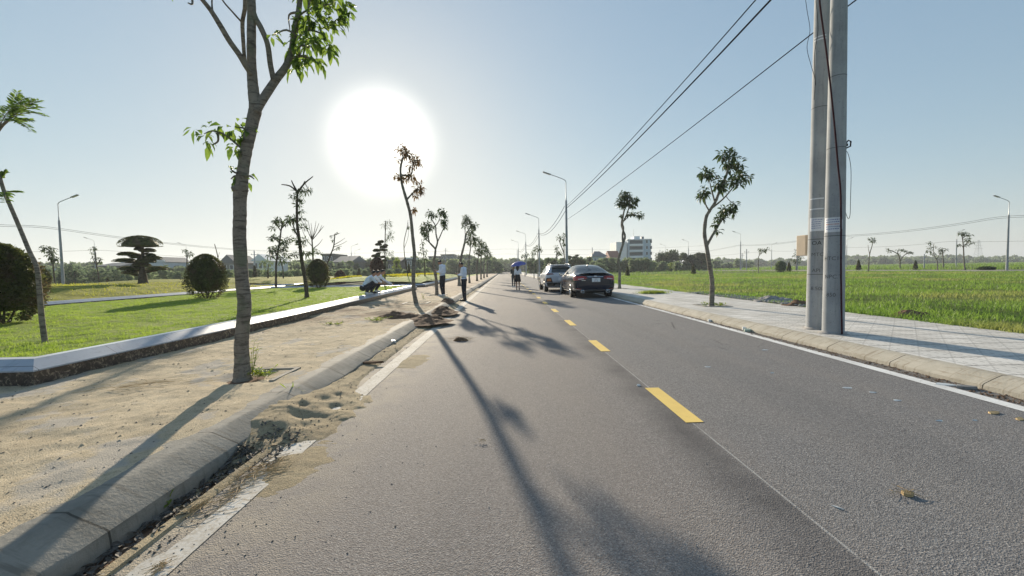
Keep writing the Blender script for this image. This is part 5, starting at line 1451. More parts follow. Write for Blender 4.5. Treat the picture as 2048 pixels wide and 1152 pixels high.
# overhead wires
WG = 'overhead wires'
def wire(label, pts, r=.012, sub=10, name='overhead_wire'):
    return cable(name, label, pts, r, 'cable', sub, 'wire', WG)
def sag(a, b, s, n=9):
    a = Vector(a); b = Vector(b)
    return [a.lerp(b, k / (n - 1)) - Vector((0, 0, s * 4 * (k / (n - 1)) * (1 - k / (n - 1)))) for k in range(n)]
x0, y0 = lampsR[0].location.x, 37.2
for (xa, za, zb, s, lab, r) in ((5.42, 6.95, 6.95, .22, 'upper black overhead wire from the tallest lamp up past the top of the picture', .013), (5.56, 6.75, 6.75, .20, 'thick twisted overhead wire just under the upper one', .02), (5.86, 5.62, 5.78, .12, 'lowest overhead wire, passing behind the twin concrete poles', .011)):
    pts = sag((xa, 7.0, za), (x0 + (.1 if xa > 5.6 else -.02), y0, zb), s)
    nxt = sag((xa, -12.0, za), (xa, 7.0, za), s)[:-1]
    wire(lab, nxt + pts, r, 4)
for k in range(3):
    a = lampsR[k].location; b = lampsR[k + 1].location
    for dz, dx, w in ((6.95, -.15, 'upper'), (6.75, .05, 'lower')):
        wire('%s wire in the %s span of the lamp row behind the cars' % (w, ('first', 'second', 'third')[k]), sag((a.x + dx, a.y, dz), (b.x + dx, b.y, dz), .9), .02, 3)
for z, lab in ((6.6, 'upper far wire on the left, from the picture edge past the largest left lamp'), (6.45, 'lower far wire on the left, just under the upper one')):
    wire(lab, sag((-46.5, 16, z + .2), (-46.7, 43, z), .5) + sag((-46.7, 43, z), (-46.2, 95, z), .8)[1:] + sag((-46.2, 95, z), (-46, 147, z), .8)[1:], .016, 3)
wire('faint wire far left behind the cloud pruned tree', sag((-118, 60, 7), (-84, 88, 7), .6) + sag((-84, 88, 7), (-74, 150, 7), 1.0)[1:], .022, 3)
for z, lab in ((6.3, 'upper far wire on the right, from the concrete poles to the largest field lamp'), (6.12, 'lower far wire on the right, just under the upper one')):
    wire(lab, sag((57.2, 20, z), (56.6, 46, z), .4) + sag((56.6, 46, z), (57, 72, z), .5)[1:] + sag((57, 72, z), (57, 98, z), .5)[1:] + sag((57, 98, z), (57, 150, z), .8)[1:], .016, 3)
wire('faint wire across the far right field at the umbrella shaped tree', sag((150, 90, 6.5), (115, 104, 6.5), .5) + sag((115, 104, 6.5), (107, 128, 6.5), .5)[1:] + sag((107, 128, 6.5), (98, 150, 6.5), .5)[1:] + sag((98, 150, 6.5), (60, 220, 6.5), 1.2)[1:], .022, 3)
wire('long faint wire crossing behind the end of the road', sag((-120, 190, 11.5), (0, 190, 11.0), 1.0) + sag((0, 190, 11.0), (95, 190, 11.0), 1.0)[1:], .026, 3)
wire('second long faint wire crossing behind the end of the road', sag((-120, 192, 9.0), (0, 192, 8.8), 1.0) + sag((0, 192, 8.8), (95, 192, 9.0), 1.0)[1:], .026, 3)

# ---------------------------------------------------------------- houses
M['w_white'] = plain('white_render', (0.80, 0.81, 0.82), .8, var=.06, scale=.5)
M['w_blue'] = plain('pale_blue_and_shaded_render', (0.50, 0.58, 0.66), .8, var=.06, scale=.5)  # real blue walls, and painted shade on the office building's front
M['w_grey'] = plain('grey_render', (0.22, 0.22, 0.21), .85, var=.15, scale=.4)
M['w_dark'] = plain('dark_weathered_wall', (0.10, 0.105, 0.10), .9, var=.25, scale=.5)
M['w_cream'] = plain('cream_render', (0.50, 0.44, 0.35), .85, var=.1, scale=.4)
M['glass_dark'] = plain('dark_window_glass', (0.05, 0.07, 0.09), .15, var=.2)
M['glass_blue'] = plain('blue_window_glass', (0.04, 0.10, 0.22), .15)
M['roof_red'] = plain('red_tiles', (0.30, 0.13, 0.09), .8, var=.2, scale=3)
M['roof_grey'] = plain('grey_sheet_roof', (0.17, 0.17, 0.175), .7, var=.15)
M['roof_white'] = plain('white_sheet_roof', (0.70, 0.72, 0.74), .5, var=.05)
HG = 'houses at the edge of the fields'
def house(name, label, x0p, x1p, toppx, Y, depth, wall, floors=1, wins=0, roof=None, roofmat='roof_grey', roofh=2.0, winmat='glass_dark', band=False, rz=0.0, par=True, cat='building', wsz=None):
    a = P(x0p, toppx, Y); b = P(x1p, toppx, Y); gz = -.09
    w = b.x - a.x; h = a.z * .5 + b.z * .5 - gz
    t = thing(name, ((a.x + b.x) / 2, Y, gz), label, cat, HG, R(rz))
    MB().box(-w / 2, w / 2, 0, depth, 0, h).build('wall', M[wall], t)
    fh = h / floors
    if wins:
        for f in range(floors):
            for k in range(wins):
                cx = -w / 2 + w * (k + .5) / wins; ww, wh = wsz or (min(1.3, w / wins * .45), fh * .45)
                fr = MB().box(cx - ww / 2 - .08, cx + ww / 2 + .08, -.10, -.002, f * fh + fh * .3 - .08, f * fh + fh * .3 + wh + .08).build('window', M['w_white' if wall != 'w_white' else 'w_grey'], t)
                MB().box(cx - ww / 2, cx + ww / 2, -.115, -.098, f * fh + fh * .3, f * fh + fh * .3 + wh).build('pane', M[winmat], fr)
    if roof == 'gable':
        o = .5; MB().add([(-w / 2 - o, -o, h), (w / 2 + o, -o, h), (w / 2 + o, depth + o, h), (-w / 2 - o, depth + o, h), (-w / 2 - o, depth / 2, h + roofh), (w / 2 + o, depth / 2, h + roofh)],
                          [(0, 1, 5, 4), (2, 3, 4, 5), (0, 4, 3), (1, 2, 5), (0, 3, 2, 1)]).build('roof', M[roofmat], t)
    elif roof == 'gable_front':
        o = .5; MB().add([(-w / 2 - o, -o, h), (w / 2 + o, -o, h), (w / 2 + o, depth + o, h), (-w / 2 - o, depth + o, h), (0, -o, h + roofh), (0, depth + o, h + roofh)],
                          [(0, 4, 5, 3), (1, 2, 5, 4), (0, 1, 4), (2, 3, 5), (0, 3, 2, 1)]).build('roof', M[roofmat], t)
    elif roof == 'hip':
        o = .6; q = min(w, depth) * .3
        MB().add([(-w / 2 - o, -o, h), (w / 2 + o, -o, h), (w / 2 + o, depth + o, h), (-w / 2 - o, depth + o, h), (-w / 2 + q, depth / 2, h + roofh), (w / 2 - q, depth / 2, h + roofh)],
                 [(0, 1, 5, 4), (2, 3, 4, 5), (0, 4, 3), (1, 2, 5), (0, 3, 2, 1)]).build('roof', M[roofmat], t)
    elif roof == 'flat':
        m = MB().box(-w / 2 - .25, w / 2 + .25, -.25, depth + .25, h, h + .35).build('roof', M[roofmat], t)
    return t, w, h
# the five storey white building
Yb = 150.0
t, w, h = house('office_building', 'white five storey building with long balconies, behind the wavy double stemmed tree', 1256, 1302, 480, Yb, 9, 'w_blue', roof='flat', roofmat='w_white')  # white building: pale blue puts the front's shade into the wall colour
fh = h / 5.3
for f in range(5):
    z = f * fh + .7
    if f < 5:
        MB().box(-w / 2 + .6, w * .12, -.25, -.002, z + .75, z + 2.0).build('balcony_opening', M['glass_dark'], t)
        MB().box(-w / 2 + .4, w * .12 + .2, -.75, -.26, z - .1, z + .7).build('balcony_front', M['w_white'], t)
        for k in range(2):
            fr = MB().box(w * .27 + k * 1.5, w * .27 + k * 1.5 + .8, -.08, -.002, z + .9, z + 2.1).build('window', M['w_white'], t)
            MB().box(w * .27 + k * 1.5 + .08, w * .27 + k * 1.5 + .72, -.1, -.085, z + .98, z + 2.02).build('pane', M['glass_dark'], fr)
MB().box(-w / 2 - .02 - 4.2, -w / 2 - .26, .5, 9.6, 0, h * .95).build('lit_side_face', M['w_white'], t)  # white block for the sunlit left face, its light put into the colour
MB().box(-w * .2, w * .05, 1, 5, h + .35, h + 1.5).build('roof_house', M['w_white'], t)
MB().lathe([(.5, h + .35), (.55, h + 1.4), (.001, h + 1.5)], 12, M=Matrix.Translation((w * .25, 3, 0))).build('water_tank', M['steel_dark'], t, smooth=True)
MB().tube([(-w * .15, 3, h + 1.5), (-w * .15, 3, h + 4.2)], .06, 5).build('aerial', M['steel'], t)
house('villa', 'pale blue house with a grey roof and blue windows right above the parked cars', 1186, 1212, 513, 135, 8, 'w_blue', 2, 3, 'hip', 'roof_grey', 1.9, 'glass_blue')
house('villa', 'cream house with a steep red tiled roof, left of the five storey building', 1222, 1238, 515, 138, 7, 'w_cream', 2, 2, 'gable', 'roof_red', 2.4)
house('porch_house', 'low white annex between the grey roofed and the red roofed house', 1211, 1224, 522, 134, 7, 'w_blue', 1, 2, 'flat', 'w_white', winmat='glass_blue')
house('shed', 'small white roofed hut far out in the field left of the forked tree', 1439, 1452, 531, 230, 6, 'w_grey', 1, 0, 'gable', 'roof_white', 1.2)
house('apartment_block', 'faint low block on the horizon right of the forked tree', 1500, 1512, 522, 420, 12, 'w_grey', 3, 4, 'flat', 'w_grey')
house('apartment_block', 'second faint low block on the horizon, near the tiny lamp post', 1528, 1543, 525, 430, 12, 'w_grey', 3, 4, 'flat', 'w_grey')
# left of the road
house('long_building', 'tall grey centre block of the long building behind the standing men', 882, 907, 510, 165, 12, 'w_grey', 3, 4, 'flat', 'w_cream')
house('long_building', 'left wing of the long grey building, with a flat dark roof', 857, 881, 514, 168, 12, 'w_grey', 3, 5, 'flat', 'w_dark')
house('long_building', 'low right wing of the long grey building behind the left row of trees', 908, 947, 518, 170, 12, 'w_cream', 2, 6, 'flat', 'w_grey')
house('long_shed', 'long dark brown shed roof behind the mast-like thin tree', 776, 800, 522, 120, 10, 'w_dark', 1, 4, 'gable', 'w_dark', 1.2)
house('narrow_house', 'narrow grey house with a box on its roof, behind the thin curved stems', 814, 824, 518, 110, 8, 'w_grey', 2, 2, 'flat', 'w_white')
house('barn', 'long grey gabled barn roof behind the leaning half bare tree', 668, 700, 524, 110, 12, 'w_grey', 1, 4, 'gable', 'roof_grey', 1.8)
house('tower_house', 'dark house block with a stepped top behind the leaning half bare tree', 644, 666, 510, 118, 10, 'w_dark', 3, 3, 'flat', 'w_dark')
house('white_house', 'white gabled house behind the layered dark tree, by the utility pole', 507, 534, 522, 95, 9, 'w_white', 2, 3, 'gable_front', 'w_white', 1.6)
house('teal_house', 'pale teal block far behind the mound, left of the cloud pruned tree', 241, 263, 522, 98, 9, 'w_blue', 2, 3, 'flat', 'w_white')
house('grey_wall_shed', 'long grey slatted shed wall behind the mound', 196, 240, 532, 90, 8, 'w_grey', 1, 0, 'gable', 'roof_grey', .8)
house('white_roof_shed', 'low shed with a bright white roof right of the far left lamp', 164, 208, 545, 80, 8, 'w_grey', 1, 4, 'flat', 'roof_white')
house('blue_roof_shed', 'pale blue shed between the picture edge and the far left lamp', 96, 122, 541, 85, 8, 'w_blue', 1, 3, 'flat', 'w_blue')
house('pale_block', 'pale house block right of the cloud pruned tree', 308, 330, 524, 120, 9, 'w_blue', 2, 3, 'gable_front', 'roof_grey', 1.5)
house('grey_gable_house', 'grey gabled house partly hidden behind the nearest trunk', 443, 470, 526, 100, 8, 'w_grey', 2, 2, 'gable_front', 'roof_grey', 2.0)

# ---------------------------------------------------------------- far woods
def woods(name, specs, mat, seed):
    """specs: (px0, px1, top y, bottom y, Y) - a band of crowns, each crown a lump of leaf sprays"""
    rn = np.random.default_rng(seed); lv = Leaves()
    for x0, x1, tp, bt, Y in specs:
        s = Y / FPX; px = x0
        while px < x1:
            wv = rn.uniform(7, 17) * (150 / Y) ** .25
            c = P(px, (tp + bt) / 2, Y + rn.uniform(-.06, .06) * Y)
            top = P(px, tp + rn.uniform(-2.5, 5.5), Y).z; h = max(1.5, top + .1)
            n = int(120 + 14 * wv * h * .35)
            u = rn.random(n); th = rn.random(n) * 2 * math.pi
            z = u ** .7 * h; env = np.sqrt(np.clip(1 - ((z / h - .45) / .58) ** 2, 0, 1))
            r = wv * s * .62 * env * np.sqrt(rn.random(n)) * (1 + .25 * np.sin(th * 3 + z))
            cc = np.stack([c.x + np.cos(th) * r, c.y + np.sin(th) * r, z - .1], -1)
            d = rn.normal(0, 1, (n, 3)); d[:, 2] = d[:, 2] * .6 + .1; d /= np.linalg.norm(d, axis=1)[:, None]
            Lf = (.0055 * Y) * (.6 + .9 * rn.random(n)); lv.add(*leaf_arrays(cc, d, Lf, Lf * .6, .2, rnd=rn))
            px += wv * rn.uniform(.45, .8)
    o = lv.obj(name, M[mat], None); o['kind'] = 'stuff'
    return o
woods('far_woods', [(-60, 200, 528, 552, 150), (0, 420, 533, 552, 120), (200, 520, 530, 548, 135), (400, 720, 528, 550, 110), (500, 860, 524, 548, 128), (560, 700, 522, 548, 150), (700, 880, 517, 545, 125), (830, 1000, 521, 543, 150),
    (860, 1080, 519, 541, 260), (940, 1180, 521, 541, 280), (920, 990, 514, 541, 200), (1060, 1130, 521, 543, 120), (1085, 1190, 520, 542, 110), (1130, 1230, 520, 541, 118), (1195, 1300, 522, 540, 115), (1230, 1420, 521, 538, 122), (1400, 1500, 524, 536, 200)], 'woods', 5)
woods('near_scrub', [(-60, 470, 540, 556, 62), (500, 700, 540, 554, 66), (690, 860, 538, 550, 76), (100, 420, 536, 553, 84)], 'woods', 12)
woods('horizon_trees', [(1420, 1700, 523, 533, 420), (1430, 1600, 520, 533, 380), (1690, 2100, 515, 528, 420), (1700, 2100, 518, 526, 340)], 'woods', 9)
# the trees one can tell apart against the wood
XG = 'large far trees in front of the wood'
def big_tree(label, cx, top, base, wpx, Y, seed, crown='round', mat='woods', ncl=26):
    s = Y / FPX; rn = np.random.default_rng(seed); rd = random.Random(seed)
    b = P(cx, base, Y); root = Vector((b.x, Y, -.09)); h = P(cx, top, Y).z + .09; w = wpx * s
    t = thing('far_tree', root, label, 'tree', XG)
    mb = MB(); lv = Leaves()
    mb.tube(smooth_path([Vector((0, 0, -.1)), Vector((.1 * w * .2, 0, h * .3)), Vector((0, 0, h * .75))], 4), [max(.1, w * .03) * (1 - .08 * i) for i in range(9)], 8)
    for k in range(ncl):
        th = rd.random() * 6.28; q = math.sqrt(rd.random())
        if crown == 'flat': z = h * rd.uniform(.62, .95); rr = w * .48 * q; ex = (.12, .3)
        elif crown == 'palm': z = h * .93; rr = w * .1 * q; ex = (.3, .5)
        else: z = h * rd.uniform(.3, .93); rr = w * .42 * q * math.sqrt(max(.05, 1 - ((z / h - .55) / .5) ** 2)); ex = (.16, .8)
        c = Vector((rr * math.cos(th), rr * math.sin(th) * .7, z))
        mb.tube([Vector((0, 0, min(z * .6, h * .6))), (c + Vector((0, 0, z * .6))) * .5, c], [w * .014, w * .009, w * .004], 5)
        lv.cluster(c, w * ex[0], 70, w * .055 + .1, rn, .5, .3, ex[1])
    mb.build('trunk', M['bark_dark'], t, smooth=True); lv.obj('crown', M[mat], t)
big_tree('dense dark rounded tree right of the white five storey building', 1338, 502, 541, 56, 128, 1, ncl=60, mat='leaf_dark')
big_tree('dark spreading tree with flat layers right of the dense rounded one', 1385, 505, 540, 48, 120, 2, 'flat', 'leaf_dark', 34)
big_tree('lower dark spreading tree left of the forked pavement tree', 1403, 512, 538, 26, 118, 3, 'flat', 'leaf_dark', 20)
big_tree('dark rounded tree above the white car', 1100, 515, 546, 30, 92, 4, mat='leaf_dark')
big_tree('spreading tree right behind the tallest lamp post', 1145, 508, 545, 26, 100, 5, 'flat', 'leaf_dark', 26)
big_tree('low dark rounded tree left of the grey roofed house', 1163, 518, 545, 26, 98, 6, mat='leaf_dark')
big_tree('dark leafy tree below the grey roofed house', 1200, 527, 545, 34, 96, 7)
big_tree('palm like green tree in front of the five storey building', 1290, 515, 541, 34, 108, 8, mat='woods')
big_tree('small pale green tree in front of the dense dark rounded tree', 1342, 521, 540, 12, 100, 9, mat='weed', ncl=10)
big_tree('dark pointed tree behind the farthest trees of the left row', 988, 511, 542, 22, 150, 10, mat='woods')
big_tree('dark tree against the end of the road, left of the umbrella', 1008, 518, 541, 24, 230, 11)
big_tree('dark rounded tree between the second and the third lamp post behind the cars', 1062, 515, 543, 22, 110, 12, mat='leaf_dark')
big_tree('pale green tree behind the thin mast-like tree', 793, 513, 547, 20, 80, 13, mat='weed', ncl=22)
big_tree('round dark tree touching the long building on its left', 840, 514, 546, 26, 112, 14)
big_tree('tall palm like tree far left of the long building', 700, 519, 548, 18, 100, 15, mat='woods')
# ---------------------------------------------------------------- heaps, litter, stones
def heap(name, label, px, py, z, rx, ry, h, mat, seed, cat='heap', group=None, rough=.35, peak=(0, 0)):
    g = G(px, py, z); rn = random.Random(seed)
    t = np.linspace(0, 1, 34); a = np.linspace(0, 2 * math.pi, 61)[:-1]
    T, A = np.meshgrid(t, a)
    edge = 1 + .28 * fbm(np.cos(A) * 1.4 + seed, np.sin(A) * 1.4, 3, 1.0) * 2
    X = T * np.cos(A) * rx * edge + peak[0] * (1 - T); Y = T * np.sin(A) * ry * edge + peak[1] * (1 - T)
    Z = h * (.5 + .5 * np.cos(np.pi * np.clip(T, 0, 1) ** 1.3)) * (1 + rough * 4.2 * fbm(X * 1 + seed, Y, 5, 3.2)) + h * .55 * fbm(X + seed, Y + 3, 5, 8.0) * (1 - T ** 2) - .02 * T
    V = np.stack([X, Y, Z], -1).reshape(-1, 3); n = len(t)
    F = []
    for i in range(len(a)):
        j = (i + 1) % len(a)
        for k in range(n - 1): F.append((i * n + k, j * n + k, j * n + k + 1, i * n + k + 1)[::-1])
    o = link_mesh(name, np_mesh(name, V, F, True), M[mat], None, g)
    return tag(o, label, cat, group)
HG2 = 'heaps of soil left by the road'
heap('soil_heap', 'flat dark brown soil heap spilling over the left kerb, nearest of the row', 848, 642, .10, .7, .8, .12, 'soil', 1, group=HG2, peak=(.1, .1))
heap('soil_heap', 'dark brown soil heap on the left kerb between the nearest one and the standing men', 886, 624, .09, .45, .8, .15, 'soil', 21, group=HG2, peak=(-.05, .1))
heap('soil_heap', 'dark brown soil heap at the feet of the man on the pavement', 893, 604, .13, .3, .7, .12, 'soil', 2, group=HG2, peak=(0, .2))
heap('soil_heap', 'flat brown soil spread on the sandy pavement left of the nearer heap', 800, 634, .15, .8, .6, .12, 'soil', 3, group=HG2)
heap('dirt_clump', 'small brown clump of dirt and straw lying on the left lane', 922, 681, .0, .2, .17, .065, 'soil', 4, rough=.8)
heap('soil_heap', 'brown soil mound in the grass right of the concrete poles', 1822, 632, .13, .5, .3, .12, 'soil', 5, group=HG2, rough=.7)
heap('rubble_heap', 'grey rubble heap at the back edge of the right pavement, left of the poles', 1545, 603, .13, .9, .5, .16, 'rubble', 6, group=HG2, rough=.8)
heap('rubble_heap', 'low brown and grey rubble at the pavement edge close to the left pole', 1598, 611, .13, .6, .4, .12, 'soil', 7, group=HG2, rough=.8)
heap('grass_sod', 'flat sod of grass lying on the right pavement behind the dark car', 1306, 587, .14, .5, .3, .06, 'lawn', 8, 'sod')
sodg = G(1306, 587, .14)
n = 1500; xx = sodg.x + RNG.normal(0, .26, n); yy = sodg.y + RNG.normal(0, .16, n)
o = tri_blades('sod_grass', np.stack([xx, yy, np.full(n, .15)], -1), .06 + .09 * RNG.random(n), np.full(n, .014), 1.2, M['weed']); o['kind'] = 'stuff'
# pebbles and crumbs: on the sand, along the road edge, in the gutter
def crumbs(name, pts, size, mat, flat=.6):
    n = len(pts); base = np.array([[1, 0, 0], [-1, 0, 0], [0, 1, 0], [0, -1, 0], [0, 0, 1], [0, 0, -.3]], float)
    F0 = np.array([[0, 2, 4], [2, 1, 4], [1, 3, 4], [3, 0, 4], [2, 0, 5], [1, 2, 5], [3, 1, 5], [0, 3, 5]])
    s = size[:, None, None] * (1 + .5 * (RNG.random((n, 6, 3)) - .5)); V = base[None] * s; V[:, :, 2] *= flat
    a = RNG.random(n) * 6.28; ca, sa = np.cos(a)[:, None], np.sin(a)[:, None]
    X = V[:, :, 0] * ca - V[:, :, 1] * sa; Y = V[:, :, 0] * sa + V[:, :, 1] * ca
    V = np.stack([X, Y, V[:, :, 2]], -1) + pts[:, None, :]
    F = (np.arange(n)[:, None, None] * 6 + F0[None]).reshape(-1, 3)
    o = link_mesh(name, np_mesh(name, V.reshape(-1, 3), F), M[mat]); o['kind'] = 'stuff'; return o
def rnd_pts(n, x0, x1, y0, y1, zf, pw=1.0):
    y = y0 * (y1 / y0) ** RNG.random(n); x = x0 + (x1 - x0) * RNG.random(n) ** pw
    return np.stack([x, y, zf(x, y)], -1)
lsz = lambda x, y: lsand(x, y) + .001
crumbs('pavement_pebbles', rnd_pts(3600, -6.2, -2.25, 1.2, 26, lsz), .002 + .010 * RNG.random(3600) ** 4, 'pebble')
crumbs('pavement_clods', rnd_pts(260, -6.2, -2.25, 2, 14, lsz), .006 + .016 * RNG.random(260) ** 3, 'sand')
crumbs('road_edge_grit', rnd_pts(1100, -1.5, -.5, 1.4, 16, lambda x, y: .001 + 0 * x, 2.6), .0015 + .006 * RNG.random(1100) ** 4, 'pebble')
crumbs('gutter_grit', rnd_pts(2000, -2.0, -1.5, .8, 16, lambda x, y: np.maximum(gsand(x, y), np.where(x < -1.8, -.05, 0)) + .002), .003 + .008 * RNG.random(2000) ** 3, 'deadleaf')
crumbs('road_grit', rnd_pts(500, -.8, 4.4, 1.6, 14, lambda x, y: .002 + 0 * x), .002 + .004 * RNG.random(500) ** 2, 'rubble')
crumbs('right_gutter_grit', rnd_pts(2500, 4.62, 4.83, 2.6, 25, lambda x, y: .003 + 0 * x), .004 + .012 * RNG.random(2500) ** 2, 'soil')
crumbs('rubble_stones', rnd_pts(1500, 8.1, 8.9, 11, 18, lambda x, y: .17 + .0 * x), .02 + .05 * RNG.random(1500) ** 2, 'rubble')
# dead leaves in the gutter (uncountable litter) and straw
lv = Leaves()
for (x0, x1, y0, y1, n, L_) in ((-1.99, -1.78, .9, 3.0, 900, .05), (-1.98, -1.6, 2.7, 3.3, 200, .04), (-2.0, -1.75, 6, 12, 160, .035)):
    x = x0 + (x1 - x0) * RNG.random(n); y = y0 + (y1 - y0) * RNG.random(n)
    z = np.maximum(gsand(x, y), np.where(x < -1.8, -.05, 0.0)) + .004 + .014 * RNG.random(n)
    a = RNG.random(n) * 6.28; d = np.stack([np.cos(a), np.sin(a), RNG.normal(0, .25, n)], -1); d /= np.linalg.norm(d, axis=1)[:, None]
    Lf = L_ * (.4 + RNG.random(n)); lv.add(*leaf_arrays(np.stack([x, y, z], -1), d, Lf, Lf * .4, .1))
o = lv.obj('gutter_leaf_litter', M['deadleaf'], None); o['kind'] = 'stuff'
def straws(name, c, r, n, L_, mat='straw', ax=None, kind='stuff', label=None):
    mb = MB(); rs = random.Random(n)
    for k in range(n):
        a = rs.gauss(ax, .5) if ax is not None else rs.random() * 6.28
        q = Vector((c[0] + rs.gauss(0, r[0]), c[1] + rs.gauss(0, r[1]), c[2] + rs.random() * r[2]))
        l = L_ * rs.uniform(.4, 1); d = Vector((math.cos(a), math.sin(a), rs.uniform(-.05, .12))) * l * .5
        b = Vector((rs.gauss(0, 1), rs.gauss(0, 1), rs.random() * .5)) * l * .08
        mb.tube([q - d, q + b, q + d], .0013, 3, cap=False)
    o = mb.build(name, M[mat]); o['kind'] = kind
    return o
for i, (px, py, rx, ry, n, L_, ax) in enumerate([(392, 1020, .03, .04, 46, .13, 1.2), (500, 955, .05, .09, 60, .16, 1.1), (545, 938, .05, .07, 50, .16, .9), (455, 1003, .04, .07, 30, .14, 1.1), (318, 1142, .02, .03, 30, .07, 1.0), (922, 681, .14, .05, 60, .22, .1), (960, 885, .02, .02, 9, .07, None), (300, 770, .25, .12, 26, .4, .2), (1810, 990, .05, .02, 10, .12, None)]):
    g = G(px, py, .0 if px > 400 or py > 900 else .15)
    straws('dry_straw', (g.x, g.y, g.z + .006), (rx, ry, .02 if i != 5 else .06), n, L_, ax=ax)
# single bits of litter one can point at
def flat_bit(name, label, px, py, z, pts, mat, th=.006, cat='litter', rz=0):
    g = G(px, py, z); mb = MB(); n = len(pts)
    c, s = math.cos(rz), math.sin(rz); q = [(x * c - y * s, x * s + y * c) for x, y in pts]
    mb.add([(x, y, 0.002) for x, y in q] + [(x * .9, y * .9, th + .004 * math.sin(7 * k)) for k, (x, y) in enumerate(q)], [tuple(range(n, 2 * n))] + [(k, (k + 1) % n, n + (k + 1) % n, n + k) for k in range(n)])
    o = mb.build(name, M[mat] if mat in M else mat, None, loc=g); return tag(o, label, cat, 'bits of litter on and beside the road')
oval = lambda a, b, n=9, j=.15, s=1: [((a * math.cos(6.283 * k / n)) * (1 + j * math.sin(k * 2.3 + s)), (b * math.sin(6.283 * k / n)) * (1 + j * math.cos(k * 1.7 + s))) for k in range(n)]
M['litter_white'] = plain('white_plastic_scrap', (.62, .63, .62), .5, var=.08)
M['litter_green'] = plain('pale_green_plastic_scrap', (.40, .48, .40), .4, var=.1)
flat_bit('dead_leaf', 'curled tan leaf on the right lane near the white edge line', 1988, 827, 0, oval(.055, .022), 'straw', .012, 'leaf', .2)
flat_bit('dead_leaf', 'tan leaf touching the right edge of the picture below the white line', 2040, 839, 0, oval(.05, .02), 'straw', .01, 'leaf', .5)
flat_bit('dead_leaf', 'narrow pale leaf lying on the right lane right of the joint line', 1675, 1016, 0, [(-.03, 0), (-.01, .006), (.03, 0), (-.01, -.006)], 'litter_white', .004, 'leaf', -.9)
flat_bit('crumpled_leaf', 'crumpled tan husk with thin stalks on the right lane', 1815, 991, 0, oval(.03, .018, 9, .3), 'straw', .02, 'leaf')
flat_bit('plastic_scrap', 'white scrap in the right gutter, nearest of the scraps there', 1890, 770, 0, oval(.09, .03), 'litter_white', .012, 'litter', -.5)
flat_bit('plastic_scrap', 'grey crumpled scrap just right of the nearest white one in the right gutter', 1930, 777, 0, oval(.08, .03, 9, .3), 'rubble', .03, 'litter', -.4)
flat_bit('plastic_bottle_scrap', 'pale green flattened bottle in the right gutter before the poles', 1496, 663, 0, oval(.10, .045), 'litter_green', .05, 'litter', .2)
flat_bit('plastic_scrap', 'white scrap left of the flattened bottle in the right gutter', 1489, 660, 0, oval(.05, .04), 'litter_white', .06, 'litter', .1)
flat_bit('plastic_cup', 'small white lump in the right gutter farthest from the camera', 1421, 643, 0, oval(.07, .05), 'litter_white', .05, 'litter', .3)
flat_bit('stone_chip', 'white stone chip on the joint line just before the largest yellow dash', 1277, 772, 0, oval(.022, .016), 'litter_white', .014, 'stone')
flat_bit('plastic_scrap', 'white scrap in the left gutter beyond the dark twigs', 783, 686, .03, oval(.07, .05, 9, .3), 'litter_white', .05, 'litter')
flat_bit('twig_bundle', 'dark flattened twig in the left gutter beside the dusty white line', 743, 727, .03, oval(.14, .03, 9, .3), 'soil', .03, 'litter', .1)
for i, (px, py, w) in enumerate(((1695, 776, .05), (1745, 785, .035), (1794, 801, .035), (1530, 700, .05), (1545, 746, .03), (1880, 842, .03), (1950, 841, .02), (1415, 734, .04), (1750, 700, .04))):
    flat_bit('mortar_spot', 'pale mortar spot on the right lane, ' + ('largest of the cluster under the poles', 'second of the row below the poles', 'third of the row, towards the right edge line', 'streak near the white line left of the poles', 'small one in the middle of the right lane', 'one below the white line at the right', 'last one before the right edge of the picture', 'one just right of the second yellow dash', 'thin one touching the white edge line')[i], px, py, 0, oval(w, w * .5, 9, .35, i), 'litter_white', .002, 'spot')
# kerb edging of the tree pits
def pit(label, px, py, z, w, first=[None]):
    g = G(px, py, z)
    t = thing('tree_pit_edging', (g.x, g.y, z), label, 'kerb edging', 'concrete edgings of tree pits')
    for a, b in (((-w, -w), (w, -w)), ((w, -w), (w, w)), ((w, w), (-w, w)), ((-w, w), (-w, -w))):
        x0, x1 = sorted((a[0], b[0])); y0, y1 = sorted((a[1], b[1]))
        hx = x1 - x0 > .1
        MB().box(x0 - (.04 if hx else .04), x1 + (.04 if hx else .04), y0 - (.04 if hx else -.041), y1 + (.04 if hx else -.041), -.08, .012).build('edging_stone', M['kerb_left'], t)
    MB().box(-w + .04, w - .04, -w + .04, w - .04, -.09, -.012).build('soil_bed', M['soil'], t)
pit('worn edging of the pit at the foot of the forked tree on the right pavement', 1424, 611, .14, .36)
pit('edging of the pit at the foot of the wavy double stemmed tree', 1239, 577, .14, .36)
pit('edging of the pit at the foot of the thin reddish tree', 833, 606, .155, .42)
pit('edging of the pit at the foot of the tree beside the man on the pavement', 874, 590, .155, .40)
g0 = G(485, 754, .13)
t = thing('tree_pit_edging', (g0.x + .16, g0.y + .02, .14), 'half buried edging of the pit right of the nearest trunk', 'kerb edging', 'concrete edgings of tree pits')
MB().box(.30, .35, -.30, .30, -.08, .018).build('edging_stone', M['kerb_left'], t)
MB().box(-.1, .295, .26, .31, -.08, .016).build('edging_stone', M['kerb_left'], t)
MB().box(-.30, .29, -.28, .25, -.10, -.035).build('soil_bed', M['soil'], t)
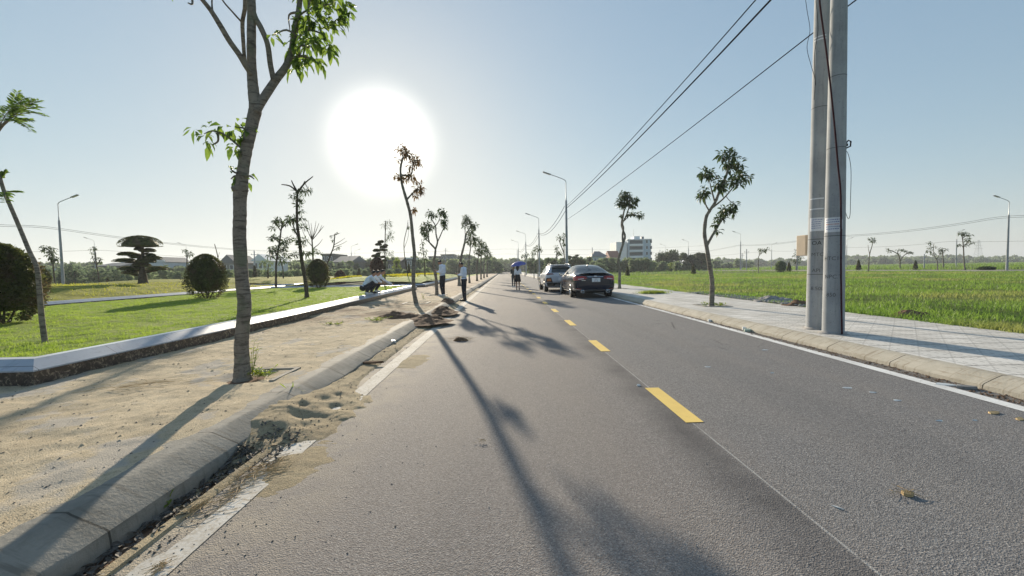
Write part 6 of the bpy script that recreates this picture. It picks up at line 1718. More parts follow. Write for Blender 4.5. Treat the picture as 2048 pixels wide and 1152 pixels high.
# ---------------------------------------------------------------- cars (x right, y forward, rear bumper at y = 0, z up)
def car_paint(name, col, flake=.3, rough=.28, metal=.35):
    t = NT(name)
    c = t.mix(t.rng(t.noise(3, 3), .3, .7), tuple(q * .92 for q in col), col)
    c = t.mix(t.rng(t.sep()[2], .40, .15, 0, .12), c, (.10, .085, .07))       # road dust low down
    p = t.bsdf(c, rough, None, metal, .4, .35)
    p.inputs['Coat Roughness'].default_value = .08
    return t.mat
M['paint_dark'] = car_paint('dark_blue_black_paint', (.008, .013, .032), metal=0.0, rough=.2)
M['paint_white'] = car_paint('pearl_white_paint', (.52, .54, .60), metal=.15)
M['car_glass'] = plain('tinted_car_glass', (.03, .04, .045), .06, var=.05, spec=.8)
M['black_plastic'] = plain('black_car_plastic', (.022, .022, .024), .6)
M['tyre_rubber'] = plain('tyre_rubber', (.022, .021, .02), .85)
M['alloy'] = plain('alloy_wheel', (.50, .50, .50), .3, .8)
M['chrome'] = plain('chrome_trim', (.75, .75, .76), .15, 1.0)
M['red_lens'] = plain('red_tail_lens', (.38, .025, .02), .18, spec=.7)
M['red_dark'] = plain('dark_red_lens', (.17, .015, .015), .2, spec=.7)
M['orange_lens'] = plain('orange_lens', (.55, .17, .04), .2)
M['clear_lens'] = plain('clear_lens', (.65, .65, .66), .15)
M['plate_white'] = plain('white_number_plate', (.74, .75, .78), .4, var=.04)
M['arch'] = plain('wheel_arch_liner', (.01, .01, .01), .9)

def car(name, label, loc, rz, stations, paint, wheel_y, wr, ww, track, spec, cat='car'):
    t = thing(name, loc, label, cat, None, rz)
    V = []; F = []; N = 0
    for (y, w, zb, belt, top, wt) in stations:
        half = [(0.0, zb), (.72 * w, zb), (.93 * w, zb + .05), (.985 * w, zb + .20 * (belt - zb)), (w, zb + .52 * (belt - zb)), (.985 * w, zb + .84 * (belt - zb)), (.945 * w, belt),
                (.945 * w + (wt - .945 * w) * .45, belt + (top - belt) * .50), (wt + .02, belt + (top - belt) * .86), (wt * .84, belt + (top - belt) * .965), (wt * .45, top), (0.0, top + .004)]
        ring = half + [(-x, z) for x, z in half[-2:0:-1]]
        N = len(ring); V += [(x, y, z) for x, z in ring]
    ns = len(stations)
    for i in range(ns - 1):
        for k in range(N):
            k2 = (k + 1) % N
            F.append((i * N + k, i * N + k2, (i + 1) * N + k2, (i + 1) * N + k))
    F.append(tuple(range(N))[::-1]); F.append(tuple((ns - 1) * N + k for k in range(N)))
    me = bpy.data.meshes.new('body'); me.from_pydata(V, [], F); me.update()
    body = link_mesh('body', me, M[paint], t)
    s = body.modifiers.new('s', 'SUBSURF'); s.levels = 2; s.render_levels = 2
    bake(body)
    # cut the wheel arches
    c = MB()
    for wy in wheel_y:
        for sx in (-1, 1):
            Mx = Matrix.Translation((sx * (track + .10), wy, wr + .02)) @ Matrix.Rotation(math.pi / 2, 4, 'Y')
            b0 = len(c.v); n = 40; r = wr + .055; vs = []
            for z in (-.26, .26):
                for k in range(n):
                    a = 6.28318 * k / n; vs.append(Mx @ Vector((r * math.cos(a), r * math.sin(a), z)))
            c.add(vs, [(k, (k + 1) % n, n + (k + 1) % n, n + k) for k in range(n)] + [tuple(range(n))[::-1], tuple(range(n, 2 * n))])
    cut = c.build('cut', M['arch'])
    bm_ = body.modifiers.new('b', 'BOOLEAN'); bm_.operation = 'DIFFERENCE'; bm_.object = cut; bm_.solver = 'EXACT'; bm_.material_mode = 'TRANSFER'
    bake(body)
    me2 = cut.data; bpy.data.objects.remove(cut); bpy.data.meshes.remove(me2)
    body.data.polygons.foreach_set('use_smooth', [True] * len(body.data.polygons)); body.data.set_sharp_from_angle(angle=R(38))
    me = body.data
    bvh = BVHTree.FromPolygons([v.co for v in me.vertices], [tuple(p.vertices) for p in me.polygons])
    def patch(part, quad, axis, mat, off=.006, nu=14, nv=7, parent=None, edge=True):
        """quad: four corners in the view along the axis; laid on the body surface, standing off a little"""
        mb = MB(); pts = []
        for j in range(nv + 1):
            for i in range(nu + 1):
                u, v = i / nu, j / nv
                q = [(quad[0][m] * (1 - u) + quad[1][m] * u) * (1 - v) + (quad[3][m] * (1 - u) + quad[2][m] * u) * v for m in (0, 1)]
                if axis == 'rear': o, d = Vector((q[0], -3, q[1])), Vector((0, 1, 0))
                elif axis == 'front': o, d = Vector((q[0], 9, q[1])), Vector((0, -1, 0))
                elif axis == 'right': o, d = Vector((3, q[0], q[1])), Vector((-1, 0, 0))
                elif axis == 'left': o, d = Vector((-3, q[0], q[1])), Vector((1, 0, 0))
                else: o, d = Vector((q[0], q[1], 4)), Vector((0, 0, -1))
                h = bvh.ray_cast(o, d)
                if h[0] is None:
                    h = bvh.find_nearest(o + d * 3); 
                n = h[1] if h[1].dot(d) < 0 else -h[1]
                pts.append((h[0] + n * off, n))
        W_ = nu + 1
        mb.v = [tuple(p) for p, n in pts]
        mb.f = [(j * W_ + i, j * W_ + i + 1, (j + 1) * W_ + i + 1, (j + 1) * W_ + i) for j in range(nv) for i in range(nu)]
        if edge:      # skirt so the panel has a thickness
            rim = [i for i in range(W_)] + [j * W_ + nu for j in range(1, nv + 1)] + [nv * W_ + i for i in range(nu - 1, -1, -1)] + [j * W_ for j in range(nv - 1, 0, -1)]
            b = len(mb.v)
            for k in rim: mb.v.append(tuple(pts[k][0] - pts[k][1] * (off + .004)))
            for a in range(len(rim)):
                c2 = (a + 1) % len(rim); mb.f.append((rim[a], rim[c2], b + c2, b + a))
        mb.m = [0] * len(mb.f)
        return mb.build(part, M[mat], parent or t, smooth=True, angle=50)
    # wheels
    for wy in wheel_y:
        for sx in (-1, 1):
            wh = MB(); Mx = Matrix.Translation((sx * (track - ww / 2 + .01), wy, wr)) @ Matrix.Rotation(math.pi / 2 * sx, 4, 'Y')
            rr = wr * .70
            wh.lathe([(rr * .96, -ww / 2), (wr * .93, -ww / 2), (wr * .995, -ww * .36), (wr, 0), (wr * .995, ww * .36), (wr * .93, ww / 2), (rr, ww / 2 + .002), (rr * .97, ww / 2 - .02)], 40, M=Mx)
            tyre = wh.build('wheel', M['tyre_rubber'], t, smooth=True, angle=40)
            rim = MB(); rim.lathe([(rr, ww / 2 - .012), (rr * .94, ww / 2), (rr * .9, ww / 2 - .03), (rr * .88, -ww * .2), (.001, -ww * .2)], 36, M=Mx)
            rim.lathe([(.001, ww / 2 - .02), (.055, ww / 2 - .022), (.065, ww / 2 - .05)], 16, M=Mx)
            for k in range(5):
                for dd in (-.16, .16):
                    a = 6.28318 * k / 5 + dd
                    p0 = Mx @ Vector((.05 * math.cos(a), .05 * math.sin(a), ww / 2 - .035)); p1 = Mx @ Vector((rr * .92 * math.cos(a + dd * .3), rr * .92 * math.sin(a + dd * .3), ww / 2 - .02))
                    rim.tube([p0, p1], [.022, .014], 6)
            rim.build('rim', M['alloy'], tyre, smooth=True, angle=40)
    spec(t, patch, body)
    return t
def mirror_housing(t, x, y, z, mat):
    for s in (-1, 1):
        m = MB().ell((s * (x + .11), y, z), (.12, .06, .075), 14, 8); m.box(min(s * x - s * .05, s * (x + .06)), max(s * x - s * .05, s * (x + .06)), y - .02, y + .02, z - .05, z - .01)
        o = m.build('side_mirror', M[mat], t, smooth=True, angle=40)
        MB().add([(s * (x + .02), y - .062, z - .05), (s * (x + .20), y - .055, z - .045), (s * (x + .20), y - .055, z + .045), (s * (x + .02), y - .062, z + .05)], [(0, 1, 2, 3)]).build('mirror_glass', M['chrome'], o)
def plate(t, x, y, z, lines, w=.36, h=.17):
    pb = MB().box(-w / 2, w / 2, -.012, 0, -h / 2, h / 2).build('number_plate', M['plate_white'], t, loc=(x, y, z))
    for s, dz, sz in lines:
        me = text_mesh(s, sz)
        o = link_mesh('lettering', me, M['ink'], pb, (0, -.0135, dz - sz * .36)); o.rotation_euler = (R(90), 0, 0)
    return pb

SED = [(0.00, .66, .50, .82, .86, .50), (.05, .80, .36, .93, .97, .62), (.16, .885, .27, 1.00, 1.045, .70), (.40, .915, .23, 1.015, 1.085, .71), (.62, .925, .21, 1.01, 1.12, .69), (1.0, .925, .19, 1.0, 1.27, .63), (1.45, .925, .18, .985, 1.415, .575),
       (1.95, .925, .18, .97, 1.475, .56), (2.5, .925, .18, .96, 1.485, .56), (2.95, .925, .18, .95, 1.43, .57), (3.4, .925, .18, .945, 1.23, .62), (3.75, .92, .19, .93, 1.02, .70), (4.2, .90, .20, .87, .94, .70), (4.6, .85, .24, .76, .82, .62), (4.80, .74, .33, .64, .68, .5), (4.87, .55, .42, .56, .6, .4)]
def sedan_spec(t, patch, body):
    rg = patch('rear_window', [(-.60, 1.10), (.60, 1.10), (.50, 1.415), (-.50, 1.415)], 'rear', 'car_glass', .006, 16, 8)
    for s, ax in ((-1, 'left'), (1, 'right')):
        patch('side_window', [(.98, 1.05), (1.95, 1.035), (1.95, 1.37), (1.35, 1.34)], ax, 'car_glass')
        patch('side_window', [(2.02, 1.035), (3.0, 1.02), (2.62, 1.38), (2.02, 1.38)], ax, 'car_glass')
        patch('window_trim', [(.93, 1.022), (3.1, .99), (3.1, 1.005), (.93, 1.040)], ax, 'chrome', .009, 20, 1)
        patch('door_handle', [(1.25, .885), (1.48, .885), (1.48, .915), (1.25, .915)], ax, 'chrome', .02, 4, 1)
        patch('door_handle', [(2.30, .875), (2.53, .875), (2.53, .905), (2.30, .905)], ax, 'chrome', .02, 4, 1)
        patch('sill_trim', [(1.05, .225), (3.4, .225), (3.4, .27), (1.05, .27)], ax, 'chrome', .012, 20, 1)
        for a, b in ((1.10, 1.30), (1.985, 1.985), (3.02, 3.1)):
            patch('door_seam', [(a - .006, .30), (a + .006, .30), (b + .006, .97), (b - .006, .97)], ax, 'black_plastic', .003, 1, 10, edge=False)
    for s in (-1, 1):
        a, b = (s * .36, s * .895)
        q = [(a, .855), (b, .775), (b * .985, .965), (a * 1.1, .955)]
        tl = patch('tail_light', q, 'rear', 'red_lens', .014, 12, 5)
        patch('reversing_lens', [(s * .50, .845), (s * .74, .825), (s * .74, .858), (s * .50, .875)], 'rear', 'clear_lens', .018, 6, 2, tl)
        patch('inner_lens', [(s * .34, .88), (s * .46, .87), (s * .47, .95), (s * .40, .95)], 'rear', 'red_dark', .017, 4, 3, tl)
        patch('tail_light_wrap', [(.06, .83), (.36, .90), (.34, .965), (.05, .945)], 'right' if s > 0 else 'left', 'red_lens', .012, 6, 4, tl)
        patch('bumper_reflector', [(s * .58, .395), (s * .84, .405), (s * .80, .45), (s * .60, .43)], 'rear', 'red_dark', .012, 6, 2)
        patch('bumper_chrome', [(s * .45, .345), (s * .90, .40), (s * .90, .425), (s * .47, .375)], 'rear', 'chrome', .016, 8, 1)
        ex = MB(); ex.lathe([(.035, 0), (.045, -.02), (.05, 0), (.048, .12)], 16, M=Matrix.Translation((s * .55, .035, .285)) @ Matrix.Rotation(R(-90), 4, 'X') @ Matrix.Scale(1.7, 4, (1, 0, 0)))
        ex.build('exhaust_tip', M['chrome'], t, smooth=True)
    patch('chrome_strip', [(-.34, .918), (.34, .918), (.34, .94), (-.34, .94)], 'rear', 'chrome', .02, 12, 1)
    patch('diffuser', [(-.60, .30), (.60, .30), (.50, .36), (-.50, .36)], 'rear', 'black_plastic', .012, 12, 3)
    patch('diffuser_strip', [(-.46, .355), (.46, .355), (.45, .372), (-.45, .372)], 'rear', 'chrome', .018, 12, 1)
    patch('boot_seam', [(-.74, .585), (.74, .585), (.74, .595), (-.74, .595)], 'rear', 'black_plastic', .003, 14, 1, edge=False)
    patch('badge', [(-.60, .775), (-.42, .775), (-.42, .79), (-.60, .79)], 'rear', 'chrome', .008, 4, 1)
    MB().ell((0, .0, .955), (.075, .012, .03), 14, 6).build('emblem', M['chrome'], t, smooth=True)
    sp = MB()
    for k in range(17):
        x = -.66 + 1.32 * k / 16; e = 1 - (abs(x) / .66) ** 3
        sp.v += [(x, .20 + .10 * (1 - e), 1.045), (x, .06 + .14 * (1 - e), 1.06 + .045 * e), (x, .075 + .14 * (1 - e), 1.035 + .045 * e)]
    for k in range(16):
        b = 3 * k; sp.f += [(b, b + 3, b + 4, b + 1), (b + 1, b + 4, b + 5, b + 2), (b + 2, b + 5, b + 3, b)]
    sp.m = [0] * len(sp.f); sp.build('boot_lip', M['paint_dark'], t, smooth=True, angle=40)
    patch('shadow_gap', [(-.62, .985), (.62, .985), (.60, 1.005), (-.60, 1.005)], 'rear', 'black_plastic', .006, 12, 1)
    mirror_housing(t, .90, 3.05, 1.02, 'paint_dark')
    plate(t, 0.02, -.035, .80, [('30A', .038, .075), ('333.36', -.042, .07)])
    patch('windscreen', [(-.56, 3.65), (.56, 3.65), (.50, 2.95), (-.50, 2.95)], 'top', 'car_glass', .006, 12, 8)
    for s in (-1, 1): patch('headlight', [(s * .45, .62), (s * .80, .66), (s * .80, .74), (s * .5, .70)], 'front', 'clear_lens', .01, 6, 3)
    patch('grille', [(-.38, .42), (.38, .42), (.42, .60), (-.42, .60)], 'front', 'black_plastic', .01, 8, 4)
    an = MB().box(-.012, .012, .0, .16, 0, .06); an.build('roof_aerial', M['paint_dark'], t, loc=(0, 1.55, 1.44))
g = G(1184, 600, 0)
sy = 1064 / 60.3
car('parked_car', 'dark saloon car seen from behind, parked nearest on the right side of the road', (3.93, 17.55, 0), R(0.5), SED, 'paint_dark', (1.06, 3.91), .335, .235, .92, sedan_spec)

SUV = [(0.0, .70, .52, .84, .95, .55), (.05, .82, .36, .96, 1.12, .62), (.14, .875, .27, 1.03, 1.26, .62), (.30, .895, .24, 1.06, 1.42, .585), (.55, .90, .22, 1.06, 1.52, .57), (.95, .90, .21, 1.05, 1.555, .58), (1.7, .90, .21, 1.03, 1.565, .585), (2.2, .90, .21, 1.01, 1.555, .59),
       (2.6, .90, .21, 1.0, 1.45, .60), (3.0, .90, .21, .99, 1.22, .64), (3.25, .895, .22, .98, 1.07, .70), (3.7, .88, .24, .93, 1.0, .70), (4.0, .83, .28, .84, .9, .62), (4.13, .74, .36, .72, .78, .5), (4.18, .55, .45, .62, .68, .4)]
def suv_spec(t, patch, body):
    patch('rear_window', [(-.56, 1.10), (.56, 1.10), (.50, 1.385), (-.50, 1.385)], 'rear', 'car_glass', .008, 14, 6)
    sp = MB(); Mx = Matrix.Translation((0, .22, 1.50)) @ Matrix.Rotation(R(-8), 4, 'X'); sp.box(-.56, .56, -.10, .20, -.02, .018, M=Mx); o = sp.build('roof_spoiler', M['paint_white'], t); o.modifiers.new('b', 'BEVEL').width = .012
    MB().box(-.12, .12, .098, .112, 1.488, 1.502).build('brake_light', M['red_dark'], t)
    for s, ax in ((-1, 'left'), (1, 'right')):
        patch('side_window', [(.72, 1.12), (1.62, 1.09), (1.62, 1.42), (1.0, 1.40)], ax, 'car_glass')
        patch('side_window', [(1.70, 1.09), (2.68, 1.06), (2.25, 1.43), (1.70, 1.43)], ax, 'car_glass')
        patch('sill_cladding', [(1.0, .24), (3.0, .24), (3.0, .42), (1.0, .42)], ax, 'black_plastic', .014, 16, 2)
        for wy in (.80, 3.40):
            for a0 in range(9):
                pass
        patch('door_handle', [(1.15, .93), (1.36, .93), (1.36, .96), (1.15, .96)], ax, 'chrome', .02, 4, 1)
        patch('door_handle', [(2.05, .92), (2.26, .92), (2.26, .95), (2.05, .95)], ax, 'chrome', .02, 4, 1)
        for a in (.98, 1.66, 2.72): patch('door_seam', [(a - .006, .42), (a + .006, .42), (a + .006, 1.02), (a - .006, 1.02)], ax, 'black_plastic', .003, 1, 10, edge=False)
        MB().tube(smooth_path([Vector((s * .50, .45, 1.52)), Vector((s * .52, .6, 1.58)), Vector((s * .53, 1.4, 1.60)), Vector((s * .52, 2.1, 1.585)), Vector((s * .51, 2.25, 1.54))], 4), .014, 6).build('roof_rail', M['chrome'], t, smooth=True)
        # arch cladding as rings on the side
        for wy in (.80, 3.40):
            mb = MB(); n = 18; ro, ri = .455, .375
            for k in range(n + 1):
                a = math.pi * (-.08 + 1.16 * k / n)
                for r_, xx in ((ri, .905), (ro, .912), (ro, .87)):
                    mb.v.append((s * xx, wy + r_ * math.cos(a), .345 + r_ * math.sin(a)))
            for k in range(n):
                b = 3 * k; mb.f += [(b, b + 3, b + 4, b + 1), (b + 1, b + 4, b + 5, b + 2)]
            mb.m = [0] * len(mb.f); mb.build('wheel_arch_cladding', M['black_plastic'], t, smooth=True, angle=40)
    for s in (-1, 1):
        patch('tail_light', [(s * .42, 1.00), (s * .84, .985), (s * .80, 1.06), (s * .50, 1.055)], 'rear', 'red_dark', .014, 8, 3)
        cl = patch('lamp_cladding', [(s * .50, .56), (s * .86, .58), (s * .84, .80), (s * .58, .83)], 'rear', 'black_plastic', .018, 8, 5)
        patch('lower_lamp', [(s * .57, .62), (s * .80, .63), (s * .79, .76), (s * .61, .77)], 'rear', 'orange_lens', .024, 6, 4, cl)
    patch('bumper_cladding', [(-.78, .36), (.78, .36), (.84, .55), (-.84, .55)], 'rear', 'black_plastic', .015, 16, 4)
    patch('skid_plate', [(-.40, .33), (.40, .33), (.36, .43), (-.36, .43)], 'rear', 'alloy', .03, 8, 2)
    patch('tailgate_seam', [(-.64, .60), (.64, .60), (.64, .61), (-.64, .61)], 'rear', 'black_plastic', .003, 12, 1, edge=False)
    mirror_housing(t, .88, 2.80, 1.07, 'black_plastic')
    plate(t, 0, -.03, .74, [('30G', .038, .075), ('215.08', -.042, .07)])
    patch('windscreen', [(-.56, 3.15), (.56, 3.15), (.50, 2.35), (-.50, 2.35)], 'top', 'car_glass', .006, 12, 8)
car('parked_car', 'white small off-road style car with black cladding, parked in front of the dark saloon', (3.22, 22.9, 0), R(0.8), SUV, 'paint_white', (.80, 3.40), .345, .22, .895, suv_spec)
# ---------------------------------------------------------------- people
M['skin'] = plain('skin', (.36, .20, .13), .55, var=.08)
M['hair'] = plain('black_hair', (.014, .012, .012), .5)
M['hair_brown'] = plain('light_brown_hair', (.22, .14, .08), .5)
M['shirt'] = plain('pale_blue_white_shirt', (.68, .74, .85), .85, var=.08, scale=12)
M['shirt_white'] = plain('white_shirt', (.78, .80, .84), .85, var=.06, scale=12)
M['trousers'] = plain('dark_navy_trousers', (.022, .022, .030), .8)
M['grey_suit'] = plain('dark_grey_outfit', (.055, .06, .06), .85)
M['skirt'] = plain('black_skirt', (.018, .017, .02), .8)
M['shoe_black'] = plain('black_shoe', (.015, .015, .015), .4)
M['shoe_white'] = plain('white_shoe', (.62, .62, .62), .6)
M['eye_w'] = plain('eye', (.05, .03, .02), .2)
M['phone'] = plain('black_phone', (.02, .02, .02), .2)
M['umbrella'] = leafmat('blue_violet_umbrella_cloth', (.10, .12, .38), (.13, .16, .45), .35, .6, 4)

def capsule(mb, a, b, ra, rb, n=14, m=5):
    """tapered capsule with round ends"""
    a = Vector(a); b = Vector(b); d = b - a; L_ = d.length
    if L_ < 1e-6: d = Vector((0, 0, 1)); L_ = 1e-6
    u = d / L_ if L_ > 1e-5 else d
    q = u.to_track_quat('Z', 'Y').to_matrix()
    prof = [(ra * math.cos(t), -ra * math.sin(t)) for t in [math.pi / 2 * (1 - k / m) for k in range(m)]] + [(ra, 0), (rb, L_)] + [(rb * math.cos(t), L_ + rb * math.sin(t)) for t in [math.pi / 2 * (k + 1) / m for k in range(m)]]
    prof[0] = (1e-4, -ra); prof[-1] = (1e-4, L_ + rb)
    Mx = Matrix.Translation(a) @ q.to_4x4()
    mb.lathe(prof, n, M=Mx)
    # close the tiny holes at the tips
    nv = len(mb.v); mb.f.append(tuple(range(nv - n, nv))); mb.f.append(tuple(range(nv - n * len(prof), nv - n * (len(prof) - 1)))[::-1]); mb.m += [0, 0]
def fuse(mb, name, mat, parent, voxel=.011, sm=4):
    o = mb.build(name, M[mat], parent, smooth=True)
    r = o.modifiers.new('r', 'REMESH'); r.mode = 'VOXEL'; r.voxel_size = voxel; r.use_smooth_shade = True
    s = o.modifiers.new('s', 'SMOOTH'); s.iterations = sm; s.factor = .5
    return bake(o)
def ellM(mb, c, r, M3=None, nu=16, nv=10):
    mb.ell(c, r, nu, nv, M=M3)

def person(label, loc, rz, J, top='shirt', bottom='trousers', hair='hair', shoes='shoe_black', sleeves='long', woman=False, skirt=False, head_rot=(0, 0, 0), grip=(.9, .9), group='people on and beside the road'):
    """J: joints (metres) - pelvis, chest, neck, head, sh_l/r, el_l/r, wr_l/r, hip_l/r, kn_l/r, an_l/r, toe_l/r; +y is the way the person faces"""
    t = thing('person', loc, label, 'person', group, rz)
    J = {k: Vector(v) for k, v in J.items()}
    w = .9 if woman else 1.0
    b = MB()
    spine = (J['chest'] - J['pelvis'])
    side = (J['sh_r'] - J['sh_l']).normalized()
    # trunk
    def torso(mb, g=0.0):
        S = spine.normalized(); fwd = S.cross(side) * -1
        B = Matrix((side, fwd, S)).transposed()
        ellM(mb, J['pelvis'], (.155 * w + g, .105 + g, .12 + g), B)
        ellM(mb, J['pelvis'].lerp(J['chest'], .45), (.125 * w + g, .095 + g, .17 + g), B)
        ellM(mb, J['chest'], (.165 * w + g, .115 + g, .19 + g), B)
        capsule(mb, J['chest'] + S * .10 - side * .10 * w, J['sh_l'], .07 + g, .055 + g); capsule(mb, J['chest'] + S * .10 + side * .10 * w, J['sh_r'], .07 + g, .055 + g)
    torso(b)
    capsule(b, J['neck'] - (J['head'] - J['neck']) * .5, J['head'], .058 * w, .052 * w)
    # head with a face
    HR = Matrix.Rotation(head_rot[2], 3, 'Z') @ Matrix.Rotation(head_rot[0], 3, 'X') @ Matrix.Rotation(head_rot[1], 3, 'Y')
    h = J['head'] + HR @ Vector((0, .01, .085))
    ellM(b, h, (.073, .088, .098), HR); ellM(b, h + HR @ Vector((0, .022, -.055)), (.052, .060, .060), HR)
    capsule(b, h + HR @ Vector((0, .086, .008)), h + HR @ Vector((0, .104, -.018)), .010, .013)
    capsule(b, h + HR @ Vector((-.02, .080, -.052)), h + HR @ Vector((.02, .080, -.052)), .010, .010)
    for s in (-1, 1): ellM(b, h + HR @ Vector((s * .076, -.008, -.008)), (.010, .018, .030), HR, 8, 6)
    # arms and legs
    for s in 'lr':
        capsule(b, J['sh_' + s], J['el_' + s], .046 * w, .038 * w); capsule(b, J['el_' + s], J['wr_' + s], .038 * w, .024 * w)
        capsule(b, J['hip_' + s], J['kn_' + s], .083 * w, .054 * w); capsule(b, J['kn_' + s], J['an_' + s], .054 * w, .034 * w)
        capsule(b, J['kn_' + s].lerp(J['an_' + s], .28) + Vector((0, -.018, 0)), J['kn_' + s].lerp(J['an_' + s], .5), .05 * w, .036 * w)
        capsule(b, J['an_' + s] + Vector((0, 0, -.03)), J['toe_' + s], .034, .026)
        # hand: palm, four unequal curled fingers, thumb from the side
        W0 = J['wr_' + s]; dr = (W0 - J['el_' + s]).normalized()
        hd = J.get('hd_' + s, dr).normalized(); pn = J.get('pn_' + s, Vector((0, 0, -1))); pn = (pn - hd * pn.dot(hd)).normalized(); sd = hd.cross(pn)
        for k in range(4):
            o_ = sd * (-.027 + .018 * k)
            capsule(b, W0 + hd * .01 + o_ * .7, W0 + hd * .082 + o_, .014, .0115, 8, 3)
            Lf = (.068, .078, .072, .056)[k]; c = grip[0 if s == 'l' else 1]
            p = W0 + hd * .084 + o_; d = hd.copy()
            for q in range(3):
                ang = c * (.45 + .3 * q); d2 = (hd * math.cos(ang) + pn * math.sin(ang)).normalized(); e = p + d2 * Lf * (.44, .32, .24)[q]
                capsule(b, p, e, .0095 - .0008 * q, .0088 - .0008 * q, 8, 3); p = e
        tb = W0 + hd * .025 - sd * .026; t1 = tb + (hd * .75 - sd * .55 + pn * .35).normalized() * .035; t2 = t1 + (hd * .85 + pn * .5).normalized() * .03
        capsule(b, tb, t1, .012, .0105, 8, 3); capsule(b, t1, t2, .0105, .009, 8, 3)
    body = fuse(b, 'body', 'skin', t, .0075, 2)
    for s in (-1, 1): MB().ell(h + HR @ Vector((s * .030, .078, .004)), (.011, .007, .006), 8, 6).build('eye', M['eye_w'], t, smooth=True)
    # hair
    hb = MB(); ellM(hb, h + HR @ Vector((0, -.026, .024)), (.080, .088, .088), HR); ellM(hb, h + HR @ Vector((0, .016, .066)), (.056, .052, .034), HR)
    if woman:
        capsule(hb, h + HR @ Vector((0, -.05, .0)), h + HR @ Vector((0, -.075, -.12)), .078, .07); capsule(hb, h + HR @ Vector((0, -.075, -.12)), h + Vector((0, -.085, -.26)), .075, .05)
        for s in (-1, 1): capsule(hb, h + HR @ Vector((s * .06, -.02, .0)), h + Vector((s * .07, -.05, -.18)), .035, .028)
    hr = fuse(hb, 'hair', hair, t, .011, 2)
    # shirt
    c = MB(); torso(c, .020 if not skirt else .014)
    capsule(c, J['neck'] - (J['head'] - J['neck']) * .5, J['neck'] + (J['head'] - J['neck']) * .12, .072 * w, .062 * w)
    for s in 'lr':
        capsule(c, J['sh_' + s], J['el_' + s], .062 * w, .053 * w)
        if sleeves == 'long': capsule(c, J['el_' + s], J['wr_' + s].lerp(J['el_' + s], .08), .052 * w, .036)
        elif sleeves == 'rolled': capsule(c, J['el_' + s], J['wr_' + s].lerp(J['el_' + s], .75), .053 * w, .046)
    fuse(c, 'shirt', top, t, .011, 4)
    # trousers or skirt
    c = MB(); S = spine.normalized(); fwd = S.cross(side) * -1; B = Matrix((side, fwd, S)).transposed()
    ellM(c, J['pelvis'] - S * .02, (.182 * w, .135, .125), B)
    if skirt:
        k0 = J['pelvis'] + Vector((0, 0, .1)); 
        sk = MB(); n = 30; rows = [(.135, .10, .12), (.165, .125, .03), (.175, .135, -.08), (.205, .165, -.34), (.20, .16, -.345), (.15, .11, -.05)]
        for rx, ry, z in rows:
            for k in range(n):
                a = 6.28318 * k / n; f = 1 + (.05 * math.sin(a * 7) if z < -.2 else 0); sk.v.append((J['pelvis'].x + rx * f * math.cos(a), J['pelvis'].y + ry * f * math.sin(a), J['pelvis'].z + z))
        for r_ in range(len(rows) - 1):
            for k in range(n): sk.f.append((r_ * n + k, (r_ + 1) * n + k, (r_ + 1) * n + (k + 1) % n, r_ * n + (k + 1) % n))
        sk.m = [0] * len(sk.f); sk.build('skirt', M['skirt'], t, smooth=True)
    else:
        for s in 'lr':
            capsule(c, J['hip_' + s], J['kn_' + s], .098 * w, .068 * w); capsule(c, J['kn_' + s], J['an_' + s] + Vector((0, 0, .02)), .068 * w, .050 * w)
        fuse(c, 'trousers', bottom, t, .011, 4)
        if top.startswith('shirt'):
            bl = MB(); ellM(bl, J['pelvis'] + S * .085, (.158 * w, .122, .022), B); fuse(bl, 'belt', 'shoe_black', t, .010, 1)
    for s in 'lr':
        sh = MB(); A = J['an_' + s]; T = J['toe_' + s]; fz = Vector((0, 0, min(A.z - .075, T.z - .03) if True else 0))
        d = (T - A); d.z = 0; d = d.normalized() if d.length > 1e-3 else Vector((0, 1, 0))
        heel = Vector((A.x, A.y, 0)) - d * .035; toe = Vector((T.x, T.y, 0)) + d * .03
        zg = min(A.z - .07, T.z - .035)
        capsule(sh, heel + Vector((0, 0, zg + .045)), A + Vector((0, 0, -.02)), .042, .042)
        capsule(sh, heel + Vector((0, 0, zg + .040)), toe + Vector((0, 0, zg + .034)), .042, .036)
        sh.box(-.001, .001, -.001, .001, zg + .02, zg + .03, M=Matrix.Translation((A.x, A.y, 0)))
        fuse(sh, 'shoe', shoes, t, .010, 2)
    return t, J, h

# man standing at the edge line, and the one on the pavement: both look down at a phone, facing left
def stand(lean=.05, wide=.09):
    return dict(pelvis=(0, 0, .93), chest=(0, .01, 1.24), neck=(0, .02, 1.43), head=(0, .055, 1.50), sh_l=(-.185, .0, 1.385), sh_r=(.185, .0, 1.385),
                el_l=(-.235, -.01, 1.10), el_r=(.235, .0, 1.10), wr_l=(-.09, .245, 1.13), wr_r=(.07, .25, 1.16), hip_l=(-.085, 0, .90), hip_r=(.085, 0, .90),
                kn_l=(-.095, .02, .50), kn_r=(.10, .01, .50), an_l=(-wide, -.02, .085), an_r=(wide + .02, .0, .085), toe_l=(-wide - .03, .13, .035), toe_r=(wide + .06, .15, .035),
                hd_l=(.35, .8, .25), pn_l=(.6, -.2, .8), hd_r=(-.3, .85, .2), pn_r=(-.6, -.2, .8))
def ph(loc_t, J, label):
    mid = (J['wr_l'] + J['wr_r']) / 2 + Vector((0, .10, .035))
    Mx = Matrix.Translation(loc_t.location) @ Matrix.Rotation(loc_t.rotation_euler.z, 4, 'Z') @ Matrix.Translation(mid) @ Matrix.Rotation(R(35), 4, 'X')
    t = thing('phone', Mx.translation, label, 'phone'); t.rotation_euler = Mx.to_euler()
    MB().box(-.037, .037, -.075, .075, -.004, .004).build('case', M['phone'], t)
    MB().box(-.034, .034, -.070, .070, .0045, .0055).build('display', M['glass_dark'], t)
g1 = G(929, 602, 0)
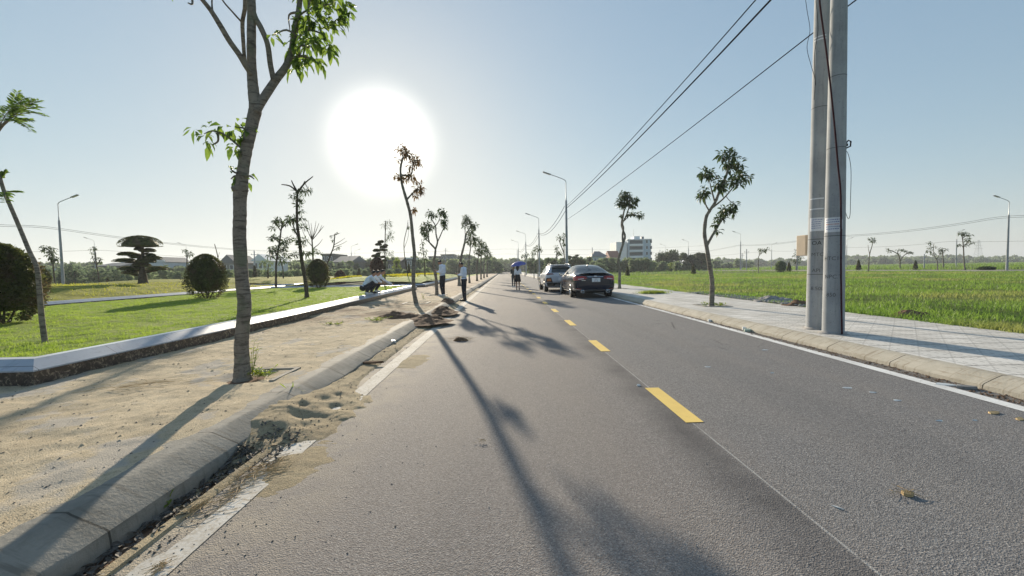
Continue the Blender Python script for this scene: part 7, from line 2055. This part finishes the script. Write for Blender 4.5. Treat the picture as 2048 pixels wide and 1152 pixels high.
t1, J1, _ = person('man in a pale blue shirt standing on the left edge line with his phone', g1, R(78), stand(), head_rot=(R(-38), 0, 0))
ph(t1, J1, 'dark phone held by the man standing on the edge line')
g2 = G(886, 592, .15)
J_ = stand(); J_['kn_l'] = (-.08, .05, .5)
t2, J2, _ = person('man in a pale blue shirt on the pavement beside a tree, bent over his phone', g2, R(72), J_, head_rot=(R(-42), 0, 0), shoes='shoe_white')
ph(t2, J2, 'dark phone held by the man standing on the pavement')

# squatting men on the wall, facing right along the wall
def squat(fw=0.0, arm=0):
    d = dict(pelvis=(0, -.12, .28), chest=(0, .10, .56), neck=(0, .22, .72), head=(0, .29, .775), sh_l=(-.18, .18, .68), sh_r=(.18, .18, .68),
             hip_l=(-.09, -.10, .27), hip_r=(.09, -.10, .27), kn_l=(-.15, .27, .50), kn_r=(.15, .27, .50), an_l=(-.13, .02, .10), an_r=(.13, .02, .10), toe_l=(-.16, .16, .035), toe_r=(.16, .16, .035),
             el_l=(-.19, .34, .50), el_r=(.20, .34, .50), wr_l=(-.10, .56, .42), wr_r=(.10, .57, .42), hd_l=(.1, .9, -.35), pn_l=(.2, -.3, -.9), hd_r=(-.1, .9, -.35), pn_r=(-.2, -.3, -.9))
    if arm == 1: d.update(wr_l=(-.05, .52, .50), wr_r=(.02, .60, .38))
    if arm == 2: d.update(wr_l=(-.16, .62, .34), wr_r=(.10, .66, .34), el_l=(-.2, .38, .46), el_r=(.2, .40, .46))
    return d
zc = .418
SQ = [(737, 586, 'nearest squatting man, white shirt stretched over his broad back, dark trousers, on the wall cap', 'shirt', R(-62), 0, 'rolled', 1.0),
      (745, 583, 'middle squatting man, mostly hidden by the nearest one, arms stretched over his knees', 'shirt_white', R(-66), 1, 'rolled', 1.0),
      (752, 580, 'farthest squatting man with a lighter face and long pale sleeves, on the wall cap', 'shirt', R(-70), 2, 'long', 1.05)]
for i, (px, py, lab, tp, rz, arm, sl, sc) in enumerate(SQ):
    Ys = 16.6 + i * .85; x = float(wallx(Ys)) - .13 + (-.10, -.16, -.20)[i]
    tt, _, _ = person(lab, (x, Ys, zc), rz, squat(arm=arm), top=tp, sleeves=sl, shoes='shoe_white' if i != 1 else 'shoe_black', head_rot=(R(-18), 0, R(-5)), grip=(.5, .5))
    tt.scale = (sc,) * 3

# two women walking away with an umbrella
def walk(ph=1, umb=False):
    d = dict(pelvis=(0, 0, .88), chest=(0, .01, 1.16), neck=(0, .0, 1.33), head=(0, .01, 1.395), sh_l=(-.155, 0, 1.29), sh_r=(.155, 0, 1.29), hip_l=(-.08, 0, .85), hip_r=(.08, 0, .85),
             kn_l=(-.085, .07 * ph, .47), kn_r=(.085, -.03 * ph, .47), an_l=(-.085, .12 * ph if ph > 0 else -.12, .085), an_r=(.085, -.14 * ph, .11 if ph > 0 else .085), toe_l=(-.09, .26 * ph if ph > 0 else .02, .035), toe_r=(.09, -.02 if ph > 0 else .24, .035),
             el_l=(-.19, -.03, 1.03), el_r=(.20, .03, 1.03), wr_l=(-.18, .08, .82), wr_r=(.19, .02, .81))
    if umb: d.update(el_r=(.21, .06, 1.05), wr_r=(.12, .20, 1.20), hd_r=(-.1, .4, .85), pn_r=(-.8, .2, 0))
    else: d.update(el_l=(-.18, .04, 1.05), wr_l=(-.06, .19, 1.05))
    return d
gw = G(1036, 580, 0); tw_, Jw, _ = person('woman in a white top and short black skirt walking away under the umbrella', gw, R(-4), walk(1, True), top='shirt_white', skirt=True, woman=True, sleeves='rolled', grip=(.5, 1.6))
gv = G(1027.5, 575, 0); person('woman in a dark grey outfit walking away, left of the one in the skirt', gv, R(2), walk(-1, False), top='grey_suit', bottom='grey_suit', hair='hair_brown', shoes='shoe_white', woman=True)
um = thing('umbrella', gw + Vector((.13, .25, 1.24)), 'blue violet umbrella tilted over the two walking women', 'umbrella')
um.rotation_euler = (R(8), R(-9), 0)
MB().tube([(0, 0, -.12), (0, 0, .62)], .008, 8).build('shaft', M['steel'], um)
MB().tube(smooth_path([Vector((0, 0, -.04)), Vector((0, 0, -.16)), Vector((0, -.02, -.2)), Vector((0, -.05, -.17))], 3), .012, 8).build('handle', M['black_plastic'], um, smooth=True)
mb = MB(); n = 48; rows = 9
for j in range(rows):
    f = j / (rows - 1); r0_ = .52 * math.sin(f * 1.15) / math.sin(1.15)
    for k in range(n):
        a = 6.28318 * k / n; sc_ = 1 - .07 * f * abs(math.sin(a * 4)) ; mb.v.append((max(.002, r0_) * sc_ * math.cos(a), max(.002, r0_) * sc_ * math.sin(a), .60 - .24 * (1 - math.cos(f * 1.15)) / (1 - math.cos(1.15)) + .03 * f * abs(math.sin(a * 4))))
for j in range(rows - 1):
    for k in range(n): mb.f.append((j * n + k, (j + 1) * n + k, (j + 1) * n + (k + 1) % n, j * n + (k + 1) % n))
mb.m = [0] * len(mb.f); mb.build('canopy', M['umbrella'], um, smooth=True)
for k in range(8):
    a = 6.28318 * k / 8
    MB().tube([(.0, 0, .34), (.26 * math.cos(a), .26 * math.sin(a), .52), (.51 * math.cos(a), .51 * math.sin(a), .36)], .004, 5).build('rib', M['steel'], um)
# ---------------------------------------------------------------- hazy air
hz = MB().box(-FAR - 60, FAR + 60, -FAR - 60, FAR + 60, -1.2, 75).build('haze', None)
hz['kind'] = 'stuff'
t = NT('hazy_air')
pv = t.n('ShaderNodeVolumePrincipled')
pv.inputs['Color'].default_value = (.80, .86, .92, 1)
pv.inputs['Density'].default_value = 0.0006
pv.inputs['Anisotropy'].default_value = .25
t.l(pv.outputs[0], t.out.inputs['Volume'])
hz.data.materials.clear(); hz.data.materials.append(t.mat)
